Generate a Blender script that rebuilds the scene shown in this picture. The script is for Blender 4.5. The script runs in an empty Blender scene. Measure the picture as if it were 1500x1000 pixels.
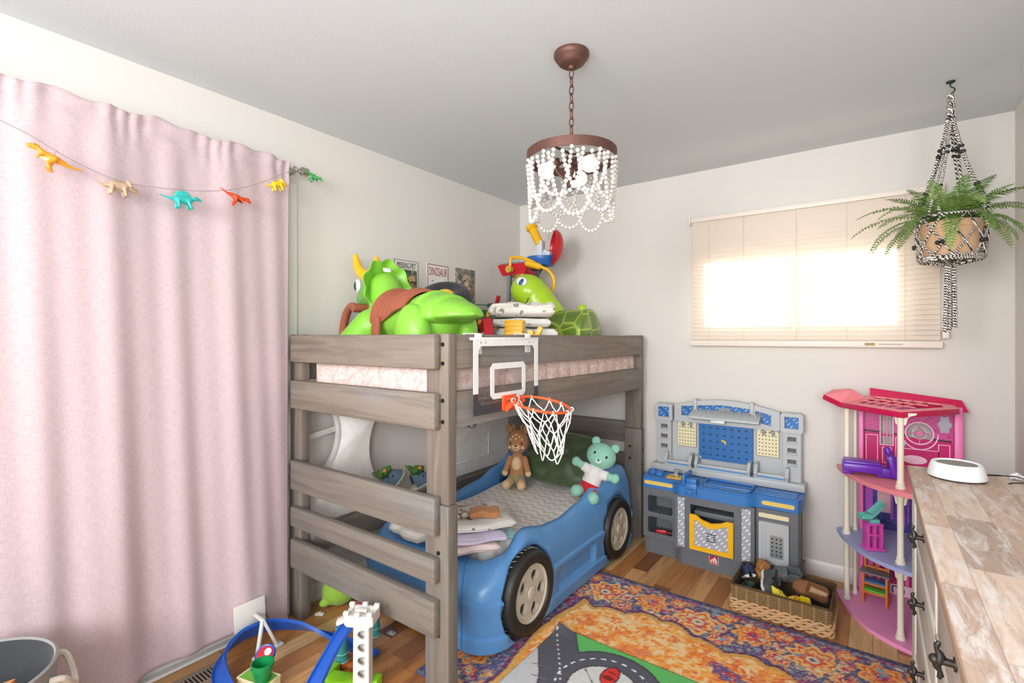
import bpy, bmesh, math, random
import numpy as np
from math import sin, cos, pi, radians as rad
from mathutils import Vector as V, Matrix as M, Euler
from mathutils.geometry import tessellate_polygon
random.seed(7)
SC = bpy.context.scene
COL = SC.collection

# ---------------------------------------------------------------- materials
def lin(c):
    if isinstance(c, str):
        c = c.lstrip('#'); c = [int(c[i:i+2], 16) for i in (0, 2, 4)]
    r = []
    for v in c[:3]:
        v = v/255.0
        r.append(v/12.92 if v <= .04045 else ((v+.055)/1.055)**2.4)
    return tuple(r)+(1.0,)

class G:
    """tiny node-graph builder"""
    def __init__(s, name):
        s.m = bpy.data.materials.new(name); s.m.use_nodes = True
        s.nt = s.m.node_tree; s.b = s.nt.nodes['Principled BSDF']
        s.out = s.nt.nodes['Material Output']
    def n(s, t, **k):
        nd = s.nt.nodes.new('ShaderNode'+t)
        ins = {}
        for a, v in k.items():
            if hasattr(nd, a) and a not in nd.inputs: setattr(nd, a, v)
            else: ins[a] = v
        for a, v in ins.items(): s.put(nd.inputs[a.replace('_', ' ')] if a.replace('_', ' ') in nd.inputs else nd.inputs[int(a[1:])], v)
        return nd
    def put(s, sock, v):
        if hasattr(v, 'is_output'): s.nt.links.new(v, sock)
        elif hasattr(v, 'outputs'): s.nt.links.new(v.outputs[0], sock)
        else: sock.default_value = v
    def math(s, op, a, b=0.0, c=None):
        nd = s.nt.nodes.new('ShaderNodeMath'); nd.operation = op
        s.put(nd.inputs[0], a); s.put(nd.inputs[1], b)
        if c is not None: s.put(nd.inputs[2], c)
        return nd.outputs[0]
    def co(s, kind='Object', scale=(1, 1, 1), rot=(0, 0, 0)):
        t = s.nt.nodes.new('ShaderNodeTexCoord'); mp = s.nt.nodes.new('ShaderNodeMapping')
        s.nt.links.new(t.outputs[kind], mp.inputs[0]); mp.inputs['Scale'].default_value = scale
        mp.inputs['Rotation'].default_value = rot
        return mp.outputs[0]
    def noise(s, vec, scale, detail=3, rough=.55, dist=0.0):
        nd = s.n('TexNoise'); s.put(nd.inputs['Vector'], vec); nd.inputs['Scale'].default_value = scale
        nd.inputs['Detail'].default_value = detail; nd.inputs['Roughness'].default_value = rough
        nd.inputs['Distortion'].default_value = dist
        return nd.outputs['Fac']
    def ramp(s, fac, stops, interp='LINEAR'):
        nd = s.nt.nodes.new('ShaderNodeValToRGB'); s.put(nd.inputs[0], fac); r = nd.color_ramp; r.interpolation = interp
        while len(r.elements) < len(stops): r.elements.new(.5)
        for e, (p, c) in zip(r.elements, stops): e.position = p; e.color = lin(c) if not isinstance(c, float) else (c, c, c, 1)
        return nd.outputs[0]
    def mix(s, fac, a, b, mode='MIX'):
        nd = s.nt.nodes.new('ShaderNodeMix'); nd.data_type = 'RGBA'; nd.blend_type = mode
        s.put(nd.inputs[0], fac); s.put(nd.inputs[6], a); s.put(nd.inputs[7], b)
        return nd.outputs[2]
    def bump(s, h, strength=.2, dist=.01):
        nd = s.nt.nodes.new('ShaderNodeBump'); nd.inputs['Strength'].default_value = strength; nd.inputs['Distance'].default_value = dist
        s.put(nd.inputs['Height'], h); s.nt.links.new(nd.outputs[0], s.b.inputs['Normal'])
    def set(s, **k):
        for a, v in k.items(): s.put(s.b.inputs[a.replace('_', ' ')], v)
        return s
    def sep(s, vec):
        nd = s.nt.nodes.new('ShaderNodeSeparateXYZ'); s.put(nd.inputs[0], vec); return nd.outputs
    def comb(s, x, y, z):
        nd = s.nt.nodes.new('ShaderNodeCombineXYZ')
        for i, v in enumerate((x, y, z)): s.put(nd.inputs[i], v)
        return nd.outputs[0]
    def white(s, vec):
        nd = s.nt.nodes.new('ShaderNodeTexWhiteNoise'); nd.noise_dimensions = '3D'; s.put(nd.inputs['Vector'], vec); return nd.outputs

_mc = {}
def mat(name, col, rough=.5, metal=0.0, var=.06, nscale=30, bump=0.0, bscale=200, stretch=(1, 1, 1), **kw):
    """plain procedural material: base colour with a little noise variation and optional bump"""
    if name in _mc: return _mc[name]
    g = G(name); c = lin(col)
    v = g.co('Object', stretch)
    f = g.noise(v, nscale, 3)
    lo = tuple(max(0, x*(1-var)) for x in c[:3])+(1,); hi = tuple(min(1, x*(1+var)) for x in c[:3])+(1,)
    nd = g.nt.nodes.new('ShaderNodeMix'); nd.data_type = 'RGBA'
    g.put(nd.inputs[0], f); nd.inputs[6].default_value = lo; nd.inputs[7].default_value = hi
    g.set(Base_Color=nd.outputs[2], Roughness=rough, Metallic=metal)
    if bump: g.bump(g.noise(v, bscale, 2), bump, .004)
    for k, x in kw.items(): g.put(g.b.inputs[k.replace('_', ' ')], x)
    _mc[name] = g.m
    return g.m
def plastic(name, col, rough=.35): return mat(name, col, rough, var=.03, nscale=12)
def fabric(name, col, rough=.9, var=.12): return mat(name, col, rough, var=var, nscale=60, bump=.25, bscale=400, Sheen_Weight=.15)
def colattr(name, rough=.8, bump=.0, bscale=300):
    if name in _mc: return _mc[name]
    g = G(name); a = g.nt.nodes.new('ShaderNodeVertexColor'); a.layer_name = 'Col'
    g.set(Base_Color=a.outputs[0], Roughness=rough)
    if bump: g.bump(g.noise(g.co(), bscale, 2), bump, .004)
    _mc[name] = g.m
    return g.m

# ---------------------------------------------------------------- mesh building
class MB:
    def __init__(s): s.bm = bmesh.new(); s.M = M(); s.mi = 0
    def tf(s, m): s.M = m; return s
    def raw(s, verts, faces):
        vs = [s.bm.verts.new(s.M @ V(p)) for p in verts]
        for f in faces:
            try:
                fc = s.bm.faces.new([vs[i] for i in f]); fc.material_index = s.mi
            except ValueError: pass
        return vs
    def box(s, x0, x1, y0, y1, z0, z1, bev=0.0, seg=2):
        r = bmesh.ops.create_cube(s.bm, size=1)
        for v in r['verts']:
            v.co = V(((x0+x1)/2+v.co.x*(x1-x0), (y0+y1)/2+v.co.y*(y1-y0), (z0+z1)/2+v.co.z*(z1-z0)))
        return s._fin(r['verts'], bev, seg)
    def _fin(s, verts, bev, seg):
        fs = list({f for v in verts for f in v.link_faces})
        if bev > 0:
            es = list({e for v in verts for e in v.link_edges})
            q = bmesh.ops.bevel(s.bm, geom=es, offset=bev, segments=seg, affect='EDGES', profile=.5)
            vs = set()
            st = list(q['verts'])
            vs = set(st); stack = st
            while stack:
                v = stack.pop()
                for e in v.link_edges:
                    o = e.other_vert(v)
                    if o not in vs: vs.add(o); stack.append(o)
            verts = list(vs); fs = list({f for v in verts for f in v.link_faces})
        for f in fs: f.material_index = s.mi
        for v in verts: v.co = s.M @ v.co
        return verts
    def obox(s, c, size, rot=(0, 0, 0), bev=0.0, seg=2):
        old = s.M; s.M = old @ M.Translation(V(c)) @ Euler(rot).to_matrix().to_4x4()
        a, b, d = size
        r = s.box(-a/2, a/2, -b/2, b/2, -d/2, d/2, bev, seg); s.M = old; return r
    def bar(s, p0, p1, w, h, bev=0.0, up=(0, 0, 1)):
        p0, p1 = V(p0), V(p1); d = (p1-p0); L = d.length; d.normalize(); u = V(up)
        if abs(d.dot(u)) > .98: u = V((0, 1, 0))
        x = d.cross(u).normalized(); z = x.cross(d)
        m = M((x, d, z)).transposed().to_4x4(); m.translation = (p0+p1)/2
        old = s.M; s.M = old @ m; r = s.box(-w/2, w/2, -L/2, L/2, -h/2, h/2, bev); s.M = old; return r
    def frames(s, pts, closed=False):
        n = len(pts); T = []
        for i in range(n):
            a = pts[i-1] if (i > 0 or closed) else pts[i]; b = pts[(i+1) % n] if (i < n-1 or closed) else pts[i]
            t = (b-a); T.append(t.normalized() if t.length > 1e-9 else V((0, 0, 1)))
        u = V((0, 0, 1)) if abs(T[0].z) < .9 else V((1, 0, 0))
        nrm = (u - T[0]*u.dot(T[0])).normalized(); out = []
        for i in range(n):
            nrm = nrm - T[i]*nrm.dot(T[i])
            nrm = nrm.normalized() if nrm.length > 1e-6 else T[i].orthogonal().normalized()
            out.append((T[i], nrm, T[i].cross(nrm)))
        return out
    def tube(s, pts, r, n=8, closed=False, cap=True, flat=1.0):
        pts = [V(p) for p in pts]; fr = s.frames(pts, closed); R = r if isinstance(r, (list, tuple)) else [r]*len(pts)
        vs = []; fa = []
        for i, p in enumerate(pts):
            _, a, b = fr[i]
            for k in range(n):
                t = 2*pi*k/n; vs.append(p+a*(R[i]*cos(t)*flat)+b*(R[i]*sin(t)))
        m = len(pts)
        for i in range(m if closed else m-1):
            j = (i+1) % m
            for k in range(n):
                l = (k+1) % n; fa.append((i*n+k, i*n+l, j*n+l, j*n+k))
        if cap and not closed: fa.append(tuple(range(n))[::-1]); fa.append(tuple(range((m-1)*n, m*n)))
        return s.raw(vs, fa)
    def cyl(s, p0, p1, r0, r1=None, n=20, cap=True):
        return s.tube([p0, p1], [r0, r0 if r1 is None else r1], n, cap=cap)
    def lathe(s, prof, n=32, sc=(1, 1), close=False):
        vs = []; fa = []; m = len(prof)
        for (r, z) in prof:
            for k in range(n):
                t = 2*pi*k/n; vs.append((max(r, 1e-5)*cos(t)*sc[0], max(r, 1e-5)*sin(t)*sc[1], z))
        for i in range(m if close else m-1):
            j = (i+1) % m
            for k in range(n):
                l = (k+1) % n; fa.append((i*n+k, i*n+l, j*n+l, j*n+k))
        return s.raw(vs, fa)
    def ell(s, c, r, rot=(0, 0, 0), n=20, m=12):
        if not isinstance(r, (tuple, list)): r = (r, r, r)
        old = s.M; s.M = old @ M.Translation(V(c)) @ Euler(rot).to_matrix().to_4x4()
        vs = [(0, 0, -r[2])]; fa = []
        for i in range(1, m):
            t = pi*i/m
            for k in range(n):
                p = 2*pi*k/n; vs.append((r[0]*sin(t)*cos(p), r[1]*sin(t)*sin(p), -r[2]*cos(t)))
        vs.append((0, 0, r[2])); L = len(vs)-1
        for k in range(n):
            l = (k+1) % n; fa.append((0, 1+l, 1+k)); fa.append((L, 1+(m-2)*n+k, 1+(m-2)*n+l))
            for i in range(m-2): fa.append((1+i*n+k, 1+i*n+l, 1+(i+1)*n+l, 1+(i+1)*n+k))
        q = s.raw(vs, fa); s.M = old; return q
    def caps(s, p0, p1, r0, r1, n=16):
        """capsule-like cone with round ends"""
        p0, p1 = V(p0), V(p1); d = (p1-p0).normalized(); P = []; R = []
        for k in range(5):
            t = pi/2*(k/4); P.append(p0-d*(r0*cos(t))); R.append(max(r0*sin(t), r0*.04))
        for k in range(5):
            t = pi/2*(k/4); P.append(p1+d*(r1*sin(t))); R.append(max(r1*cos(t), r1*.04))
        return s.tube(P, R, n)
    def torus(s, c, R, r, rot=(0, 0, 0), n=32, m=10, sc=(1, 1, 1)):
        old = s.M; s.M = old @ M.Translation(V(c)) @ Euler(rot).to_matrix().to_4x4()
        s.lathe([((R+r*cos(2*pi*k/m)), r*sin(2*pi*k/m)*sc[2]) for k in range(m)], n, (sc[0], sc[1]), close=True); s.M = old
    def prism(s, poly, z0, z1, holes=()):
        loops = [[V((x, y, 0)) for x, y in poly]]+[[V((x, y, 0)) for x, y in h] for h in holes]
        flat = [p for l in loops for p in l]; n = len(flat)
        tri = tessellate_polygon(loops)
        vs = [(p.x, p.y, z0) for p in flat]+[(p.x, p.y, z1) for p in flat]
        fa = [tuple(t) for t in tri]+[tuple(n+i for i in t[::-1]) for t in tri]
        o = 0
        for l in loops:
            k = len(l)
            for i in range(k): fa.append((o+i, o+(i+1) % k, n+o+(i+1) % k, n+o+i))
            o += k
        return s.raw(vs, fa)
    def grid(s, f, nu, nv, cu=False, cv=False):
        vs = [f(i/(nu if cu else nu-1), j/(nv if cv else nv-1)) for i in range(nu) for j in range(nv)]; fa = []
        for i in range(nu if cu else nu-1):
            for j in range(nv if cv else nv-1):
                a, b = (i+1) % nu, (j+1) % nv; fa.append((i*nv+j, a*nv+j, a*nv+b, i*nv+b))
        return s.raw(vs, fa)
    def build(s, name, mats, parent=None, ang=40, recalc=True, merge=0.0, smooth=True):
        if merge: bmesh.ops.remove_doubles(s.bm, verts=s.bm.verts, dist=merge)
        if recalc: bmesh.ops.recalc_face_normals(s.bm, faces=s.bm.faces)
        for f in s.bm.faces: f.smooth = smooth
        a = rad(ang)
        for e in s.bm.edges:
            if len(e.link_faces) == 2 and e.calc_face_angle(0) > a: e.smooth = False
        me = bpy.data.meshes.new(name); s.bm.to_mesh(me); s.bm.free()
        if not isinstance(mats, (list, tuple)): mats = [mats]
        for m in mats: me.materials.append(m)
        o = bpy.data.objects.new(name, me); COL.objects.link(o); o.parent = parent
        return o

def bake(o):
    """apply the object's modifiers"""
    dg = bpy.context.evaluated_depsgraph_get(); dg.update()
    me = bpy.data.meshes.new_from_object(o.evaluated_get(dg)); old = o.data
    o.modifiers.clear(); o.data = me; me.name = old.name; bpy.data.meshes.remove(old)
    return o
def organic(name, mb, voxel, mats, parent=None, it=6, sub=0):
    """melt overlapping shapes of mb into one continuous smooth surface"""
    o = mb.build(name, mats, parent)
    r = o.modifiers.new('r', 'REMESH'); r.mode = 'VOXEL'; r.voxel_size = voxel
    sm = o.modifiers.new('s', 'SMOOTH'); sm.factor = .5; sm.iterations = it
    bake(o)
    if not isinstance(mats, (list, tuple)): mats = [mats]
    if not len(o.data.materials):
        for m in mats: o.data.materials.append(m)
    for p in o.data.polygons: p.use_smooth = True; p.material_index = 0
    return o
def boolcut(o, cutters):
    for c in cutters:
        b = o.modifiers.new('b', 'BOOLEAN'); b.operation = 'DIFFERENCE'; b.object = c; b.solver = 'EXACT'
    bake(o)
    for c in cutters:
        me = c.data; bpy.data.objects.remove(c); bpy.data.meshes.remove(me)
    return o
def subsurf(o, lv=2):
    m = o.modifiers.new('ss', 'SUBSURF'); m.levels = lv; m.render_levels = lv; bake(o)
    for p in o.data.polygons: p.use_smooth = True
    return o

# ---------------------------------------------------------------- scene bookkeeping
def tag(o, label, cat, group=None):
    o['label'] = label; o['category'] = cat
    if group: o['group'] = group
    return o
def thing(name, label, cat, loc=(0, 0, 0), rot=(0, 0, 0), group=None):
    o = bpy.data.objects.new(name, None); COL.objects.link(o); o.empty_display_size = .05
    if not isinstance(rot, (tuple, list)): rot = (0, 0, rot)
    o.location = loc; o.rotation_euler = rot
    return tag(o, label, cat, group)
def struct(o):
    o['kind'] = 'structure'; return o
def copy_tree(o, parent=None):
    c = o.copy(); COL.objects.link(c); c.parent = parent
    for ch in [x for x in bpy.data.objects if x.parent == o]: copy_tree(ch, c)
    return c
def text(name, body, width, height, mat_, mtx, parent=None, depth=.0006, font_offset=0.0):
    """raised lettering fitted into width x height (centred, lying in the local XY plane of mtx)"""
    cu = bpy.data.curves.new(name, 'FONT'); cu.body = body; cu.align_x = 'LEFT'; cu.size = 1; cu.extrude = .02; cu.offset = font_offset
    t = bpy.data.objects.new(name, cu); COL.objects.link(t)
    dg = bpy.context.evaluated_depsgraph_get(); dg.update()
    me = bpy.data.meshes.new_from_object(t.evaluated_get(dg)); bpy.data.objects.remove(t); bpy.data.curves.remove(cu)
    xs = [v.co.x for v in me.vertices]; ys = [v.co.y for v in me.vertices]
    x0, x1, y0, y1 = min(xs), max(xs), min(ys), max(ys)
    for v in me.vertices:
        v.co = mtx @ V(((v.co.x-(x0+x1)/2)/(x1-x0)*width, (v.co.y-(y0+y1)/2)/(y1-y0)*height, depth*(1 if v.co.z > 0 else 0)))
    me.materials.clear(); me.materials.append(mat_)
    o = bpy.data.objects.new(name, me); COL.objects.link(o); o.parent = parent
    return o
def mtx(origin, x, y):
    x = V(x).normalized(); y = V(y).normalized(); z = x.cross(y)
    m = M((x, y, z)).transposed().to_4x4(); m.translation = V(origin); return m
def spline(pts, n=8, closed=False):
    """Catmull-Rom through pts"""
    P = [V(p) for p in pts]; out = []; m = len(P)
    for i in range(m if closed else m-1):
        if closed: a, b, c, d = P[i-1], P[i], P[(i+1) % m], P[(i+2) % m]
        else: a, b, c, d = P[max(i-1, 0)], P[i], P[i+1], P[min(i+2, m-1)]
        for k in range(n):
            t = k/n
            out.append(.5*((2*b)+(c-a)*t+(2*a-5*b+4*c-d)*t*t+(3*b-a-3*c+d)*t**3))
    if not closed: out.append(P[-1])
    return out
def hermite(xs, ys, x):
    if x <= xs[0]: return ys[0]
    for i in range(len(xs)-1):
        if x <= xs[i+1]:
            t = (x-xs[i])/(xs[i+1]-xs[i]); t = t*t*(3-2*t); return ys[i]*(1-t)+ys[i+1]*t
    return ys[-1]
# numpy value noise for painted patterns
def vnoise(x, y, seed=0):
    xi = np.floor(x).astype(int); yi = np.floor(y).astype(int); fx = x-xi; fy = y-yi
    fx = fx*fx*(3-2*fx); fy = fy*fy*(3-2*fy)
    def h(a, b):
        n = (a*374761393+b*668265263+seed*974711) & 0x7fffffff
        n = ((n ^ (n >> 13))*1274126177) & 0x7fffffff
        return ((n ^ (n >> 16)) & 0xffff)/65535.0
    return (h(xi, yi)*(1-fx)+h(xi+1, yi)*fx)*(1-fy)+(h(xi, yi+1)*(1-fx)+h(xi+1, yi+1)*fx)*fy
def fbm(x, y, seed=0, o=3):
    t = 0; a = .5
    for i in range(o): t = t+a*vnoise(x*2**i, y*2**i, seed+i); a *= .5
    return t/(1-.5**o)
class Paint:
    """pattern painter: colours laid on the vertices of a dense flat sheet"""
    def __init__(s, x0, x1, y0, y1, step):
        s.nx = int((x1-x0)/step)+1; s.ny = int((y1-y0)/step)+1
        s.X, s.Y = np.meshgrid(np.linspace(x0, x1, s.nx), np.linspace(y0, y1, s.ny), indexing='ij')
        s.C = np.zeros((s.nx, s.ny, 3)); s.b = (x0, x1, y0, y1)
    def fill(s, mask, col, a=1.0):
        c = np.array(lin(col)[:3]); m = (mask.astype(float)*a)[..., None]; s.C = s.C*(1-m)+c*m
    def disc(s, x, y, r, col, ry=None, a=1.0):
        s.fill(((s.X-x)/r)**2+((s.Y-y)/(ry or r))**2 < 1, col, a)
    def seg(s, p, q, w, col):
        px, py = p; dx, dy = q[0]-px, q[1]-py; L = dx*dx+dy*dy
        t = np.clip(((s.X-px)*dx+(s.Y-py)*dy)/L, 0, 1)
        s.fill((s.X-px-t*dx)**2+(s.Y-py-t*dy)**2 < (w/2)**2, col)
    def poly(s, pts, col):
        ins = np.zeros_like(s.X, bool); n = len(pts)
        for i in range(n):
            (x1, y1), (x2, y2) = pts[i], pts[(i+1) % n]
            if y1 == y2: continue
            ins ^= ((y1 > s.Y) != (y2 > s.Y)) & (s.X < (x2-x1)*(s.Y-y1)/(y2-y1)+x1)
        s.fill(ins, col)
    def mesh(s, name, mat_, parent=None, zf=None, thick=0.0, plane=None):
        Z = np.zeros_like(s.X) if zf is None else zf(s.X, s.Y)
        co = np.stack([s.X, s.Y, Z], -1).reshape(-1, 3)
        if plane is not None:
            R = np.array(plane)[:3]; co = co @ R[:, :3].T+R[:, 3]
        nx, ny = s.nx, s.ny; i = np.arange((nx-1)*(ny-1)); a = (i//(ny-1))*ny+i % (ny-1)
        F = np.stack([a, a+ny, a+ny+1, a+1], -1)
        cl = np.concatenate([s.C.reshape(-1, 3), np.ones((nx*ny, 1))], 1)
        me = bpy.data.meshes.new(name)
        if thick:
            nrm = np.array([0, 0, 1.0]) if plane is None else np.array(plane)[:3, 2]
            n0 = nx*ny; co = np.concatenate([co, co-nrm*thick]); cl = np.concatenate([cl, cl])
            ring = [k*ny for k in range(nx)]+[(nx-1)*ny+k for k in range(1, ny)]+[k*ny+ny-1 for k in range(nx-2, -1, -1)]+[k for k in range(ny-2, 0, -1)]
            side = [(ring[k], ring[k-1], ring[k-1]+n0, ring[k]+n0) for k in range(len(ring))]
            F = np.concatenate([F, F[:, ::-1]+n0, np.array(side)])
        me.vertices.add(len(co)); me.vertices.foreach_set('co', co.ravel())
        me.loops.add(len(F)*4); me.loops.foreach_set('vertex_index', F.ravel().astype(np.int32))
        me.polygons.add(len(F)); me.polygons.foreach_set('loop_start', np.arange(0, len(F)*4, 4, dtype=np.int32))
        me.polygons.foreach_set('loop_total', np.full(len(F), 4, np.int32))
        me.update(); me.validate()
        at = me.color_attributes.new('Col', 'FLOAT_COLOR', 'POINT'); at.data.foreach_set('color', cl.ravel().astype(np.float32))
        me.materials.append(mat_)
        o = bpy.data.objects.new(name, me); COL.objects.link(o); o.parent = parent
        return o
# ================================================================ camera, light, view
cam = bpy.data.cameras.new('camera'); cam.sensor_width = 36; cam.lens = 36*722/1500; cam.shift_y = -.004; cam.clip_start = .02
co_ = bpy.data.objects.new('camera', cam); COL.objects.link(co_); co_.location = (0, 0, 1.361); co_.rotation_euler = (pi/2, 0, rad(36.2))
SC.camera = co_
w = bpy.data.worlds.new('sky'); SC.world = w; w.use_nodes = True
w.node_tree.nodes['Background'].inputs[0].default_value = (.93, .97, 1, 1)
w.node_tree.nodes['Background'].inputs[1].default_value = 1.5
vs_ = SC.view_settings; vs_.view_transform = 'Standard'; vs_.look = 'None'; vs_.gamma = 1; vs_.exposure = .18; vs_.use_curve_mapping = False

sun = bpy.data.lights.new('sun', 'SUN'); sun.energy = 11; sun.angle = rad(1.0); sun.color = (1, .97, .92)
so = bpy.data.objects.new('sun', sun); COL.objects.link(so); so.rotation_euler = (rad(-86), 0, rad(1))
# the photographer's flash, bounced off the ceiling
fl = bpy.data.lights.new('bounce_flash', 'AREA'); fl.shape = 'DISK'; fl.size = .35; fl.energy = 13; fl.color = (.90, .97, 1.0)
fo = bpy.data.objects.new('bounce_flash', fl); COL.objects.link(fo); fo.location = (-.1, -.25, 1.5); fo.rotation_euler = (rad(180-32), 0, rad(20))

um = bpy.data.lights.new('fill_right', 'AREA'); um.shape = 'DISK'; um.size = 1.3; um.energy = 62  # added fill light behind the camera, right side; no window there
uo = bpy.data.objects.new('fill_right', um); COL.objects.link(uo); uo.location = (.95, -2.3, 1.75); uo.rotation_euler = (rad(77), 0, rad(27))

sb = bpy.data.lights.new('fill_left', 'AREA'); sb.shape = 'DISK'; sb.size = 1.3; sb.energy = 85  # second added fill light, left of the camera, lifting the low areas
sbo = bpy.data.objects.new('fill_left', sb); COL.objects.link(sbo); sbo.location = (-.9, -2.3, 1.95); sbo.rotation_euler = (rad(74), 0, rad(-6))

# ================================================================ room shell
XW, XR, YB, YF, HC = -2.34, .547, 3.31, -.7, 2.44
m_wall = mat('wall paint', '#dcd7d0', .75, var=.015, nscale=3, bump=.08, bscale=160)
m_ceil = mat('ceiling paint', '#d8dce0', .85, var=.015, nscale=3, bump=.1, bscale=120)
m_trim = mat('white trim paint', '#e9e7e2', .4, var=.02)

def floor_mat():
    g = G('wood strip floor'); p = g.sep(g.co('Object')); w_, L = .088, .62
    u = g.math('DIVIDE', p[0], w_); su = g.math('FLOOR', u)
    r1 = g.white(g.comb(su, 3.1, 7.7))[0]
    yy = g.math('ADD', g.math('DIVIDE', p[1], L), g.math('MULTIPLY', r1, 9.0)); sv = g.math('FLOOR', yy)
    rnd = g.white(g.comb(su, sv, 1.3))[0]
    base = g.ramp(rnd, [(0, '#8f5a33'), (.14, '#c2874f'), (.3, '#d29e66'), (.46, '#e0b57f'), (.6, '#bf7f45'), (.74, '#d8a46d'), (.88, '#a86c3c'), (1, '#e3bb8a')], 'CONSTANT')
    v = g.comb(g.math('MULTIPLY', p[0], 26.0), g.math('ADD', g.math('MULTIPLY', p[1], 2.2), g.math('MULTIPLY', rnd, 40.0)), 0.0)
    n1 = g.noise(v, 1.0, 5, .6, 1.2)
    gr = g.ramp(n1, [(.25, '#a9a39d'), (.5, '#ececec'), (.75, '#ffffff')])
    c = g.mix(.85, base, gr, 'MULTIPLY')
    n2 = g.noise(g.comb(g.math('MULTIPLY', p[0], 4.0), p[1], rnd), 2.2, 2)
    c = g.mix(g.ramp(n2, [(.58, 0.0), (.8, .3)]), c, lin('#a3602f'))
    fu = g.math('FRACT', u); fv = g.math('FRACT', yy)
    s1 = g.math('LESS_THAN', g.math('MINIMUM', fu, g.math('SUBTRACT', 1.0, fu)), .018)
    s2 = g.math('LESS_THAN', fv, .004)
    seam = g.math('MAXIMUM', s1, s2)
    c = g.mix(g.math('MULTIPLY', seam, .55), c, lin('#4a2f1c'))
    g.set(Base_Color=c, Roughness=g.math('ADD', .3, g.math('MULTIPLY', n1, .2)))
    g.bump(g.math('SUBTRACT', g.math('MULTIPLY', n1, .3), seam), .15, .002)
    return g.m
b = MB(); b.box(XW-.12, 1.6, YF, YB+.12, -.1, 0); struct(b.build('floor', floor_mat()))
b = MB(); b.box(XW-.12, 1.6, YF, YB+.12, HC, HC+.1); struct(b.build('ceiling', m_ceil))
b = MB(); b.box(XW-.12, XW, YF, YB+.12, 0, HC); struct(b.build('wall_left', m_wall))
b = MB(); b.box(XR, XR+.12, 1.0, YB+.12, 0, HC); struct(b.build('wall_right', m_wall))
# back wall with its window opening
WX0, WX1, WZ0, WZ1 = -.93, .17, 1.365, 1.895
b = MB(); b.tf(mtx((0, YB, 0), (1, 0, 0), (0, 0, 1)))
b.prism([(XW, 0), (XR, 0), (XR, HC), (XW, HC)], -.12, 0, [[(WX0, WZ0), (WX0, WZ1), (WX1, WZ1), (WX1, WZ0)]])
struct(b.build('wall_back', m_wall))
# baseboards
def baseboard(name, p0, p1, nrm):
    b = MB(); d = (V(p1)-V(p0)); L = d.length
    b.tf(mtx(p0, nrm, (0, 0, 1)))
    prof = [(0, 0), (.016, 0), (.016, .05), (.012, .062), (.012, .066), (.007, .078), (.004, .085), (0, .085)]
    z = V(nrm).normalized().cross(V((0, 0, 1)))
    s = L if z.dot(d) > 0 else -L
    b.prism(prof, 0, s); return struct(b.build(name, m_trim))
baseboard('baseboard_back', (XW+.017, YB, 0), (XR-.017, YB, 0), (0, -1, 0))
baseboard('baseboard_left', (XW, YF, 0), (XW, YB, 0), (1, 0, 0))
baseboard('baseboard_right', (XR, 1.0, 0), (XR, YB, 0), (-1, 0, 0))
# slider window behind the blind
win = bpy.data.objects.new('window_1', None); COL.objects.link(win); win.location = (0, YB, 0); struct(win)
m_vinyl = plastic('white vinyl', '#efeee9', .4)
def frame(b, x0, x1, z0, z1, w_, y0, y1):
    b.box(x0, x0+w_, y0, y1, z0, z1); b.box(x1-w_, x1, y0, y1, z0, z1)
    b.box(x0+w_, x1-w_, y0, y1, z0, z0+w_); b.box(x0+w_, x1-w_, y0, y1, z1-w_, z1)
b = MB(); frame(b, WX0, WX1, WZ0, WZ1, .035, .01, .07); b.build('window_frame', m_vinyl, win)
for (a, c_, yy) in ((WX0+.035, -.372, .02), (-.363, WX1-.035, .042)):
    b = MB(); frame(b, a, c_, WZ0+.035, WZ1-.035, .03 if a < -.8 else .032, yy, yy+.02); sash = b.build('sash', m_vinyl, win)
    g = G('window glass') if 'window glass' not in _mc else None
    if g:
        tr = g.n('BsdfTransparent'); gl = g.n('BsdfGlossy'); gl.inputs['Roughness'].default_value = .02
        mx = g.n('MixShader'); mx.inputs[0].default_value = .06
        g.nt.links.new(tr.outputs[0], mx.inputs[1]); g.nt.links.new(gl.outputs[0], mx.inputs[2]); g.nt.links.new(mx.outputs[0], g.out.inputs[0])
        tr.inputs[0].default_value = (.97, .985, .97, 1); _mc['window glass'] = g.m
    b = MB(); b.box(a+.03, c_-.03, yy+.008, yy+.012, WZ0+.065, WZ1-.065); b.build('pane', _mc['window glass'], sash)
# white door casing behind the curtain
dr = bpy.data.objects.new('door_1', None); COL.objects.link(dr); dr.location = (XW, 0, 0); struct(dr)
b = MB()
b.box(0, .022, 1.295, 1.352, 0, 2.125, .004); b.box(0, .022, -.65, -.59, 0, 2.125, .004); b.box(0, .022, -.59, 1.295, 2.065, 2.125, .004)
b.build('door_casing', m_trim, dr)
b = MB()
b.box(0, .012, -.59, .30, .015, 2.065, .003); b.box(0, .012, .305, 1.293, .015, 2.065, .003)
for y0 in (-.55, .37):
    for z0, z1 in ((.12, .95), (1.08, 1.95)): b.box(.012, .017, y0, y0+.85, z0, z1, .002)
b.build('door_panel', m_trim, dr)
b = MB(); b.box(0, .05, .2, 1.29, .0, .014, .003); b.build('threshold', m_trim, dr)
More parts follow.
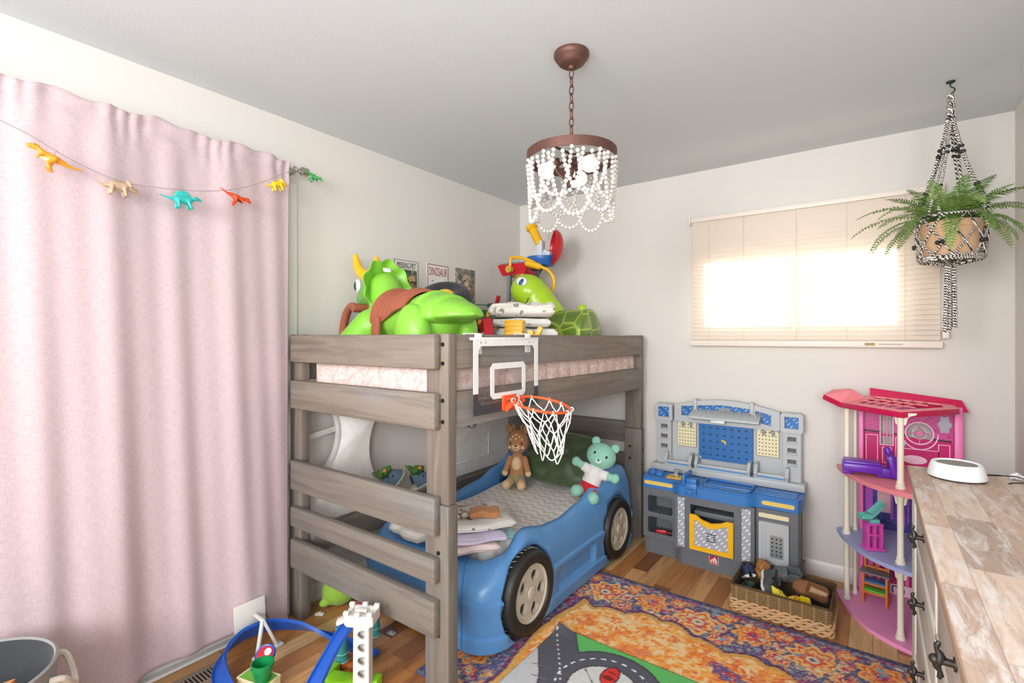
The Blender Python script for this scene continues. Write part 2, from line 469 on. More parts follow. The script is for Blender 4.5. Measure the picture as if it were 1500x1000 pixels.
# ================================================================ bunk bed
def wood_mat(name, axis, c0='#74685d', c1='#867a6d', c2='#695e55', warm='#846f5c'):
    g = G(name); oi = g.n('ObjectInfo'); p = g.sep(g.co('Object'))
    off = g.math('MULTIPLY', oi.outputs['Random'], 17.0)
    k = {'x': (1.1, 20, 20), 'y': (20, 1.1, 20), 'z': (20, 20, 1.1)}[axis]
    v = g.comb(*[g.math('ADD', g.math('MULTIPLY', p[i], float(k[i])), off) for i in range(3)])
    n = g.noise(v, 1.0, 6, .62, 1.6)
    c = g.ramp(n, [(.22, c2), (.42, c0), (.58, c1), (.8, warm)])
    n2 = g.noise(g.comb(*[g.math('ADD', g.math('MULTIPLY', p[i], float(k[i])**.5*1.1), off) for i in range(3)]), 1.0, 3)
    c = g.mix(g.ramp(n2, [(.5, 0.0), (.72, .4)]), c, lin('#8b8f96'))
    vo = g.n('TexVoronoi', feature='F1'); kk = {'x': (2.2, 9, 9), 'y': (9, 2.2, 9), 'z': (9, 9, 2.2)}[axis]
    g.put(vo.inputs['Vector'], g.comb(*[g.math('ADD', g.math('MULTIPLY', p[i], float(kk[i])), off) for i in range(3)])); vo.inputs['Scale'].default_value = .62
    c = g.mix(g.ramp(vo.outputs['Distance'], [(.05, .75), (.12, 0.0)]), c, lin('#6b5546'))
    g.set(Base_Color=c, Roughness=.62); g.bump(n, .12, .002)
    return g.m
WX = wood_mat('grey washed pine x', 'x'); WY = wood_mat('grey washed pine y', 'y'); WZ = wood_mat('grey washed pine z', 'z')
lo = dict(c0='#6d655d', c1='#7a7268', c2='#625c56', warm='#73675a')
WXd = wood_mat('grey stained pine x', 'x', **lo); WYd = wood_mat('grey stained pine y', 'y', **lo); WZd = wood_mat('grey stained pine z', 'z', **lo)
m_bolt = mat('dark bolt', '#2d2b2a', .45, .7)
bed = thing('bunk_bed', 'grey washed wooden low bunk bed with plank rails against the left wall', 'bed', (-1.75, 2.27, 0))
def bp(name, m, box, bev=.005, parent=None):
    b = MB(); x0, x1, y0, y1, z0, z1 = box
    ox, oy = (x0+x1)/2, (y0+y1)/2
    b.box(x0-ox, x1-ox, y0-oy, y1-oy, z0, z1, bev)
    o = b.build(name, m, parent or bed); o.location = (ox+1.75, oy-2.27, 0); return o
def bolts(o, pts, nrm):
    for p in pts:
        b = MB(); n = V(nrm)
        b.cyl(V(p)-n*.003, V(p)+n*.004, .0085, .0075, 14); b.cyl(V(p)+n*.004, V(p)+n*.0045, .004, .003, 6)
        q = b.build('bolt', m_bolt, o)
Y0 = 1.312
posts = [(-1.362, -1.247, Y0, Y0+.045), (-2.310, -2.213, Y0, Y0+.045), (-1.375, -1.262, 3.195, 3.245), (-2.262, -2.16, 3.195, 3.245)]
for i, (x0, x1, y0, y1) in enumerate(posts):
    o = bp('upper_post', WZ, (x0, x1, y0, y1, .745, 1.375))
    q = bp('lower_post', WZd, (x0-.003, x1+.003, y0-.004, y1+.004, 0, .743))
    w_ = (x1-x0)/2; cy = (y1-y0)/2
    bx = {0: w_-.028, 1: -w_+.016, 2: w_-.02, 3: -w_+.016}[i]
    if i < 2:
        bolts(o, [(bx, -cy, z) for z in (1.335, 1.265, 1.128, 1.05)], (0, -1, 0))
        bolts(q, [(bx+(-.018 if i == 0 else 0), -cy-.004, z) for z in ((.565, .487, .345, .262) if i == 0 else (.355, .295))], (0, -1, 0))
    elif i == 2:
        bolts(q, [(w_+.003, 0, z) for z in (.6, .5)], (1, 0, 0))
        bolts(q, [(-.02, -cy-.004, z) for z in (.62, .54)], (0, -1, 0))
SHORT = [(1.243, 1.372), (1.021, 1.157), (.632, .775), (.458, .553), (.260, .399)]
for k, (z0, z1) in enumerate(SHORT):
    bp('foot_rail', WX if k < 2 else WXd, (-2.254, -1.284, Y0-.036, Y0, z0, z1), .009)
for k, (z0, z1) in enumerate(SHORT):
    bp('head_rail', WX if k < 2 else WXd, (-2.25, -1.285, 3.245, 3.285, z0, z1), .006)
for (z0, z1) in ((1.243, 1.372), (1.021, 1.157)):
    bp('side_rail', WY, (-1.290, -1.250, Y0+.045, 3.195, z0, z1) if True else 0, .006)
    bp('side_rail', WY, (-2.25, -2.212, Y0+.045, 3.195, z0, z1), .006)
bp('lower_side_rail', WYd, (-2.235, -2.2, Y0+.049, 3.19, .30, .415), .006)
for k in range(7):
    y = 1.5+k*.26
    bp('slat', WX, (-2.212, -1.290, y, y+.08, 1.035, 1.053), .003)
# ---------------------------------------------------------------- pink mattress on the bunk
def mattress_mat():
    g = G('pink damask ticking'); v = g.co('Object')
    n = g.noise(v, 16, 4, .6, 1.8)
    c = g.ramp(n, [(.46, '#e6c2b9'), (.52, '#f8ebe5'), (.58, '#eacac1')])
    g.set(Base_Color=c, Roughness=.75); g.bump(g.noise(v, 30, 2), .3, .006)
    return g.m
b = MB()
X0, X1, Y1, Y2, Z0, Z1 = -2.195, -1.306, 1.375, 3.185, 1.056, 1.245
def mf(u, v):
    # side wall loop: u around, v up, gathered like a quilted border
    per = [(X0, Y1), (X1, Y1), (X1, Y2), (X0, Y2)]; L = [X1-X0, Y2-Y1, X1-X0, Y2-Y1]; T = sum(L); s = u*T; k = 0
    while k < 3 and s > L[k]: s -= L[k]; k += 1
    t = s/L[k]; a = per[k]; c = per[(k+1) % 4]; x = a[0]+(c[0]-a[0])*t; y = a[1]+(c[1]-a[1])*t
    nx, ny = [(0, -1), (1, 0), (0, 1), (-1, 0)][k]
    puff = .012*(abs(sin(u*T/.115*pi))**.6)*sin(pi*min(1, max(0, v)))**.5-.012
    e = .5+.5*min(1, min(s, L[k]-s)/.02)
    return V((x+nx*puff*e-0*nx, y+ny*puff*e, Z0+(Z1-Z0)*v))
b.grid(mf, 400, 9, True, False)
b.box(X0+.012, X1-.012, Y1+.012, Y2-.012, Z0+.002, Z1-.002, .0)
o = b.build('mattress', mattress_mat(), None, ang=60)
tag(o, 'pink floral quilted mattress lying on the top of the wooden bunk bed', 'mattress')

# ---------------------------------------------------------------- white board with round cut-outs leaning behind the bed
def worn_white():
    g = G('worn white paint'); v = g.co('Object')
    n = g.noise(v, 9, 5, .7, .5)
    c = g.ramp(n, [(.25, '#aaa196'), (.33, '#e6e2da'), (.6, '#f3f0ea')])
    n2 = g.noise(g.co('Object', (60, 3, 3)), 1, 3); g.set(Base_Color=c, Roughness=.55); g.bump(n2, .1, .002); return g.m
WW = worn_white()
hb = thing('headboard_panel', 'worn white wooden headboard with round cut-outs behind the bunk bed on the left wall', 'headboard', (-2.30, 1.2, 0))
b = MB(); b.tf(mtx((0, 0, 0), (0, 1, 0), (0, 0, 1)))
def circ(cx, cy, r, n=40, a0=0, a1=2*pi): return [(cx+r*cos(a0+(a1-a0)*k/n), cy+r*sin(a0+(a1-a0)*k/n)) for k in range(n)]
b.prism([(.19, .415), (1.86, .415), (1.86, 1.02), (.19, 1.02)], 0, .024, [circ(.315-.10, .82, .01)[::-1]] if False else [circ(.86, .74, .305)[::-1], circ(1.45, .85, .13)[::-1]])
hp = b.build('board', WW, hb)
c = MB(); c.cyl((-.2, .12, .86), (.2, .12, .86), .235, n=64); cu = c.build('cut', WW, hb)
boolcut(hp, [cu])
b = MB(); b.tf(mtx((0, 0, 0), (0, 1, 0), (0, 0, 1)))
b.prism(circ(.12, .86, .247, 40, -pi/2*.78, pi/2*.55)+circ(.12, .86, .233, 40, pi/2*.55, -pi/2*.78), .002, .028)
b.build('rim_moulding', WW, hb)
b = MB(); b.obox((.008, .265, .868), (.014, .17, .03), (rad(8), 0, 0), .003); b.build('spoke', WW, hb)
b = MB(); b.obox((.010, 1.45, .85), (.014, .026, .25), (0, 0, 0), .003); b.build('spoke', WW, hb)
b = MB(); frame_ = [(1.24, .50, 1.62, .67)]
for (a, z0, c_, z1) in frame_:
    b.box(.023, .028, a, c_, z1-.006, z1, .001); b.box(.023, .028, a, c_, z0, z0+.006, .001); b.box(.023, .028, a, a+.006, z0+.006, z1-.006, .001); b.box(.023, .028, c_-.006, c_, z0+.006, z1-.006, .001)
b.build('panel_bead', WW, hb)

# ================================================================ toddler car bed
CB = plastic('blue moulded plastic', '#5b93cb', .32); CBd = plastic('darker blue plastic', '#2f6aa8', .4)
car = thing('car_bed', 'blue plastic race car toddler bed under the bunk bed', 'bed', (-1.70, 2.33, .0088))
cx0, cx1, cy0, cy1 = -2.13, -1.262, 1.565, 3.11
def car_body():
    b = MB(); NX = 240
    cx, cy = (cx0+cx1)/2, (cy0+cy1)/2; hx, hy = (cx1-cx0)/2, (cy1-cy0)/2
    # plan outline with a broad rounded nose and a tighter tail
    pts = []
    def corner(x, y, r, rx, a0):
        for k in range(13):
            a = a0+k/12*pi/2; pts.append((x+rx*cos(a), y+r*sin(a)))
    rf, rb = .16, .10
    corner(cx1-.13, cy0+rf, rf, .13, -pi/2)
    corner(cx1-rb, cy1-rb, rb, rb, 0)
    corner(cx0+rb, cy1-rb, rb, rb, pi/2)
    corner(cx0+.13, cy0+rf, rf, .13, pi)
    P = [V((x, y, 0)) for x, y in pts]; n = len(P); L = [0]
    for i in range(n): L.append(L[-1]+(P[(i+1) % n]-P[i]).length)
    T = L[-1]
    def at(s):
        s = s % T; i = 0
        while L[i+1] < s: i += 1
        return P[i].lerp(P[(i+1) % n], (s-L[i])/(L[i+1]-L[i]))
    YS = [1.56, 1.70, 1.85, 2.08, 2.22, 2.45, 2.68, 2.86, 3.0, 3.11]
    ZS = [.350, .385, .455, .415, .405, .43, .485, .545, .535, .50]
    def prof(u):
        s = u*T; p = at(s); q = at(s+.004)-at(s-.004); nrm = V((q.y, -q.x, 0)).normalized()
        y = p.y; zt = hermite(YS, ZS, y)
        front = max(0, -nrm.y)**2 if y < cy0+.3 else 0
        back = max(0, nrm.y) if y > 2.8 else 0
        zt += back*.02
        side = abs(nrm.x)
        # fender swell over the wheels
        sw = side*(math.exp(-((y-1.865)/.2)**2)+math.exp(-((y-2.82)/.2)**2))*.018
        rec = side*(1 if 2.13 < y < 2.52 else 0)*.022
        lip = .06+.0*front
        hood = front*.16
        R = []
        R.append((-.010, .012)); R.append((.0+sw*.3, .02)); R.append((.004+sw*.5, .075)); R.append((-.008+sw*.5, .085))
        R.append((-.006+sw-rec, .10)); R.append((-.004+sw-rec, .17)); R.append((.0+sw-rec*.9, .19))
        R.append((.004+sw, .205)); R.append((.006+sw, .225)); R.append((-.006+sw, .236))
        k = zt-.236
        R.append((-.010+sw*.8, .236+.35*k)); R.append((-.018+sw*.6-.02*front, .236+.62*k)); R.append((-.032+sw*.3-.05*front, .236+.85*k)); R.append((-.048-.04*front, zt-.008)); R.append((-.062-.06*front, zt))
        R.append((-.075-.065*front, zt-.001)); R.append((-.088-.07*front, zt-.012)); R.append((-.094-.07*front, zt-.04)); R.append((-.098-.07*front, .25))
        kx, ky = lambda o: 1+o/hx, lambda o: 1+o/hy
        return [V((cx+(p.x-cx)*kx(max(o, -.098) if o < 0 else o)+1.70, cy+(p.y-cy)*ky(o)-2.33, z)) for o, z in R]
    rows = [prof(i/NX) for i in range(NX)]; m = len(rows[0])
    vs = [p for r in rows for p in r]; fa = []
    for i in range(NX):
        j = (i+1) % NX
        for k in range(m-1): fa.append((i*m+k, j*m+k, j*m+k+1, i*m+k+1))
    fa.append([i*m for i in range(NX)][::-1]); fa.append([i*m+m-1 for i in range(NX)])
    b.raw(vs, fa)
    for ii in [i for i in range(NX) if rows[i][3].y < -.70 and abs(rows[i][3].x-.285) < .008][:1]:
        sm_ = MB(); sm_.tube([p+V((0, -.0005, 0)) for p in rows[ii][1:15]], .0022, 6); sm_.build('panel_seam', CBd, car)
    return b.build('body', CB, car, ang=38)
body = car_body()
WH = [(1.865, .188, .188), (2.82, .182, .186)]
cut = []
for sx in (1, -1):
    for (y, r, z) in WH:
        c = MB(); x = (cx1 if sx > 0 else cx0)+1.70
        c.cyl((x+sx*.08, y-2.33, z), (x-sx*.115, y-2.33, z), r+.018, n=48); cut.append(c.build('cut', CBd, car))
c = MB(); c.obox((.20, 1.565-2.33+.0, .155), (.10, .06, .05), (0, 0, 0), .015); cut.append(c.build('cut', CBd, car))
c = MB(); c.obox((-.20, 1.565-2.33+.0, .155), (.10, .06, .05), (0, 0, 0), .015); cut.append(c.build('cut', CBd, car))
boolcut(body, cut)
for p in body.data.polygons: p.use_smooth = True
# hood oval badge, seam and sill trim
b = MB(); b.tf(mtx((-.02, 1.565-2.33+.026, .275), (1, 0, 0), (0, .25, 1)))
b.prism(circ(0, 0, .001) if False else [(.035*cos(t)*(1 if abs(cos(t)) < .8 else .95)+.012*(1 if cos(t) > 0 else -1), .022*sin(t)) for t in [2*pi*k/40 for k in range(40)]], .012, .019)
b.build('badge', mat('cream badge', '#dcc9a2', .5), car)
tyre_m = G('black tyre rubber'); tyre_m.set(Base_Color=lin('#26231f'), Roughness=.5)
tyre_m.bump(tyre_m.noise(tyre_m.co(), 120, 2), .2, .003); tyre_m = tyre_m.m
hub_m = plastic('stone grey hub plastic', '#c6bba9', .45); scuff = mat('pale scuff marks', '#b9b2a4', .8)
for sx in (1, -1):
    for (y, r, z) in WH:
        wt = bpy.data.objects.new('wheel', None); COL.objects.link(wt); wt.parent = car
        wt.location = ((cx1+1.70+.012) if sx > 0 else (cx0+1.70-.012), y-2.33, r); wt.rotation_euler = (0, sx*pi/2, 0)
        b = MB(); q = r
        b.lathe([(q*.60, -.10), (q*.9, -.10), (q*.985, -.09), (q, -.075), (q, -.03), (q*.985, -.006), (q*.93, .006), (q*.80, .010), (q*.72, .006), (q*.69, -.008), (q*.68, -.03)], 64)
        b.build('tyre', tyre_m, wt)
        b = MB()
        for k in range(40):
            a = 2*pi*k/40; t = [(q*1.002*cos(a+d), q*1.002*sin(a+d), zz) for d, zz in ((0, -.072), (.055, -.05), (0, -.032))]
            b.tube(t, .0019, 4)
        b.build('tread_marks', scuff, wt)
        b = MB()
        b.lathe([(q*.69, -.012), (q*.685, .0), (q*.66, .002), (q*.60, -.004), (q*.58, -.012)], 64)
        R5 = []
        outer = circ(0, 0, q*.62, 80)
        holes = []
        for k in range(5):
            a = 2*pi*k/5+.3; h = []
            for t in range(28):
                tt = 2*pi*t/28; rr = q*(.40+.15*cos(tt)); aa = a+(.36+.09*cos(tt))*sin(tt)
                h.append((rr*cos(aa), rr*sin(aa)))
            holes.append(h[::-1])
        b.prism(outer, -.022, -.004, holes)
        b.lathe([(q*.15, -.004), (q*.14, .002), (q*.10, .004), (0, .004)], 30)
        b.build('hubcap', hub_m, wt)
        b = MB(); b.cyl((0, 0, -.06), (0, 0, -.028), q*.64, n=40); b.build('hub_well', mat('grey well plastic', '#5c5850', .7), wt)  # plain grey disc set behind the hubcap holes
# sheet-covered mattress
def sheet_mat():
    g = G('chevron sheet'); p = g.sep(g.co('Object'))
    tri = g.math('ABSOLUTE', g.math('SUBTRACT', g.math('FRACT', g.math('MULTIPLY', p[0], 14.0)), .5))
    f = g.math('FRACT', g.math('ADD', g.math('MULTIPLY', p[1], 17.0), g.math('MULTIPLY', tri, 1.1)))
    st = g.math('GREATER_THAN', f, .5)
    c = g.mix(st, lin('#f6f3ef'), lin('#e0dad3'))
    g.set(Base_Color=c, Roughness=.85); g.bump(g.noise(g.co(), 9, 3), .35, .02); return g.m
b = MB()
def mt(u, v):
    p_, q_ = 2*u-1, 2*v-1; x = -1.71+.312*p_*(1-.175*q_*q_)**1.0 if abs(q_) > .0 else -1.71+.312*p_
    x = -1.696+.328*p_*math.sqrt(1-.36*q_**6); y = 2.366+.620*q_*math.sqrt(1-.30*p_**6)
    e = min(u, 1-u, v, 1-v); d = min(1, e/.06)
    zz = .287+.02*v+.085*(1-(1-d)**2.2)+.008*sin(9*x+2)*sin(7*y+1)+.006*sin(23*x+11*y)*d
    return V((x+1.70, y-2.33, zz))
b.grid(mt, 64, 96)
mb_ = lambda u, v: V((mt(u, v).x, mt(u, v).y, .256))
b.grid(mb_, 64, 96)
for s_ in (0, 1): b.grid(lambda u, v: mt(s_, v).lerp(mb_(s_, v), u), 3, 96); b.grid(lambda u, v: mt(u, s_).lerp(mb_(u, s_), v), 64, 3)
o = b.build('toddler_mattress', sheet_mat(), None, ang=70); o.location = car.location
tag(o, 'toddler mattress in a grey and white chevron sheet inside the blue car bed', 'mattress')
# ================================================================ curtain, rod, dinosaur garland
def linen(name, c0, c1):
    g = G(name); v = g.co('Object')
    a = g.noise(g.co('Object', (1, 420, 40)), 1, 2); b_ = g.noise(g.co('Object', (1, 40, 420)), 1, 2)
    f = g.math('MULTIPLY', g.math('ADD', a, b_), .5)
    c = g.ramp(f, [(.34, c0), (.62, c1)])
    g.set(Base_Color=c, Roughness=.95, Sheen_Weight=.2); g.bump(f, .2, .003)
    return g.m
m_lin = linen('pink linen', '#b9a1a5', '#cdb9bb')
cur = thing('curtain', 'pale pink linen curtain hanging from a rod across the left wall', 'curtain', (-2.235, .45, 0))
CY0, CY1 = -.38, 1.268
def curt(u, v):
    y = CY0+(CY1-CY0)*u
    z0 = .075+.012*sin(y*7)+.008*sin(y*17+1)
    if y > 1.06: z0 += .05*math.exp(-((y-1.12)/.04)**2)-.075*min(1, max(0, (y-1.13)/.07))
    z = z0 + v*(2.2-z0+.004*sin(y*19)+.005*sin(y*43+2)+.007*max(0, sin(y*9.3+1))**4)
    t = v
    f = .014*sin(y*13.5+.6*sin(y*5)+.8*t)+.007*sin(y*31+1.3+1.2*t)+.006*sin(y*8+3*t)+.003*sin(y*61+5*t)
    top = max(0, (t-.93)/.07)
    f = f*(.75+.25*(1-t))*(1-.4*top)+.004*top*sin(y*95+3*sin(y*20))+.006*top
    if t > .965: f -= .010*(1-abs((t-.98)/.02)) if t < 1 else 0
    f += .012*(1-t)**3*sin(y*24)
    # low right-hand corner hangs in a point
    if y > 9: z -= 0
    return V((f-.0, y-.45, z))
b = MB(); b.grid(curt, 260, 130); o = b.build('curtain_panel', m_lin, cur, ang=80)
md = o.modifiers.new('t', 'SOLIDIFY'); md.thickness = .003; bake(o)
for p in o.data.polygons: p.use_smooth = True
b = MB()
def hemline(dz):
    return [curt(i/200, 1)+V((.0045 if False else .003, 0, -dz)) for i in range(201)]
chrome = mat('brushed chrome', '#b9b6b0', .28, .9)
rod = thing('curtain_rod', 'chrome curtain rod end and bracket above the right edge of the pink curtain', 'curtain rod', (-2.25, .45, 2.172))
b = MB(); b.cyl((-.012, -.8, 0), (-.012, .90, 0), .008, n=16); b.build('rod', chrome, rod)
b = MB(); b.cyl((.0, .885, 0), (.0, .915, 0), .021, n=24); b.cyl((.0, .915, 0), (.0, .921, 0), .018, .010, n=24); b.build('finial', chrome, rod)
b = MB(); b.box(-.087, -.081, .835, .872, -.065, .03, .002); b.box(-.081, .0, .845, .858, -.02, -.009, .001); b.torus((0, .851, 0), .013, .0035, (pi/2, 0, 0)); b.cyl((-.081, .853, -.05), (-.072, .853, -.05), .006, n=12); b.build('bracket', chrome, rod)

gx = -2.165
gp = [(gx-.02, .22, 2.06), (gx, .301, 2.026), (gx, .363, 2.003), (gx, .464, 1.954), (gx, .586, 1.919), (gx, .701, 1.922), (gx, .891, 1.954), (gx, 1.055, 2.017), (gx, 1.236, 2.132), (gx-.02, 1.31, 2.165)]
b = MB(); b.tube(spline(gp, 6), .0013, 6)
tag(b.build('garland_string', mat('grey twine', '#9a9290', .9)), 'thin grey garland string draped across the pink curtain', 'string')
def toy_dino(kind, name, label, cols, loc, rot, s):
    t = thing(name, label, 'toy dinosaur', loc, rot, 'toy dinosaurs on the garland')
    b = MB(); U = s
    def c(p, q, r0, r1): b.caps([x*U for x in p], [x*U for x in q], r0*U, r1*U, 12)
    # local: +x head direction, z up, length 1
    if kind == 'theropod':
        c((-.05, 0, .05), (.16, 0, .08), .085, .075); c((.16, 0, .09), (.29, 0, .16), .065, .045); c((.30, 0, .17), (.42, 0, .14), .058, .032)
        c((.31, 0, .125), (.40, 0, .105), .03, .02)
        c((-.05, 0, .06), (-.28, 0, .02), .075, .035); c((-.28, 0, .02), (-.52, 0, .05), .035, .012)
        for sy in (-1, 1):
            c((-.02, sy*.06, .03), (.04+.03*sy, sy*.075, -.09), .06, .035); c((.04+.03*sy, sy*.075, -.09), (-.03+.03*sy, sy*.075, -.19), .03, .022); c((-.03+.03*sy, sy*.075, -.195), (.05+.03*sy, sy*.08, -.21), .024, .018)
            c((.17, sy*.045, .05), (.23, sy*.07, -.01), .032, .026)
    elif kind == 'ceratops':
        c((-.10, 0, .03), (.12, 0, .04), .115, .11); c((-.12, 0, .03), (-.30, 0, -.02), .08, .035); c((-.30, 0, -.02), (-.48, 0, .06), .035, .012)
        c((.14, 0, .04), (.32, 0, -.02), .085, .05); c((.32, 0, -.02), (.40, 0, -.06), .045, .025)
        b.ell((.20*U, 0, .11*U), (.035*U, .13*U, .11*U), (0, -.5, 0), 16, 10)
        for sy in (-1, 1):
            c((.26, sy*.05, .06), (.36, sy*.07, .15), .018, .006); c((.18, sy*.07, .17), (.15, sy*.09, .27), .018, .006)
            for x, d in ((.10, .03), (-.14, -.02)):
                c((x, sy*.075, 0), (x+d, sy*.085, -.17), .05, .038)
        c((.36, 0, 0), (.40, 0, .07), .016, .006)
    elif kind == 'sail':
        c((-.12, 0, .0), (.14, 0, .0), .10, .09); c((-.12, 0, .0), (-.32, 0, .02), .075, .03); c((-.32, 0, .02), (-.55, 0, .09), .03, .010)
        c((.16, 0, .03), (.30, 0, .07), .06, .05); c((.30, 0, .08), (.42, 0, .05), .055, .03)
        b.ell((.0, 0, .10*U), (.20*U, .03*U, .15*U), (0, 0, 0), 20, 12)
        for sy in (-1, 1):
            for x, d in ((.11, .03), (-.12, -.02)):
                c((x, sy*.07, -.03), (x+d, sy*.09, -.18), .045, .034); c((x+d, sy*.09, -.19), (x+d+.05, sy*.09, -.195), .03, .022)
    organic('body', b, .010*U*1.3, cols[0], t, 3)
    if kind == 'theropod':
        b = MB(); b.ell((.05*U, 0, .012*U), (.16*U, .055*U, .062*U)); b.ell((.06*U, 0, -.0), (.1*U, .06*U, .05*U)); b.build('belly', cols[1], t)
    b = MB()
    for sy in (-1, 1): b.ell((.33*U, sy*(.052 if kind != 'ceratops' else .06)*U, (.185 if kind == 'theropod' else (.10 if kind == 'sail' else .03))*U), .012*U, n=8, m=6)
    b.build('eye', mat('black bead', '#161413', .3), t)
    b = MB(); b.tube([(0, 0, (.28 if kind == 'sail' else .12)*U), (0, 0, (.34 if kind == 'sail' else .25)*U)], .0012, 5); b.build('hanging_loop', mat('grey twine', '#9a9290', .9), t)
    return t
dm = lambda n, c: mat(n, c, .35, var=.25, nscale=45)
E_ = -pi/2
toy_dino('theropod', 'toy_dinosaur', 'orange toy tyrannosaurus hanging leftmost on the garland', (dm('orange dino', '#ee9522'), dm('cream dino', '#f6d9a2')), (gx+.004, .412, 1.936), (0, rad(-14), -pi/2), .155)
toy_dino('ceratops', 'toy_dinosaur', 'tan horned toy dinosaur hanging between the orange and teal ones', (dm('tan dino', '#b89c80'), dm('tan dino2', '#8c7460')), (gx+.004, .588, 1.893), (0, rad(2), pi/2), .145)
toy_dino('sail', 'toy_dinosaur', 'teal sail-backed toy dinosaur hanging from the garland', (dm('teal dino', '#2fb5ad'), dm('teal dino2', '#1f8f95')), (gx+.004, .79, 1.893), (0, rad(-4), pi/2), .15)
toy_dino('theropod', 'toy_dinosaur', 'red-orange toy raptor hanging between the teal and yellow ones', (dm('red dino', '#d9481d'), dm('red dino2', '#7a2c16')), (gx+.006, .985, 1.944), (0, rad(22), pi/2), .135)
toy_dino('ceratops', 'toy_dinosaur', 'yellow toy dinosaur hanging near the right edge of the curtain', (dm('yellow dino', '#e6c21f'), dm('yellow dino2', '#c7a010')), (gx+.004, 1.165, 2.045), (0, rad(-16), pi/2), .125)
toy_dino('theropod', 'toy_dinosaur', 'small dark green toy dinosaur at the curtain rod end', (dm('green dino', '#1f8f3a'), dm('green dino2', '#155c28')), (gx+.01, 1.335, 2.125), (0, rad(40), rad(35)), .11)

# ================================================================ posters on the left wall
m_paper = mat('poster print', '#e8e5de', .5, var=.02)
m_ink = mat('black ink', '#1e1d1c', .6); m_red = mat('red ink', '#a3202c', .6)
def poster(label, y0, y1, z0, z1, painter):
    t = thing('tin_sign', label, 'sign', (XW+.0025, (y0+y1)/2, (z0+z1)/2), (0, 0, 0), 'signs above the bunk bed')
    w_, h_ = y1-y0, z1-z0
    P = Paint(-w_/2, w_/2, -h_/2, h_/2, .002)
    mt_ = mtx((.0015, 0, 0), (0, 1, 0), (0, 0, 1))
    painter(P, w_, h_, t, mt_)
    P.mesh('sheet', colattr('poster colours', .45), t, thick=.0025, plane=mt_)
    return t
def p1(P, w_, h_, t, m):
    P.fill(P.X > -9, '#2b2a29'); P.fill((abs(P.X) < w_/2-.004) & (abs(P.Y) < h_/2-.004), '#dcd9d2')
    ph = (abs(P.X) < w_/2-.012) & (P.Y < h_/2-.058) & (P.Y > -h_/2+.02)
    P.fill(ph, '#3d4636'); n = fbm(P.X*45, P.Y*45, 3); P.fill(ph & (n > .5), '#5b6650'); P.fill(ph & (n > .62), '#8b8b70')
    for (x, y, r, ry, c) in ((.02, .0, .045, .032, '#a98a5d'), (.045, .02, .03, .022, '#c9ab78'), (.0, -.03, .04, .03, '#8a6d47'), (-.03, -.05, .03, .045, '#93764d'), (.03, -.045, .035, .025, '#b79a68')):
        P.disc(x, y, r, c, ry)
    P.disc(.012, .006, .010, '#2a1d14', .007); P.disc(.05, .0, .022, '#4b2f20', .006)
    text('lettering', 'MISSING PET', .150, .036, m_ink, m @ M.Translation((0, h_/2-.032, .0005)), t, .0006)
def p2(P, w_, h_, t, m):
    P.fill(P.X > -9, '#e9e6e1'); e = np.minimum(w_/2-abs(P.X), h_/2-abs(P.Y)); P.fill(e < .006, '#f2efe9'); P.fill((e > .004) & (e < .009), '#98303a')
    for k, (x, y) in enumerate(((-.05, .02), (-.02, .0), (.02, .012), (.05, -.012), (-.045, -.04), (.01, -.05), (.045, -.06))): P.disc(x, y, .007, '#6d6660', .004)
    text('lettering', 'DINOSAUR', .168, .055, m_red, m @ M.Translation((0, h_/2-.05, .0005)), t, .0006)
def p3(P, w_, h_, t, m):
    n = fbm(P.X*28, P.Y*28, 9); q = fbm(P.X*60, P.Y*60, 4)
    P.fill(P.X > -9, '#7d8a84'); P.fill(n > .45, '#9c8e7e'); P.fill(n > .58, '#c5b6a2'); P.fill(q > .62, '#58646a'); P.fill((n < .33), '#4c6f72'); P.fill((q < .3), '#b5643c')
    for (x, y, r, c) in ((.0, .03, .03, '#d2b294'), (.012, -.01, .035, '#d9c7b2'), (.03, -.06, .025, '#c57d3b'), (-.06, .07, .02, '#596c5a')): P.disc(x, y, r, c, r*1.3); P.fill((np.hypot(P.X-x, P.Y-y) < r) & (q > .52), '#6a5a50')
poster('missing pet sign with a dinosaur photo on the left wall above the bunk', 1.985, 2.18, 1.575, 1.838, p1)
poster('white sign with red border and red DINOSAUR heading on the left wall', 2.258, 2.458, 1.58, 1.846, p2)
poster('colourful collage picture without a heading, rightmost of three on the left wall', 2.53, 2.735, 1.58, 1.846, p3)

# ================================================================ venetian blind
g = G('cream slat'); d_ = g.n('BsdfDiffuse'); tl = g.n('BsdfTranslucent'); mx = g.n('MixShader')
d_.inputs[0].default_value = lin('#f7ece0'); tl.inputs[0].default_value = lin('#fff3e4'); mx.inputs[0].default_value = .28
g.nt.links.new(d_.outputs[0], mx.inputs[1]); g.nt.links.new(tl.outputs[0], mx.inputs[2]); g.nt.links.new(mx.outputs[0], g.out.inputs[0]); m_slat = g.m
m_cream = plastic('cream blind plastic', '#eee2d6', .45)
bl = thing('window_blind', 'cream venetian blind with closed slats covering the window in the back wall', 'blind', (-.335, 3.262, 0))
BW = .612
b = MB(); b.box(-BW, BW, -.018, .02, 2.098, 2.125, .002); b.build('headrail', m_cream, bl)
b = MB(); b.box(-BW-.005, BW+.005, -.022, .014, 1.307, 1.343, .005); br = b.build('bottom_rail', m_cream, bl)
b = MB(); b.box(.30, .345, -.0235, -.0215, 1.318, 1.332); b.build('sticker', mat('ochre label', '#a98b3a', .5), br)
b = MB(); b.box(.36, .46, -.0235, -.0215, 1.322, 1.328); b.build('printed_line', mat('grey print', '#b6aeaa', .5), br)
NS = 29
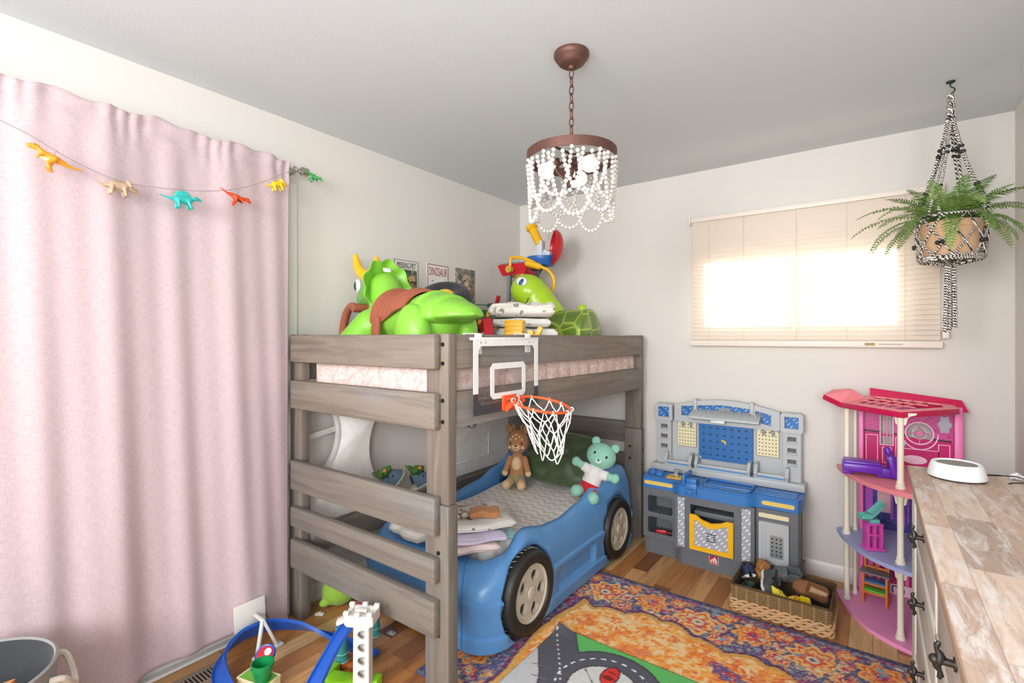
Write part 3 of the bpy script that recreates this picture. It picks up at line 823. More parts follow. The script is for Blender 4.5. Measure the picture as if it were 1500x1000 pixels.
for k in range(NS):
    z = 1.358+k*(2.094-1.358)/(NS-1)
    b = MB(); a = rad(54)
    def sl(u, v):
        s = (v-.5)*.0285; bow = .0022*(1-(2*v-1)**2)
        return V(((u-.5)*2*(BW-.004), -s*cos(a)-bow*sin(a), z+(-s)*sin(a)*-1+bow*cos(a)))
    b.grid(sl, 2, 7); o = b.build('slat', m_slat, bl, ang=80)
b = MB()
for x in (-.50, -.30, -.02, .22, .47):
    for dy in (-.0115, .0125): b.tube([(x, dy, 1.34), (x, dy, 2.1)], .0008, 5)
b.build('ladder_cord', mat('cream cord', '#d9cbb8', .8), bl)
b = MB(); b.box(BW+.004, BW+.03, -.01, .046, 1.355, 1.40, .003); b.build('hold_down_bracket', m_cream, bl)
b = MB(); b.box(-BW-.012, -BW-.002, -.02, .046, 2.085, 2.135, .002); b.build('end_bracket', m_cream, bl)
b = MB(); b.box(BW+.002, BW+.012, -.02, .046, 2.085, 2.135, .002); b.build('end_bracket', m_cream, bl)

# ================================================================ beaded chandelier
m_rust = mat('rust bronze metal', '#6b4a40', .5, .55, var=.25, nscale=90)
m_bead = plastic('white wood beads', '#d3cec7', .45)
ch = thing('chandelier', 'white beaded chandelier on a brown chain hanging from the ceiling', 'light', (-.924, 1.645, 2.44))
b = MB(); b.lathe([(.0, -.001), (.066, -.001), (.067, -.012), (.062, -.022), (.054, -.028), (.050, -.038), (.036, -.048), (.014, -.052), (.012, -.062), (0, -.064)], 40); b.build('canopy', m_rust, ch)
b = MB(); z = -.064; k = 0
while z > -.352:
    L = .0195
    pts = [V((.0085*sin(t), 0, L*cos(t))) for t in [2*pi*i/16 for i in range(16)]]
    b.tf(M.Translation((0, 0, z-.015)) @ M.Rotation(k*pi/2, 4, 'Z')); b.tube(pts, .0025, 6, True); z -= .0305; k += 1
b.tf(M()); b.build('chain', m_rust, ch)
zr = -.395
b = MB(); b.lathe([(.167, zr+.018), (.170, zr+.018), (.170, zr-.018), (.167, zr-.018)], 64, close=True)
for k in range(3):
    a = 2*pi*k/3+.4; b.bar((0, 0, zr+.012), (.168*cos(a), .168*sin(a), zr+.012), .012, .004)
b.build('ring_band', m_rust, ch)
b = MB(); b.cyl((0, 0, -.345), (0, 0, -.50), .006); b.ell((0, 0, -.50), .019); b.lathe([(0, -.40), (.022, -.40), (.024, -.41), (.010, -.425)], 24)
b.build('stem', m_rust, ch)
gb = G('lit bulb glass'); gb.set(Base_Color=(1, 1, 1, 1), Emission_Color=lin('#fff6e8'), Emission_Strength=1.0)
for k in range(3):
    a = 2*pi*k/3+rad(-20); c_, s_ = cos(a), sin(a)
    b = MB(); b.tube(spline([(0, 0, -.48), (.03*c_, .03*s_, -.475), (.055*c_, .055*s_, -.45), (.06*c_, .06*s_, -.425)], 6), .005, 8)
    b.cyl((.06*c_, .06*s_, -.43), (.067*c_, .067*s_, -.455) if False else (.064*c_, .064*s_, -.405), .017, .019)
    arm = b.build('arm', m_rust, ch)
    b = MB(); b.ell((.098*c_, .098*s_, -.448), .030); b.caps((.07*c_, .07*s_, -.425), (.085*c_, .085*s_, -.437), .013, .018); b.build('bulb', gb.m, arm)
def strand(a0, a1, depth, r=.0078, rad0=.1685, p=3.0):
    b = MB(); N = 400; pts = []
    for i in range(N+1):
        t = i/N; a = a0+(a1-a0)*(.5-.5*cos(pi*t))*.35+(a1-a0)*t*.65
        q = 1-abs(2*t-1)**p; R = rad0-.014*q
        pts.append(V((R*cos(a), R*sin(a), zr-.018-depth*q)))
    d = 0; last = None; s_ = r*2.02
    for i in range(1, N+1):
        d += (pts[i]-pts[i-1]).length
        if d >= s_:
            d = 0; b.ell(pts[i], r, n=8, m=6)
    return b.build('bead_strand', m_bead, ch)
for k in range(10):
    a = 2*pi*k/10; strand(a, a+rad(62), .150+.012*(k % 2)); strand(a+rad(18), a+rad(18+66), .215+.02*((k*3) % 2), p=2.4)

# ================================================================ macrame hanger and fern
def rope_mat():
    g = G('black and cream rope'); v = g.co('Object')
    wv = g.n('TexWave', wave_type='BANDS', bands_direction='DIAGONAL'); g.put(wv.inputs['Vector'], v)
    wv.inputs['Scale'].default_value = 55; wv.inputs['Distortion'].default_value = 3.0; wv.inputs['Detail'].default_value = 1; wv.inputs['Detail Scale'].default_value = 3
    c = g.ramp(wv.outputs['Fac'], [(.40, '#e9e2d8'), (.52, '#35312f')]); g.set(Base_Color=c, Roughness=.9); g.bump(wv.outputs['Fac'], .4, .004); return g.m
RP = rope_mat(); m_bk = mat('black wooden beads', '#22252a', .4)
px_, py_ = .265, 2.77
mh = thing('macrame_hanger', 'black and cream rope plant hanger suspended from the ceiling near the right wall', 'plant hanger', (px_, py_, 2.44))
b = MB(); b.lathe([(0, -.001), (.016, -.001), (.014, -.006), (.005, -.008), (0, -.010)], 20); b.tube(spline([(0, 0, -.008), (0, 0, -.022), (.012, 0, -.032), (.012, 0, -.044), (0, 0, -.052), (-.008, 0, -.046)], 5), .0026, 8); b.build('hook', mat('dark green iron', '#20382f', .5, .4), mh)
b = MB()
for k in range(2):
    b.tube([(.0085*cos(t*3+k*pi), .0085*sin(t*3+k*pi), -.05-.11*t/4.2) for t in [i*.2 for i in range(22)]], .0075, 8)
b.torus((0, 0, -.165), .014, .006); b.build('twisted_loop', RP, mh)
b = MB(); b.torus((0, 0, -.158), .013, .0035); b.build('binding', m_bk, mh)
zt, zb, R_ = -.575, -.745, .118
for k in range(4):
    a = pi/4+k*pi/2+.25; c_, s_ = cos(a), sin(a)
    b = MB()
    for d in (-.0055, .0055):
        ox, oy = -s_*d, c_*d
        b.tube(spline([(.008*c_+ox, .008*s_+oy, -.16), (.030*c_+ox, .030*s_+oy, -.26), (.068*c_+ox*1.3, .068*s_+oy*1.3, -.40), (.115*c_+ox*2, .115*s_+oy*2, -.52), (R_*c_+ox*4, R_*s_+oy*4, zt)], 6), .0052, 7)
    cd = b.build('hanging_cord', RP, mh)
    for (q, zz) in ((.035, -.285), (.041, -.31), (.089, -.455), (.096, -.475)):
        for d in (-.008, .008):
            b = MB(); b.ell((q*c_-s_*d, q*s_+c_*d, zz+d*.4), .0085, n=12, m=8); b.build('bead', m_bk, cd)
b = MB()
b.torus((0, 0, zt), R_, .0055, n=48); b.torus((0, 0, zb), R_-.012, .0065, n=48); b.torus((0, 0, zb-.010), R_-.018, .0065, n=48)
for k in range(10):
    for s_ in (1, -1):
        a0 = 2*pi*k/10
        b.tube([((R_-.001-(.010*t*t))*cos(a0+s_*t*2*pi/10*1.5), (R_-.001-.010*t*t)*sin(a0+s_*t*2*pi/10*1.5), zt+(zb-zt)*t) for t in [i/10 for i in range(11)]], .0042, 6)
for k in range(10):
    a0 = 2*pi*k/10; b.tube([((R_-.018)*(1-t)*cos(a0)+.006*cos(a0)*t, (R_-.018)*(1-t)*sin(a0)+.006*sin(a0)*t, zb-.012-.02*t) for t in (0, .35, .7, 1)], .005, 6)
b.build('net', RP, mh)
for k in range(5):
    for a, dz in ((2*pi*k/5+.5, -.03), (2*pi*k/5+.64, -.028)):
        b = MB(); b.ell(((R_+.001)*cos(a), (R_+.001)*sin(a), (zt+zb)/2+dz), .009, n=10, m=8); b.build('bead', m_bk, mh)
b = MB(); rr = random.Random(3)
for k in range(14):
    a = rr.random()*6.28; q = .004+.014*rr.random(); e = q+.012*rr.random()
    b.tube(spline([(q*cos(a), q*sin(a), zb-.03), (q*1.2*cos(a), q*1.2*sin(a), zb-.12), (e*cos(a), e*sin(a), -1.03-.03*rr.random())], 4), .0048, 6)
b.torus((0, 0, zb-.035), .012, .006); b.build('tassel', RP, mh)

m_terra = mat('tan clay pot', '#d9b08a', .7, var=.08, nscale=18)
pf = thing('potted_fern', 'green fern in a tan clay pot held by the rope plant hanger', 'plant', (px_, py_, 2.44+zb+.004))
b = MB(); b.lathe([(0, 0), (.084, 0), (.090, .01), (.100, .112), (.104, .114), (.105, .142), (.100, .144), (.096, .142), (.092, .11), (.0, .11)], 48); b.build('pot', m_terra, pf)
b = MB(); b.lathe([(0, .13), (.07, .129), (.094, .12)], 32); b.build('soil', mat('dark potting soil', '#3c3026', .95, var=.4), pf)
lf = G('fern leaf'); nz = lf.noise(lf.co(), 40, 2); oi = lf.n('ObjectInfo')
lc = lf.ramp(lf.math('ADD', lf.math('MULTIPLY', nz, .5), lf.math('MULTIPLY', oi.outputs['Random'], .5)), [(.2, '#557a30'), (.5, '#79a049'), (.8, '#a5bd6c')]); lf.set(Base_Color=lc, Roughness=.55); lf = lf.m
def frond(az, L, lift, droop, w_=.036, seed=0):
    rr = random.Random(seed); b = MB(); N = 26; pts = []
    p = V((.03*cos(az), .03*sin(az), .14)); el = lift; st = L/N; a = az
    for i in range(N+1):
        pts.append(p.copy()); p = p+V((cos(a)*cos(el), sin(a)*cos(el), sin(el)))*st; el -= droop/N; a += rr.uniform(-.02, .02)
    b.tube(pts, [.0018*(1-.7*i/N) for i in range(N+1)], 5)
    for i in range(3, N+1):
        t = i/N; d = (pts[i]-pts[i-1]).normalized(); sd = d.cross(V((0, 0, 1))).normalized(); up = sd.cross(d)
        wl = w_*(min(1, (t-.05)*6))*(1-t)**.55*1.05+.003
        for s_ in (1, -1):
            q = pts[i]; dr = (sd*s_+d*.35+up*rr.uniform(-.05, .22)).normalized(); hw = st*.40
            m1 = q+dr*wl*.45+up*.002; tip = q+dr*wl-up*wl*.15
            b.raw([q-d*hw*.6, q+d*hw*.6, m1+d*hw, m1-d*hw, tip], [(0, 1, 2, 3), (3, 2, 4)])
    return b.build('frond', lf, pf, ang=80, recalc=False)
rr = random.Random(11); nf = 0
for k in range(38):
    az = 2*pi*k/38*1.0+rr.uniform(-.1, .1); tier = k % 3
    L = (.34, .30, .23)[tier]*rr.uniform(.88, 1.1)
    if cos(az) > .15: L = min(L, .225/cos(az))
    frond(az, L, (.75, .5, 1.1)[tier]+rr.uniform(-.12, .12), (1.35, 1.8, .9)[tier]+rr.uniform(-.2, .2), .056, k)
# ================================================================ things lying on the top bunk
LIME = plastic('lime green plastic', '#86c640', .38); BRN = plastic('saddle brown plastic', '#a2583f', .55); YEL = plastic('yellow plastic', '#f2b81c', .35)
t = thing('dinosaur_ride_on', 'lime green triceratops ride-on toy with brown saddle and yellow horn on the top bunk', 'ride-on toy', (-1.83, 1.615, 1.268), rad(-11))
b = MB()
b.caps((-.12, 0, .19), (.27, 0, .165), .12, .12)                       # trunk
b.caps((-.14, 0, .22), (-.19, 0, .34), .10, .085)                       # neck
for s in (-1, 1):
    b.caps((-.14, s*.10, .15), (-.22, s*.17, .05), .085, .075); b.caps((-.22, s*.17, .05), (-.28, s*.19, .03), .07, .05)
    b.ell((.285, s*.125, .115), (.10, .07, .125)); b.ell((.29, s*.14, .05), (.095, .07, .045))
body = organic('body', b, .011, LIME, t, 8)
b = MB()                                                                 # scalloped frill, a dished shell
def fr(u, v):
    a = 2*pi*u; k = v**.8; sc = 1+.055*cos(9*a)*k
    ry, rz = .130*k*sc, .152*k*sc; y = ry*cos(a); z = rz*sin(a)*(1 if sin(a) > 0 else .82)
    return V((-.205+.075*k*k-.02-(.18*z), y, .335+z))
b.grid(fr, 91, 12); b.grid(lambda u, v: fr(u, v)+V((-.014-.006*(1-v), 0, .004)), 91, 12)
b.grid(lambda u, v: fr(u, 1)*(1-v)+(fr(u, 1)+V((-.014, 0, .004)))*v+V((.006, 0, 0))*sin(pi*v), 91, 5)
b.build('frill', LIME, t, merge=.0008)
b = MB(); b.caps((-.27, 0, .33), (-.38, 0, .30), .085, .06); b.caps((-.38, 0, .29), (-.43, 0, .26), .055, .03)
hd = organic('head', b, .009, plastic('leaf green plastic', '#6fae4a', .4), t, 5)
for s in (-1, 1):
    b = MB(); b.ell((-.345, s*.072, .365), (.028, .012, .033), n=18, m=12); e = b.build('eye', mat('white eye', '#ecebe6', .3), t)
    b = MB(); b.ell((-.352, s*.081, .362), (.015, .008, .024), n=14, m=8); b.build('pupil', mat('dark teal eye', '#2c4a4c', .3), e)
    b = MB(); b.tube(spline([(-.27, s*.04, .40), (-.33, s*.055, .43), (-.375, s*.06, .475), (-.395, s*.06, .525)], 6), [.036-.0012*i for i in range(19)], 14); b.ell((-.395, s*.06, .525), .0145, n=10, m=8); b.build('horn', YEL, t)
b = MB(); b.tube(spline([(-.30, -.10, .245), (-.36, -.10, .255), (-.42, -.10, .215), (-.46, -.10, .13), (-.463, -.10, .02)], 8), .021, 12); b.build('handle', BRN, t)
b = MB(); b.tube([(-.30, -.12, .245), (-.30, .1, .245)], .023, 12); b.build('handle_bar', BRN, t)
b = MB()                                                                 # saddle draped over the back
def sad(off):
    def f(u, v):
        x = -.035+.26*v; a = (u-.5)*2; A = a*1.75*(1-.45*max(0, v-.25)); r = .138-.012*v+.008*sin(pi*v)-.018*sin(pi*min(1, v*1.3))+off
        zc = .185-.012*v
        drop = 0 if abs(a) < .86 else 0
        return V((x-.02*abs(a), r*1.02*sin(A), zc+r*cos(A)-.0))
    return f
b.grid(sad(.0), 48, 30); b.grid(sad(.010), 48, 30)
for (uu, fl_) in ((0, 1), (1, 1)): b.grid(lambda u, v: sad(.010*u)(uu, v), 3, 30)
for vv in (0, 1): b.grid(lambda u, v: sad(.010*v)(u, vv), 48, 3)
for k in range(5):
    v_ = .16+.14*k; b.tube([sad(.011)(.03+.94*i/30, v_) for i in range(31)], .0035, 6)
sd = b.build('saddle', BRN, t, merge=.0006)
for s in (-1, 1):
    b = MB(); b.obox((.0, s*.150, .085), (.062, .02, .21), (s*.05, 0, 0), .006); b.build('strap', BRN, sd)
b = MB(); b.obox((-.10, -.128, .15), (.045, .006, .06), (rad(20), 0, 0), .002); b.build('battery_cover', plastic('leaf green plastic', '#6fae4a', .4), t)
b = MB(); b.obox((-.165, .0, .435), (.003, .042, .022), (0, rad(-25), 0), .001); b.build('paper_label', m_paper, t)
b = MB()
TX = [.17, .24, .30, .307, .365, .40, .407, .45, .495, .53, .552]; TW = [.10, .135, .142, .130, .134, .128, .114, .108, .090, .062, .002]; TH = [.08, .118, .124, .112, .104, .096, .082, .070, .054, .036, .002]
def tl_(u, v):
    x = TX[0]+(TX[-1]-TX[0])*u; w_ = np.interp(x, TX, TW); h = np.interp(x, TX, TH); a = 2*pi*v; up = sin(a) > 0
    return V((x, w_*cos(a), .172+.012*u+h*sin(a)*(1 if up else .30)))
b.grid(tl_, 70, 40, False, True); b.build('tail', LIME, t)

t = thing('round_cushion', 'green round cushion topped by a black ring with yellow centre behind the ride-on dinosaur', 'cushion', (-1.855, 1.935, 1.262))
b = MB(); b.ell((0, .02, .15), (.165, .125, .15)); b.caps((-.03, .03, .20), (-.05, .03, .255), .12, .10); organic('base_cushion', b, .012, fabric('emerald plush', '#2f9247'), t, 5)
old = M.Translation((.02, -.03, .315)) @ Euler((rad(28), rad(17), 0)).to_matrix().to_4x4()
b = MB(); b.tf(old); b.torus((0, 0, 0), .085, .046, n=48, m=16, sc=(1.12, 1, .9)); b.build('black_ring', fabric('black plush', '#26262a'), t)
b = MB(); b.tf(old); b.ell((0, 0, .006), (.058, .05, .030)); b.build('yellow_centre', fabric('yellow plush', '#e8b81d'), t)

# lookout-tower play set in the far corner
GR = plastic('grey plastic', '#7d8086', .4); RED = plastic('red plastic', '#c81f2d', .3); BLU = plastic('royal blue plastic', '#2a63ae', .35); LG = plastic('pale grey plastic', '#d3d9de', .4)
t = thing('toy_tower', 'toy tower with red dome, blue bowl and yellow tube at the top bunk corner', 'toy', (-2.04, 2.96, 1.248))
def part(name, m, fn, par=None):
    b = MB(); fn(b); return b.build(name, m, par or t)
part('base', GR, lambda b: (b.box(-.16, .14, -.11, .14, 0, .03, .006),))
part('leg_frame', GR, lambda b: (b.bar((-.14, -.06, .03), (-.10, -.06, .56), .03, .022, .003), b.bar((-.10, -.10, .03), (-.075, -.10, .56), .022, .03, .003), b.bar((.10, .06, .03), (.06, .06, .56), .03, .022, .003), b.bar((-.12, -.085, .30), (.08, -.085, .30), .018, .018, .002), b.bar((-.12, -.085, .10), (.08, -.085, .10), .018, .018, .002)))
part('lookout_deck', plastic('dark grey plastic', '#4b4f55', .45), lambda b: (b.box(-.27, -.10, -.12, 0, .345, .365, .004),))
part('red_lever', RED, lambda b: (b.obox((-.215, -.06, .395), (.02, .03, .06), (0, .3, 0), .004),))
part('red_tray', RED, lambda b: (b.raw([(-.18, -.11, .64), (.09, -.11, .64), (.09, .09, .64), (-.18, .09, .64), (-.15, -.09, .565), (.05, -.09, .565), (.05, .07, .565), (-.15, .07, .565)], [(0, 1, 2, 3), (4, 7, 6, 5), (0, 4, 5, 1), (1, 5, 6, 2), (2, 6, 7, 3), (3, 7, 4, 0)]),))
part('tray_lid', GR, lambda b: (b.box(-.165, .07, -.10, .08, .64, .652, .004),))
ga = G('amber clear plastic'); ga.set(Base_Color=lin('#f0c63a'), Roughness=.15, Transmission_Weight=.55)
part('clear_tube', ga.m, lambda b: (b.cyl((.0, -.03, .30), (.0, -.03, .565), .062, n=32),))
part('paw_badge', mat('cream badge paint', '#ddcdb8', .5, var=.1), lambda b: (b.cyl((.025, -.115, .29), (.025, -.098, .292), .042, n=28),))
part('badge_pads', mat('brown badge paint', '#8a6a58', .6), lambda b: [b.ell((.025+x, -.116, .29+z), (r, .003, r), n=12, m=8) for x, z, r in ((0, -.012, .015), (-.02, .008, .007), (-.007, .02, .007), (.008, .02, .007), (.021, .008, .007))])
part('tilted_arm', plastic('dark grey plastic', '#4b4f55', .45), lambda b: (b.bar((.02, 0, .60), (.16, .0, .66), .06, .05, .006), b.bar((.06, -.02, .50), (.21, -.02, .68), .016, .03, .003)))
part('yellow_arm', YEL, lambda b: (b.tube(spline([(-.055, -.12, .60), (-.05, -.12, .665), (-.03, -.12, .685), (.10, -.12, .655), (.20, -.12, .60), (.27, -.11, .56), (.30, -.10, .49), (.27, -.09, .41), (.235, -.08, .38)], 8), .011, 10), b.caps((.10, -.12, .63), (.19, -.12, .60), .026, .022)))
part('knob', plastic('mustard plastic', '#c9a53c', .4), lambda b: (b.cyl((-.055, -.145, .60), (-.055, -.11, .60), .025, n=20),))
def bowl(b):
    b.tf(M.Translation((.145, -.01, .655))); b.lathe([(.02, -.045), (.085, -.035), (.102, -.008), (.108, .012), (.108, .026), (.10, .026), (.094, .012), (.0, .008)], 40)
part('blue_bowl', BLU, bowl)
part('pedestal', LG, lambda b: (b.box(.105, .155, -.03, .02, .66, .80, .008), b.bar((.10, -.005, .665), (.09, -.005, .73), .02, .02, .002), b.obox((.19, -.01, .70), (.06, .05, .05), (0, .5, 0), .008)))
def tele(b):
    b.tf(mtx((.125, -.005, .775), (1, 0, .55), (0, 1, 0)))
    b.lathe([(0, 0), (.030, 0), (.032, .13), (.041, .135), (.042, .16), (.034, .165), (.030, .155), (0, .15)], 28)
part('yellow_tube', YEL, tele)
def dome(b):
    b.tf(M.Translation((.225, .0, .745)) @ Euler((0, rad(97), rad(42))).to_matrix().to_4x4())
    prof = [(.125*cos(a), .075*sin(a)) for a in [pi/2*k/10 for k in range(11)]]
    b.lathe(prof+[(p[0]*.93, p[1]*.9-.002) for p in prof[::-1]], 44, (1, 1), close=True)
part('red_dome', RED, dome)

# green toy helicopter
t = thing('toy_helicopter', 'small green and yellow toy helicopter beside the toy tower', 'toy', (-2.02, 2.53, 1.248), rad(15))
GD = plastic('bottle green plastic', '#2c6b43', .4)
def hb(b): b.caps((-.07, 0, .235), (.06, 0, .24), .062, .052); b.caps((-.08, 0, .25), (-.20, 0, .27), .03, .015)
b = MB(); hb(b); organic('fuselage', b, .008, GD, t, 3)
part('tail_fin', GD, lambda b: (b.obox((-.205, 0, .30), (.04, .012, .07), (0, -.2, 0), .003),))
part('skid', YEL, lambda b: [b.tube(spline([(-.12, s*.055, .015), (.10, s*.055, .01), (.13, s*.055, .03)], 4), .010, 8) for s in (-1, 1)]+[b.bar((x, s*.05, .01), (x, s*.03, .20), .014, .014) for x in (-.06, .05) for s in (-1, 1)])
part('stripe', YEL, lambda b: (b.lathe([(.0, .0)], 3) if False else b.torus((-.0, 0, .237), .058, .012, (0, pi/2, 0), 28, 8), b.obox((.075, 0, .215), (.07, .07, .03), (0, .2, 0), .008)))
part('rotor', GD, lambda b: (b.cyl((0, 0, .29), (0, 0, .325), .009), b.obox((0, 0, .325), (.26, .018, .006), (0, 0, .6), .002), b.obox((0, 0, .325), (.26, .018, .006), (0, 0, .6+pi/2), .002)))

# inflatable turtle
TG = plastic('lime vinyl', '#a9cd2b', .25); 
t = thing('inflatable_turtle', 'inflatable lime turtle with olive shell on the far end of the top bunk', 'inflatable toy', (-1.70, 2.74, 1.250))
b = MB(); b.ell((-.13, -.05, .415), (.125, .12, .11), (0, .35, 0), 28, 18); b.caps((-.10, -.03, .375), (.03, 0, .22), .115, .10); organic('head', b, .010, TG, t, 8)
b = MB(); b.ell((-.115, -.155, .47), (.040, .016, .030), (rad(-25), .35, 0), 20, 12); e = b.build('eye', mat('white eye', '#ecebe6', .3), t)
b = MB(); b.ell((-.108, -.169, .465), (.016, .008, .024), (rad(-25), .35, 0), 16, 10); b.build('iris', mat('blue eye paint', '#2d5f94', .3), e)
b = MB(); b.tube(spline([(-.165, -.158, .347), (-.12, -.163, .320), (-.085, -.155, .327), (-.07, -.143, .365)], 6), .0025, 6); b.build('smile', m_ink, t)
gs = G('olive shell vinyl'); p = gs.co('Object', (9, 9, 9)); vo = gs.n('TexVoronoi', feature='DISTANCE_TO_EDGE'); gs.put(vo.inputs['Vector'], p); vo.inputs['Scale'].default_value = 1.1; vo.inputs['Randomness'].default_value = .25
gs.set(Base_Color=gs.ramp(vo.outputs['Distance'], [(.03, '#a4bd4a'), (.06, '#6d8a34'), (.4, '#5f7d2f')]), Roughness=.28)
b = MB()
def sh(u, v):
    a = 2*pi*v; x = -.04+.36*u; e = min(1, (u)/.12, (1-u)/.10); r = .142*(1-(1-max(0, e))**2.5*.62)+.002*sin(a*6+x*40)
    return V((x, r*cos(a), .143+r*sin(a)))
b.grid(sh, 40, 48, False, True); 
for uu in (0, 1): b.raw([sh(uu, k/48) for k in range(48)], [tuple(range(48))])
b.build('shell', gs.m, t, ang=60)
b = MB(); b.ell((.22, .03, .29), (.028, .025, .03)); b.build('tail', TG, t)

# folded laundry pile
def print_mat(name, base, cols, sc=26, thr=.30, rough=.9):
    g = G(name); v = g.co('Object'); nz = g.n('TexNoise'); g.put(nz.inputs['Vector'], v); nz.inputs['Scale'].default_value = sc; nz.inputs['Detail'].default_value = 1.5
    vo = g.n('TexVoronoi'); vo.inputs['Scale'].default_value = sc*.9; dv = g.nt.nodes.new('ShaderNodeVectorMath'); dv.operation = 'MULTIPLY_ADD'
    g.put(dv.inputs[0], nz.outputs['Color']); dv.inputs[1].default_value = (.06, .06, .06); g.put(dv.inputs[2], v); g.put(vo.inputs['Vector'], dv.outputs[0])
    m_ = g.math('LESS_THAN', vo.outputs['Distance'], thr); sel = g.sep(vo.outputs['Color'])[0]
    pc = g.ramp(sel, [(i/len(cols), c) for i, c in enumerate(cols)], 'CONSTANT')
    c = g.mix(g.math('MULTIPLY', m_, g.math('GREATER_THAN', g.sep(vo.outputs['Color'])[1], .35)), lin(base), pc)
    g.set(Base_Color=c, Roughness=rough, Sheen_Weight=.1); g.bump(g.noise(v, 14, 3), .3, .012); return g.m
PR1 = print_mat('cream cloth with grey prints', '#e6dfd5', ['#8f8a80', '#a8a48f', '#8c8f96']); PR2 = print_mat('white cloth with animal prints', '#e5e2dc', ['#7d7a74', '#9a948c', '#b29a92'], 20); PR3 = print_mat('white cloth with blue prints', '#e2e6ea', ['#4a86b8', '#79a9cf', '#2f5f8c'], 30, .4)
def folded(name, label, cat, loc, size, m, rot=0, seed=0, lump=.003, group=None, layers=2):
    """a folded cloth: soft layered block with rounded fold edges"""
    rr = random.Random(seed); b = MB(); w_, d_, h_ = size; ph = [rr.random()*6 for _ in range(8)]
    def f(u, v):
        # v runs around the section (rounded), u along the length
        a = 2*pi*v; cx, sz = cos(a), sin(a); p = 5.0
        k = (abs(cx)**p+abs(sz)**p)**(-1/p); e = min(1, u/.07, (1-u)/.07); e = 1-(1-max(0, e))**2
        y = d_/2*cx*k*(.94+.06*e); z = h_/2*sz*k*(.45+.55*e)
        x = (u-.5)*w_
        groove = -.10*d_*0
        y += .010*sin(9*x/w_+ph[0])*(1+.4*sz)+.004*sin(layers*2*pi*(z/h_)+ph[5])*(1 if abs(cx) > .5 else .2)
        top = max(0, sz)
        z += top*(lump*sin(4.5*x/w_*2+ph[1])*cos(3*y/d_*2+ph[2])+lump*.5*sin(11*x/w_+7*y/d_+ph[3]))
        return V((x, y, z+h_/2))
    b.grid(f, 46, 56, False, True)
    for uu in (0, 1): b.raw([f(uu, k/56) for k in range(56)], [tuple(range(56))])
    o = b.build(name, m, None, ang=60); o.location = loc; o.rotation_euler = (0, 0, rot)
    return tag(o, label, cat, group)
lx, ly = -1.61, 2.30
folded('folded_blanket', 'lowest blue-printed cloth in the laundry pile on the top bunk', 'blanket', (lx+.03, ly, 1.249), (.34, .30, .085), PR3, .9, 1)
folded('folded_blanket', 'white animal-print cloth in the middle of the laundry pile on the top bunk', 'blanket', (lx+.01, ly, 1.340), (.33, .29, .07), PR2, .75, 2)
folded('folded_blanket', 'second cream printed cloth from the top of the laundry pile on the top bunk', 'blanket', (lx-.01, ly, 1.416), (.33, .28, .05), PR2, .6, 5)
folded('folded_blanket', 'puffy cream printed blanket on top of the laundry pile on the top bunk', 'blanket', (lx-.01, ly+.0, 1.472), (.36, .30, .075), PR1, .65, 3, .018)

# toys against the side rail
t = thing('toy_truck', 'black and grey toy construction truck with CAT lettering on the top bunk', 'toy truck', (-1.585, 1.935, 1.248), rad(-52))
BK = plastic('black plastic', '#232426', .4)
part('chassis', plastic('dark grey plastic', '#4b4f55', .45), lambda b: (b.box(-.09, .09, -.045, .045, .03, .145, .006), b.box(-.05, .07, -.04, .04, .145, .165, .004)))
part('cab', BK, lambda b: (b.box(-.06, .05, -.04, .04, .165, .215, .008), b.obox((.03, 0, .185), (.05, .07, .05), (0, .4, 0), .006)))
part('boom', plastic('orange plastic', '#e08a24', .4), lambda b: (b.obox((.06, -.02, .175), (.07, .03, .03), (0, -.4, 0), .005),))
for sx in (-.055, .055):
    for sy in (-1, 1):
        part('wheel', BK, lambda b: (b.cyl((sx, sy*.04, .031), (sx, sy*.064, .031), .031, n=24), b.cyl((sx, sy*.064, .031), (sx, sy*.066, .031), .014, n=16)))
part('headlamp', LG, lambda b: (b.cyl((.088, -.02, .12), (.097, -.02, .12), .012, n=14),))
text('lettering', 'CAT', .034, .017, m_paper, mtx((0, -.0405, .192), (1, 0, 0), (0, 0, 1)), t, .001)
t = thing('toy_bucket', 'ribbed yellow toy excavator bucket beside the black toy truck on the top bunk', 'toy', (-1.435, 2.015, 1.248), rad(25))
part('bucket', YEL, lambda b: (b.box(-.062, .03, -.05, .05, 0, .2, .008), [b.box(-.066, .033, -.053, -.048, .02+k*.021, .028+k*.021, .002) for k in range(9)], [b.box(-.067, -.061, -.046, .046, .02+k*.021, .028+k*.021, .002) for k in range(9)]))
part('bucket_arm', YEL, lambda b: (b.box(.028, .10, -.02, .02, .0, .13, .006), b.bar((.09, 0, .11), (.115, 0, .165), .03, .025, .004), b.cyl((.065, -.03, .135), (.065, .03, .135), .014)))
t = thing('toy_ramp', 'red toy wedge with white mark between the dinosaur tail and the black truck', 'toy', (-1.47, 1.815, 1.248), rad(-30))
part('wedge', RED, lambda b: (b.prism([(-.05, 0), (.045, 0), (.02, .17), (-.015, .20), (-.055, .15)], -.02, .02) if False else b.tf(mtx((0, 0, 0), (1, 0, 0), (0, 0, 1))).prism([(-.05, 0), (.05, 0), (.035, .06), (-.005, .205), (-.05, .175)], -.022, .022),))
part('white_mark', m_paper, lambda b: (b.tf(mtx((0, -.0222, 0), (1, 0, 0), (0, 0, 1))).prism([(-.02, .10), (.01, .12), (.0, .14), (-.03, .13)], 0, .001),))
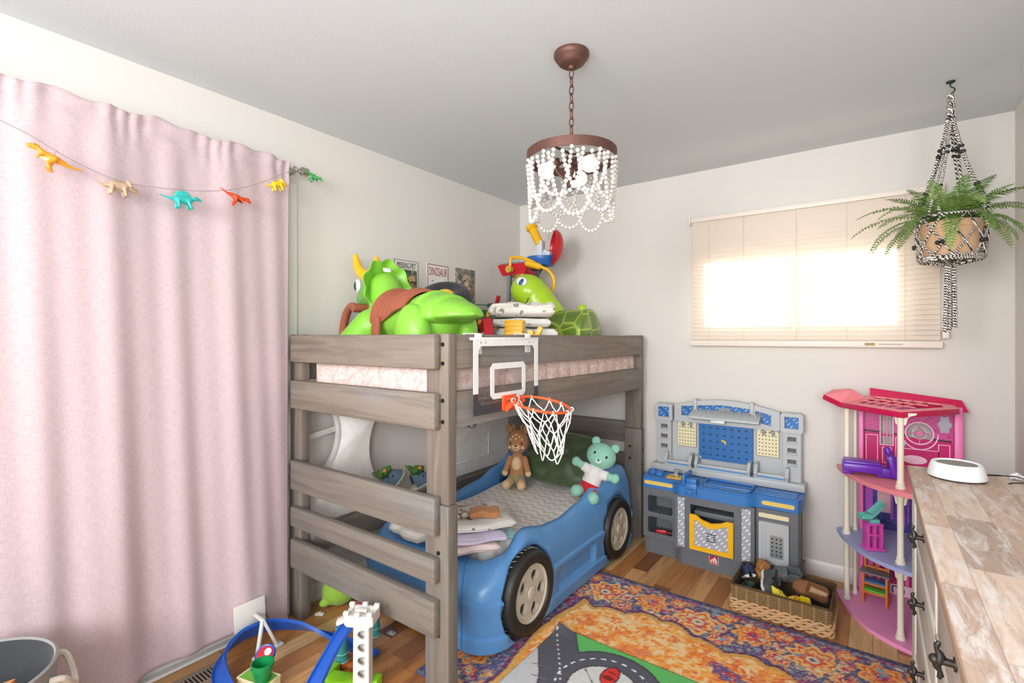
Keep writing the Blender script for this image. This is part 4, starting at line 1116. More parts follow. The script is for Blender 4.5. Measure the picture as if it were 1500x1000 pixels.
# ================================================================ basketball hoop on the side rail
m_wh = plastic('white gloss plastic', '#eeeeec', .35); m_dk = plastic('charcoal print', '#3a3b41', .4); ORG = plastic('orange metal', '#ee5a2a', .4)
hp_ = thing('basketball_hoop', 'mini basketball hoop with clear backboard hung on the bunk bed side rail', 'basketball hoop', (-1.233, 1.636, 1.20))
bx = mtx((0, 0, 0), (0, 1, 0), (0, 0, 1))
g = G('clear acrylic'); tr = g.n('BsdfTransparent'); gl = g.n('BsdfGlossy'); gl.inputs['Roughness'].default_value = .05; mx = g.n('MixShader'); mx.inputs[0].default_value = .05
tr.inputs[0].default_value = (.96, .97, .97, 1)
g.nt.links.new(tr.outputs[0], mx.inputs[1]); g.nt.links.new(gl.outputs[0], mx.inputs[2]); g.nt.links.new(mx.outputs[0], g.out.inputs[0])
BH = .222; B0, B1 = -.138, .155
b = MB(); b.tf(bx); b.prism([(-BH, B0), (BH, B0), (BH, B1), (-BH, B1)], .012, .016); b.build('clear_panel', g.m, hp_)
def chf(x0, x1, z0, z1, c): return [(x0+c, z0), (x1-c, z0), (x1, z0+c), (x1, z1-c), (x1-c, z1), (x0+c, z1), (x0, z1-c), (x0, z0+c)]
zm = -.055
b = MB(); b.tf(bx)
b.prism([(-BH, zm), (-BH+.028, zm), (-BH+.028, B1-.045), (-BH+.045, B1-.028), (BH-.045, B1-.028), (BH-.028, B1-.045), (BH-.028, zm), (BH, zm), (BH, B1), (-BH, B1)], .0165, .0185); b.build('white_border', m_wh, hp_)
b = MB(); b.tf(bx)
b.prism([(-BH, zm), (-BH+.028, zm), (-BH+.028, B0+.052), (-BH+.048, B0+.036), (BH-.048, B0+.036), (BH-.028, B0+.052), (BH-.028, zm), (BH, zm), (BH, B0), (-BH, B0)], .0165, .0185); b.build('dark_border', m_dk, hp_)
b = MB(); b.tf(bx); b.prism(chf(-.118, .122, -.085, .058, .016), .0165, .0185, [[(-.095, -.062), (-.095, .034), (.099, .034), (.099, -.062)]]); b.build('target_square', m_wh, hp_)
b = MB(); b.box(.0, .02, -BH-.003, BH+.003, B1-.004, B1+.006, .002)
b.build('top_edge', m_wh, hp_)
for y in (-.17, .17):
    b = MB(); b.box(-.064, .0, y-.012, y+.012, B1+.020, B1+.0225, .001); b.box(-.064, -.061, y-.02, y+.02, B1-.03, B1+.022, .001); b.box(-.005, .0, y-.02, y+.02, B1-.06, B1+.022, .001); b.build('door_hook', m_wh, hp_)
for y in (-.18, -.15, .15, .18):
    b = MB(); b.cyl((.0185, y, B1-.014), (.0205, y, B1-.014), .0035, n=12); b.build('screw', chrome, hp_)
text('lettering', 'SKLZ', .055, .014, m_dk, bx @ M.Translation((-.158, -.062, .0166)), hp_, .0008)
text('lettering', 'PRO MINI HOOP', .092, .015, m_dk, bx @ M.Translation((-.140, -.086, .0166)), hp_, .0008)
b = MB(); b.box(.0185, .026, -.048, .048, -.136, -.075, .003); b.box(.026, .075, -.035, .035, -.090, -.085, .001)
b.bar((.024, -.03, -.135), (.075, -.03, -.09), .004, .02); b.bar((.024, .03, -.135), (.075, .03, -.09), .004, .02)
br_ = b.build('rim_bracket', ORG, hp_)
RR, rc = .112, (.075+.105, 0, -.103)
b = MB(); b.torus(rc, RR, .0055, (0, rad(11), 0), n=56, m=10); b.build('rim', ORG, hp_)
rr = random.Random(5); b = MB(); NN = 10; rows = [(RR, -.002), (RR*.86, -.045), (RR*.66, -.095), (RR*.55, -.145), (RR*.42, -.19)]
node = [[V((rc[0]+r*cos(2*pi*(k+.5*(j % 2))/NN)+rr.uniform(-.006, .006)+.10*j*.10, rc[1]+r*sin(2*pi*(k+.5*(j % 2))/NN)+rr.uniform(-.006, .006), rc[2]+z-.19*r*cos(2*pi*(k+.5*(j % 2))/NN)+rr.uniform(-.008, .008)*(j > 0))) for k in range(NN)] for j, (r, z) in enumerate(rows)]
for j in range(len(rows)-1):
    for k in range(NN):
        for d in ((0, 1) if j % 2 else (0, -1)):
            p, q = node[j][k], node[j+1][(k+d) % NN]; mid = (p+q)/2+V((0, 0, -.006))
            if j == 3 and k > 5 and d: continue
            b.tube([p, mid, q], .0023, 5)
for k in range(NN): b.torus(tuple(node[0][k]), .0075, .0022, (pi/2, 0, 2*pi*k/NN), 12, 5)
for j in (1, 2, 3):
    for k in range(NN): b.ell(node[j][k], .0042, n=8, m=6)
for k in (0, 2, 4): p, q = node[4][k], node[4][(k+3) % NN]; b.tube(spline([p, (p+q)/2+V((0, 0, -.035)), q], 5), .0023, 5)
b.build('net', fabric('white cord', '#efeeea', .9), hp_)

# ================================================================ soft things on the car bed
PIL = G('dark green satin'); nz = PIL.noise(PIL.co('Object', (1, 1, 2)), 7, 4, .6, 1.2); PIL.set(Base_Color=PIL.ramp(nz, [(.3, '#2f4025'), (.7, '#465a36')]), Roughness=.5, Sheen_Weight=.3); PIL.bump(PIL.noise(PIL.co('Object', (1.2, 3, 1.2)), 1.8, 1.5, .5, 1.5), .5, .04); PIL = PIL.m
b = MB()
def pil(sgn):
    def f(u, v):
        x, y = (u-.5)*2, (v-.5)*2
        e = max(0, (1-abs(x)**2.6))*max(0, (1-abs(y)**2.6)); h = .082*e**.42
        w_ = .010*sin(5*x+3*y+1)*e+.006*sin(8*x-7*y+2*sin(3*x))*e+.004*sin(15*x+6*y+3*sin(4*y))*e
        k = 1-.05*(x*x*y*y)
        return V((x*.262*(1-.07*y*y)*k, y*.185*(1-.06*x*x)*k, sgn*h+(w_ if sgn > 0 else 0)))
    return f
b.grid(pil(1), 60, 48); b.grid(pil(-1), 60, 48)
o = b.build('pillow', PIL, None, ang=80, merge=.0005); o.location = (-1.66, 2.80, .568); o.rotation_euler = (rad(52), 0, rad(0))
tag(o, 'dark green satin pillow leaning at the head of the blue car bed', 'pillow')

FUR = fabric('caramel knit', '#a9784f'); FURL = fabric('pale fawn knit', '#d7b48c'); OLV = fabric('olive knit', '#8f8a63')
t = thing('stuffed_deer', 'brown stuffed deer doll in green shorts sitting in the car bed corner', 'stuffed toy', (-1.865, 2.60, .403), rad(25))
# local: faces -y
b = MB(); b.caps((0, .02, .06), (0, .035, .17), .052, .042); organic('body', b, .006, FUR, t, 4)
b = MB(); b.ell((0, .002, .135), (.034, .03, .05)); b.build('tummy_patch', FURL, t)
b = MB(); b.caps((0, .02, .045), (0, .025, .085), .054, .050)
for s in (-1, 1): b.caps((s*.028, .01, .04), (s*.035, -.03, .03), .034, .032)
organic('shorts', b, .006, OLV, t, 4)
b = MB(); b.ell((0, .035, .275), (.073, .068, .078), (.1, 0, 0), 28, 18); hd = b.build('head', FUR, t)
b = MB(); b.ell((0, -.022, .25), (.030, .020, .024)); b.build('muzzle', FURL, hd)
b = MB(); b.ell((0, -.040, .262), (.008, .006, .006), n=12, m=8); b.build('nose', m_ink, hd)
for s in (-1, 1):
    b = MB(); b.ell((s*.036, -.025, .275), (.0055, .004, .009), n=10, m=8); b.build('eye', m_ink, hd)
    b = MB(); b.ell((s*.043, -.017, .247), (.012, .006, .010), n=12, m=8); b.build('cheek', FURL, hd)
    b = MB(); b.ell((s*.055, .045, .355), (.022, .012, .034), (0, s*.35, 0)); b.ell((s*.055, .036, .352), (.012, .008, .022), (0, s*.35, 0)); b.build('ear', FUR, hd)
    b = MB(); b.tube([(s*.022, .04, .345), (s*.026, .04, .375), (s*.036, .04, .385)], .007, 8); b.ell((s*.024, .04, .380), .008); b.build('antler', FUR, hd)
    b = MB(); b.caps((s*.048, .03, .165), (s*.075, .0, .085), .020, .019); b.build('arm', FUR, t)
    b = MB(); b.ell((s*.076, -.002, .078), (.021, .020, .022)); b.build('paw', FURL, t)
    b = MB(); b.caps((s*.036, -.03, .030), (s*.048, -.10, .028), .026, .029); b.build('leg', FURL, t)
for k, (x, z) in enumerate(((0, .33), (-.022, .318), (.022, .318), (0, .305), (-.036, .30), (.038, .30))):
    b = MB(); b.ell((x, .035-.068*(1-((z-.275)/.08)**2-(x/.075)**2)**.5 if True else 0, z), (.0055, .004, .0055), n=10, m=6); b.build('spot', mat('cream thread', '#ead8bd', .9), hd)
b = MB(); b.tube(spline([(-.012, -.041, .243), (-.005, -.043, .247), (0, -.0425, .250), (.005, -.043, .247), (.012, -.041, .243)], 4), .0015, 5); b.build('mouth', m_ink, hd)

MNT = fabric('mint plush', '#8fc9b4'); REDF = fabric('red jersey', '#c41a2a'); WHF = fabric('white jersey', '#e3dfdd')
t = thing('stuffed_toy', 'mint green stuffed doll in white shirt and red shorts on the car bed edge', 'stuffed toy', (-1.375, 2.605, .412), (rad(-10), rad(20), rad(16)))
b = MB(); b.caps((0, .02, .05), (0, .02, .15), .05, .045)
for s in (-1, 1): b.caps((s*.045, .01, .165), (s*.105, -.005, .175), .022, .024)
organic('body', b, .006, MNT, t, 4)
b = MB(); b.caps((0, .02, .10), (0, .02, .165), .058, .050)
for s in (-1, 1): b.caps((s*.04, .015, .165), (s*.066, .008, .168), .030, .030)
organic('shirt', b, .006, WHF, t, 3)
b = MB(); b.caps((0, .018, .055), (0, .018, .092), .057, .056)
for s in (-1, 1): b.caps((s*.028, .0, .05), (s*.036, -.04, .035), .036, .036)
organic('shorts', b, .006, REDF, t, 3)
b = MB(); b.ell((0, .015, .265), (.088, .075, .075), (0, 0, 0), 30, 20); hd = b.build('head', MNT, t)
for s in (-1, 1):
    b = MB(); b.ell((s*.06, .02, .335), (.026, .014, .026)); b.build('ear', MNT, hd)
    b = MB(); b.ell((s*.036, -.052, .275), (.007, .005, .009), n=12, m=8); b.build('eye', m_ink, hd)
    b = MB(); b.ell((s*.122, -.01, .178), (.026, .024, .028)); b.build('paw', MNT, t)
    b = MB(); b.caps((s*.040, -.04, .036), (s*.052, -.085, .034), .032, .034); b.build('leg', MNT, t)
b = MB(); b.ell((0, -.052, .238), (.026, .016, .018)); b.build('muzzle', fabric('pale mint plush', '#b9dccf'), hd)
b = MB(); b.ell((0, -.068, .244), (.007, .004, .005), n=10, m=8); b.build('nose', m_ink, hd)

# folded clothes at the foot of the car bed
LAV = fabric('lavender cotton', '#c9bfd6'); PNK = fabric('blush cotton', '#e6cfcb'); RUST = fabric('rust cotton', '#c98a58'); AQ = fabric('aqua cotton', '#a9d5d8'); CRM = fabric('ivory cotton', '#e4dfd6')
zc = .388; G_ = 'folded clothes on the car bed'
folded('folded_shirt', 'blush pink folded shirt lowest in the clothes stack on the car bed', 'clothes', (-1.515, 1.725, zc+.006), (.25, .20, .036), PNK, .95, 21, group=G_)
folded('folded_shirt', 'lavender folded shirt lying on the blush pink one on the car bed', 'clothes', (-1.495, 1.745, zc+.045), (.26, .19, .036), LAV, .95, 22, group=G_)
folded('folded_shirt', 'aqua folded cloth peeking out beyond the lavender shirt on the car bed', 'clothes', (-1.43, 1.90, zc+.012), (.08, .07, .03), AQ, .8, 23, group=G_)
folded('folded_blanket', 'white printed swaddle cloth spread over the stack of folded clothes', 'blanket', (-1.565, 1.80, zc+.088), (.37, .30, .034), PR2, .95, 24, group=G_)
folded('folded_shirt', 'rust orange folded shirt on top of the white swaddle cloth', 'clothes', (-1.495, 1.82, zc+.129), (.14, .10, .026), RUST, .7, 25, group=G_)
folded('folded_shirt', 'brown patterned folded cloth beside the rust shirt near the bunk post', 'clothes', (-1.60, 1.71, zc+.129), (.13, .09, .022), print_mat('brown patterned cotton', '#d8cfc2', ['#8a5a3a', '#b5794a', '#6b5a4a'], 34, .42), .95, 26, group=G_)
folded('folded_shirt', 'ivory knit cloth seen between the bed rails at the foot of the car bed', 'clothes', (-1.80, 1.665, zc+.010), (.22, .15, .05), CRM, -.15, 27, group=G_)
folded('folded_shirt', 'lavender cloth beside the ivory knit between the bed rails', 'clothes', (-1.93, 1.68, zc+.008), (.06, .10, .04), LAV, .1, 28, group=G_)

# clog shoes on the rear side rail
def clog(label, loc, rot, face):
    DEN = print_mat('slate blue foam', '#5d7384', ['#5d7384', '#647b8d'], 10)
    t = thing('clog_shoe', label, 'shoe', loc, rot, 'dinosaur clogs behind the car bed'); t.scale = (1.2, 1.2, 1.2)
    prof = [(-.085, .034), (-.05, .038), (0, .036), (.045, .043), (.078, .036), (.09, .012)]
    b = MB()
    def so(u, v):
        x = -.09+.18*u; w_ = hermite([-.09, -.075, -.03, .02, .06, .085, .09], [.004, .026, .033, .036, .04, .022, .004], x); a = 2*pi*v
        return V((x, w_*cos(a), .011+.011*sin(a)))
    b.grid(so, 30, 20, False, True); b.build('sole', mat('cream foam sole', '#d8cfbd', .7), t)
    b = MB()
    def up(off):
        def f(u, v):
            x = -.005+.092*u; w_ = hermite([-.01, .02, .06, .083, .088], [.034, .037, .040, .024, .006], x)+off; h = hermite([-.01, .02, .06, .088], [.062, .06, .045, .014], x)+off; a = pi*v
            return V((x, w_*cos(a), .016+h*sin(a)))
        return f
    b.grid(up(0), 20, 24); b.grid(up(-.004), 20, 24); b.grid(lambda u, v: up(-.004*u)(0, v), 3, 24); b.build('upper', DEN, t, merge=.0004)
    for k in range(7):
        u_, v_ = .2+.1*k % .5, .25+.085*k; p = up(.0006)(.2+.17*(k % 4), v_); b = MB(); b.ell(p, (.006, .006, .003), n=10, m=6); b.build('vent_hole', m_ink, t)
    if face:
        b = MB(); DG = plastic('moss green rubber', '#4f7a35', .5)
        b.ell((.03, 0, .085), (.03, .026, .022)); b.ell((.055, 0, .08), (.02, .018, .014)); 
        for k in range(5): b.caps((.01, -.02+.01*k, .095), (.0, -.03+.015*k, .122), .009, .004)
        for s in (-1, 1): b.caps((.02, s*.02, .09), (.02, s*.045, .10), .012, .007)
        c = organic('dinosaur_charm', b, .004, DG, t, 2)
        b = MB(); b.cyl((.045, -.02, .095), (.045, -.027, .097), .008, n=14); b.build('charm_eye', plastic('orange rubber', '#d07a25', .5), c)
    return t
clog('left slate blue clog with green dinosaur charm on the rail behind the bed', (-2.165, 1.84, .515), (rad(0), rad(-52), rad(60)), True)
clog('right slate blue perforated clog leaning beside the bunk post', (-2.14, 1.985, .482), (0, rad(-22), rad(70)), True)
# ================================================================ toy workbench
WG = plastic('warm grey plastic', '#b9bcbd', .42); WGd = plastic('slate grey plastic', '#696c71', .45); WB = plastic('workbench blue plastic', '#3a78bb', .38); WBd = plastic('pegboard blue', '#2369ab', .4)
DKI = plastic('near black plastic', '#2c2d30', .5); CRMP = plastic('cream label', '#eadfb6', .45)
def tread(name, c0, c1):
    g = G(name); p = g.sep(g.co('Object', (1, 1, 1)))
    a = g.math('MULTIPLY', g.math('ADD', p[0], p[2]), 110.0); d = g.math('MULTIPLY', g.math('SUBTRACT', p[0], p[2]), 110.0)
    m1 = g.math('MULTIPLY', g.math('GREATER_THAN', g.math('SINE', a), .1), g.math('GREATER_THAN', g.math('SINE', g.math('MULTIPLY', d, 2.0)), .35))
    g.set(Base_Color=g.mix(m1, lin(c0), lin(c1)), Roughness=.3); return g.m
TBL = tread('blue tread plate', '#2d6cb0', '#7fb0de'); TSV = tread('silver tread plate', '#a9adb8', '#e6e7ea')
wb = thing('toy_workbench', 'blue and grey plastic toy workbench standing against the back wall', 'toy workbench', (-.745, 3.10, 0))
OX, OY = -.745, 3.10
def P(x, y, z): return (x-OX, y-OY, z)
def wpart(name, m, fn, par=None):
    b = MB(); fn(b); return b.build(name, m, par or wb)
YBk = 3.285
FX = mtx((-OX, YBk-OY, 0), (1, 0, 0), (0, 0, 1))       # front-facing plane: local x=world x, y=world z, z -> towards room
# back panel with arched top
def arch(x0, x1, z0, ze, zm, n=24): return [(x0, z0), (x1, z0)]+[(x1+(x0-x1)*k/n, ze+(zm-ze)*sin(pi*k/n)) for k in range(n+1)]
wpart('back_panel', WG, lambda b: (b.tf(FX).prism([(-1.165, .49), (-.325, .49), (-.325, .90), (-.43, .90), (-.43, .86), (-1.05, .86), (-1.05, .90), (-1.165, .90)], 0, .02)))
def arched(b):
    b.tf(FX); z0 = .862
    b.prism(arch(-1.045, -.435, z0-.045, .925, .972), .015, .062, [[(-1.0, .858), (-1.0, .918), (-.925, .925), (-.925, .858)], [(-.90, .885), (-.90, .930), (-.745, .942), (-.59, .930), (-.59, .885)], [(-.565, .858), (-.565, .925), (-.48, .905), (-.48, .840)]])
wpart('arched_header', WG, arched)
wpart('header_decal', TBL, lambda b: (b.tf(FX).prism(arch(-1.035, -.445, .825, .92, .962), .016, .034)))
wpart('header_emblem', plastic('grey emblem', '#8a8f98', .4), lambda b: (b.tf(FX).prism([(-.775, .895), (-.715, .895), (-.705, .922), (-.785, .922)], .034, .038)))
for sx in (0, 1):
    x0 = -1.172 if sx == 0 else -.432; x1 = x0+.115
    wpart('corner_cap', WG, lambda b: (b.tf(FX).prism(chf(x0, x1, .812, .925, .012), .0, .07, [[(x0+.022, .838), (x0+.022, .905), (x1-.022, .905), (x1-.022, .838)]])))
    wpart('corner_decal', TBL, lambda b: (b.tf(FX).prism([(x0+.02, .836), (x1-.02, .836), (x1-.02, .907), (x0+.02, .907)], .03, .048)))
    wpart('side_column', WG, lambda b: (b.tf(FX).prism([(x0+.012, .49), (x1-.012, .49), (x1-.012, .812), (x0+.012, .812)], .018, .055, [[(x0+.035, z), (x0+.035, z+.024), (x1-.035, z+.024), (x1-.035, z)] for z in (.635, .700, .765)])))
    for z in (.634, .699, .764): wpart('tool_slot', plastic('brown slot plastic', '#6f6560', .6), lambda b: b.tf(FX).prism([(x0+.034, z), (x1-.034, z), (x1-.034, z+.025), (x0+.034, z+.025)], .019, .030))  # one flat brown colour for the inserts set back in the column
    for z in (.682, .748, .813): wpart('slot_ledge', WG, lambda b: (b.tf(FX).box(x0+.03, x1-.03, z-.058, z-.050, .05, .068, .003)))
    # peg plates
    a, c_ = (-1.035, -.918) if sx == 0 else (-.562, -.445)
    pl = [(a, .655), (c_, .655), (c_, .83), (a+.035, .83), (a, .805)] if sx == 0 else [(a, .655), (c_, .655), (c_, .80), (c_-.04, .835), (a, .835)]
    wpart('peg_plate_rim', WGd, lambda b: (b.tf(FX).prism([(x+(.003 if x > (a+c_)/2 else -.003), z+(.003 if z > .74 else -.003)) for x, z in pl], .02, .024)))
    pp = wpart('peg_plate', CRMP, lambda b: (b.tf(FX).prism(pl, .02, .0265)))
    wpart('peg_holes', m_ink, lambda b: [b.cyl(P(a+.014+i*.0178, YBk-.0265, .668+j*.0215), P(a+.014+i*.0178, YBk-.0275, .668+j*.0215), .0036, n=8) for i in range(6) for j in range(7) if not (j == 6 and i in (0, 5))], pp)
    for dx in (.035, .085): wpart('grey_hook', plastic('hook grey', '#a9a9a6', .4), lambda b: (b.obox(P(a+dx, YBk-.034, .80), (.022, .016, .02), (.3, .4, .3), .004), b.obox(P(a+dx+.006, YBk-.044, .79), (.012, .02, .012), (.3, .4, 0), .003)), pp)
# pegboard
pg = wpart('pegboard', WBd, lambda b: (b.tf(FX).prism(chf(-.895, -.582, .592, .872, .006), .02, .046)))
wpart('pegboard_holes', m_ink, lambda b: [b.obox(P(-.865+i*.0415, YBk-.0462, .625+j*.042), (.012, .002, .008), (0, .3, 0), .001) for i in range(7) for j in range(6) if (i, j) != (3, 2)], pg)
for x, z in ((-.885, .602), (-.592, .602), (-.885, .862), (-.592, .862)): wpart('peg_screw', LG, lambda b: (b.cyl(P(x, YBk-.046, z), P(x, YBk-.050, z), .006, n=12),), pg)
wpart('yellow_hook', plastic('pale yellow plastic', '#e3c64f', .4), lambda b: (b.bar(P(-.757, YBk-.05, .722), P(-.735, YBk-.056, .716), .012, .012, .003), b.bar(P(-.737, YBk-.056, .722), P(-.730, YBk-.056, .700), .012, .010, .003)), pg)
# lamp shelf over the pegboard
def lamp(b):
    prof = [(.02, .852), (.02, .905), (.05, .903), (.125, .868), (.130, .855), (.118, .850)]
    m_ = mtx(P(-.935, YBk, 0), (0, -1, 0), (0, 0, 1)); b.tf(m_); b.prism(prof, 0, -.40 if False else .40 if m_.to_3x3() @ V((0, 0, 1)) == V((1, 0, 0)) else -.40)
wpart('lamp_hood', WG, lamp)
wpart('lamp_rib', WG, lambda b: [b.bar(P(-.915+k*.045, YBk-.05, .907), P(-.915+k*.045, YBk-.124, .872), .008, .006, .001) for k in range(9)])
for x in (-.912, -.583): wpart('lamp_bracket', WG, lambda b: (b.obox(P(x, YBk-.05, .935), (.022, .05, .07), (0, 0, 0), .005),))
wpart('lamp_light', plastic('white lamp plastic', '#dfe2e4', .3), lambda b: (b.obox(P(-.765, YBk-.10, .845), (.085, .05, .022), (0, 0, 0), .008),))
# three bins under the boards
for k, (x0, x1) in enumerate(((-1.095, -.925), (-.905, -.585), (-.565, -.385))):
    def bin_(b):
        for x in (x0, x1-.018): b.tf(mtx(P(x, YBk, 0), (0, -1, 0), (0, 0, 1))).prism([(.02, .54), (.105, .54), (.115, .565), (.085, .612), (.02, .620)], 0, -.018) if (mtx((0, 0, 0), (0, -1, 0), (0, 0, 1)).to_3x3() @ V((0, 0, 1))).x < 0 else b.prism([(.02, .54), (.105, .54), (.115, .565), (.085, .612), (.02, .620)], 0, .018)
        b.tf(M()); b.box(*[v for p in zip(P(x0, YBk-.105, .535), P(x1, YBk-.02, .545)) for v in p]); b.box(*[v for p in zip(P(x0+.018, YBk-.113, .555), P(x1-.018, YBk-.103, .572)) for v in p], .003)
    wpart('storage_bin', WG, bin_)
    wpart('bin_strip', plastic('light blue strip', '#4f93cc', .35), lambda b: (b.box(*[v for p in zip(P(x0+.02, YBk-.106, .545), P(x1-.02, YBk-.098, .556)) for v in p]),))
wpart('back_ledge', WG, lambda b: (b.box(*[v for p in zip(P(-1.185, YBk-.10, .488), P(-.305, YBk, .535)) for v in p], .010),))
# blue counter with bulging front
def fcurve(x):  # front edge of counter: bay in the middle
    return 3.045-.035*(1 if -1.185 < x < -.305 else 0)-.042*(min(1, max(0, (x+.985)/.05))*min(1, max(0, (-.515-x)/.05)))
def plan(off, n=60):
    xs = [-1.19+.885*k/n for k in range(n+1)]; pts = []
    for x in xs:
        e = min(1, (x+1.19)/.03, (-.305-x)/.03); pts.append((x, fcurve(x)+off+.02*(1-e)**2))
    return [(x-OX, y-OY) for x, y in [(-.305, 3.20), (-1.19, 3.20)]+pts]
cb = wpart('counter', WB, lambda b: (b.prism(plan(.0), .425, .478), b.prism(plan(.010), .478, .486), b.prism(plan(.004), .418, .425)))
for (x0, x1) in ((-1.165, -.945-.04), (-.515+.02, -.335)):
    def ls(b):
        y = fcurve((x0+x1)/2); b.tf(mtx(P((x0+x1)/2, y, .452), (1, 0, 0), (0, 0, 1))); L = (x1-x0)/2
        b.prism([(L-.012+.012*cos(t), .0115*sin(t)) for t in [-pi/2+pi*k/8 for k in range(9)]]+[(-L+.012+.012*cos(t), .0115*sin(t)) for t in [pi/2+pi*k/8 for k in range(9)]], -.002, .003)
    wpart('counter_strip', plastic('sand yellow strip', '#e9c86a', .4), ls)
wpart('counter_tray_rim', WB, lambda b: (frame(b, -.80-OX, -.56-OX, 0, 0, 0, 0, 0) if False else [b.box(*[v for p in zip(P(*q0), P(*q1)) for v in p], .005) for q0, q1 in (((-.82, 3.03, .486), (-.55, 3.045, .499)), ((-.82, 3.16, .486), (-.55, 3.172, .499)), ((-.82, 3.03, .486), (-.808, 3.172, .499)), ((-.562, 3.03, .486), (-.55, 3.172, .499)))]))
wpart('ruler_marks', CRMP, lambda b: [b.obox(P(-.815+k*.0125, 3.022, .4868), (.006, .010 if k % 2 else .006, .001), (0, 0, 0), 0) for k in range(20)])
wpart('yellow_plate', YEL, lambda b: (b.obox(P(-1.0, 3.10, .488), (.09, .10, .005), (0, 0, .1), .002),))
wpart('grey_clamp', plastic('hook grey', '#a9a9a6', .4), lambda b: (b.obox(P(-.995, 3.10, .508), (.02, .06, .035), (.3, 0, .4), .004), b.cyl(P(-1.005, 3.08, .50), P(-.985, 3.12, .525), .008)))
wpart('vise', WB, lambda b: (b.obox(P(-.905, 3.03, .515), (.018, .14, .065), (0, 0, -.05), .006), b.obox(P(-.865, 3.0, .505), (.06, .06, .04), (0, 0, -.05), .006), b.cyl(P(-.86, 2.985, .46), P(-.86, 2.93, .462), .010), b.cyl(P(-.89, 2.938, .462), P(-.83, 2.938, .462), .006), b.box(*[v for p in zip(P(-.90, 2.958, .43), P(-.83, 2.975, .50)) for v in p], .006)))
wpart('cup_holder', WB, lambda b: [b.tf(M.Translation(P(-1.15+.05*k, 3.12-.02*k, .485))).lathe([(.028, 0), (.028, .022), (.022, .022), (.020, .004), (0, .004)], 24) for k in (0, 1)])
wpart('drawer_relief', WB, lambda b: [b.obox(P(-.43, 3.05+.035*k, .488), (.20, .022, .008), (0, 0, 0), .003) for k in range(4)])
# grey cabinet below
def cab(off): return [(x, y+off) for x, y in plan(.018)]
def base(b):
    b.prism(plan(.035), .0, .105); b.prism(plan(.026), .105, .115)
    b.box(*[v for p in zip(P(-1.175, 3.02, .11), P(-1.145, 3.20, .42)) for v in p]); b.box(*[v for p in zip(P(-.345, 3.03, .11), P(-.32, 3.20, .42)) for v in p])
    b.box(*[v for p in zip(P(-1.17, 3.175, .11), P(-.32, 3.20, .42)) for v in p])
wpart('base', WGd, base)
yL = 3.035
def shelf_unit(b):
    b.tf(mtx(P(0, yL, 0), (1, 0, 0), (0, 0, 1)))
    def rr_(x0, x1, z0, z1, r=.014):
        return [(x0+r-r*cos(a), z0+r-r*sin(a)) for a in [pi/2*k/5 for k in range(5, -1, -1)]][::-1]+[(x1-r+r*sin(a), z0+r-r*cos(a)) for a in [pi/2*k/5 for k in range(6)]]+[(x1-r+r*cos(a), z1-r+r*sin(a)) for a in [pi/2*k/5 for k in range(6)]]+[(x0+r-r*sin(a), z1-r+r*cos(a)) for a in [pi/2*k/5 for k in range(6)]]
    b.prism([(-1.175-.0, .108), (-.965, .108), (-.965, .42), (-1.175, .42)], -.005, .016, [rr_(-1.148, -.985, .135, .243)[::-1], rr_(-1.148, -.985, .262, .375)[::-1]])
    b.prism(rr_(-1.153, -.98, .13, .248, .018), .014, .021, [rr_(-1.144, -.989, .139, .239)[::-1]]); b.prism(rr_(-1.153, -.98, .257, .38, .018), .014, .021, [rr_(-1.144, -.989, .266, .371)[::-1]])
    b.tf(M()); b.box(*[v for p in zip(P(-1.15, 3.04, .25), P(-.97, 3.18, .258)) for v in p]); b.box(*[v for p in zip(P(-.985, 3.03, .11), P(-.965, 3.18, .42)) for v in p])
    for k in range(7): b.box(*[v for p in zip(P(-1.135+k*.022, 3.05, .258), P(-1.127+k*.022, 3.17, .262)) for v in p]); b.box(*[v for p in zip(P(-1.135+k*.022, 3.05, .115), P(-1.127+k*.022, 3.17, .125)) for v in p])
wpart('shelf_unit', WGd, shelf_unit)
yM = 2.985
def bay(b):
    b.tf(mtx(P(0, yM, 0), (1, 0, 0), (0, 0, 1)))
    b.prism([(-.965, .10), (-.525, .10), (-.525, .42), (-.965, .42)], -.012, .006, [[(-.872, .125), (-.872, .375), (-.632, .375), (-.632, .125)]])
    b.tf(M()); b.box(*[v for p in zip(P(-.965, 2.985, .10), P(-.94, 3.18, .42)) for v in p]); b.box(*[v for p in zip(P(-.55, 2.985, .10), P(-.525, 3.18, .42)) for v in p])
    b.box(*[v for p in zip(P(-.86, 3.02, .30), P(-.64, 3.12, .33)) for v in p], .004)
wpart('centre_bay', WGd, bay)
wpart('bay_back', DKI, lambda b: (b.box(*[v for p in zip(P(-.88, 3.10, .11), P(-.62, 3.12, .41)) for v in p]),))
for x0, x1 in ((-.945, -.905), (-.59, -.545)):
    wpart('tread_strip', TSV, lambda b: (b.tf(mtx(P(0, yM, 0), (1, 0, 0), (0, 0, 1))).prism([(x0, .115), (x1, .115), (x1, .405), (x0, .405)], .006, .009)))
def ydoor(b):
    b.tf(mtx(P(0, yM-.008, 0), (1, 0, 0), (0, 0, 1)))
    top = [(-.632, .318), (-.665, .318), (-.70, .300), (-.752, .288), (-.804, .300), (-.835, .322), (-.872, .322)]
    out = [(-.872, .118), (-.632, .118)]+top
    inn = [(-.845, .142), (-.845, .292), (-.825, .288), (-.795, .268), (-.752, .258), (-.71, .268), (-.68, .286), (-.66, .288), (-.66, .142)]
    b.prism(out, 0, .016, [inn])
yd = wpart('yellow_door', YEL, ydoor)
wpart('door_plate', TSV, lambda b: (b.tf(mtx(P(0, yM-.008, 0), (1, 0, 0), (0, 0, 1))).prism([(-.85, .138), (-.655, .138), (-.655, .292), (-.68, .290), (-.71, .272), (-.752, .262), (-.795, .272), (-.825, .292), (-.85, .296)], 0, .008)), yd)
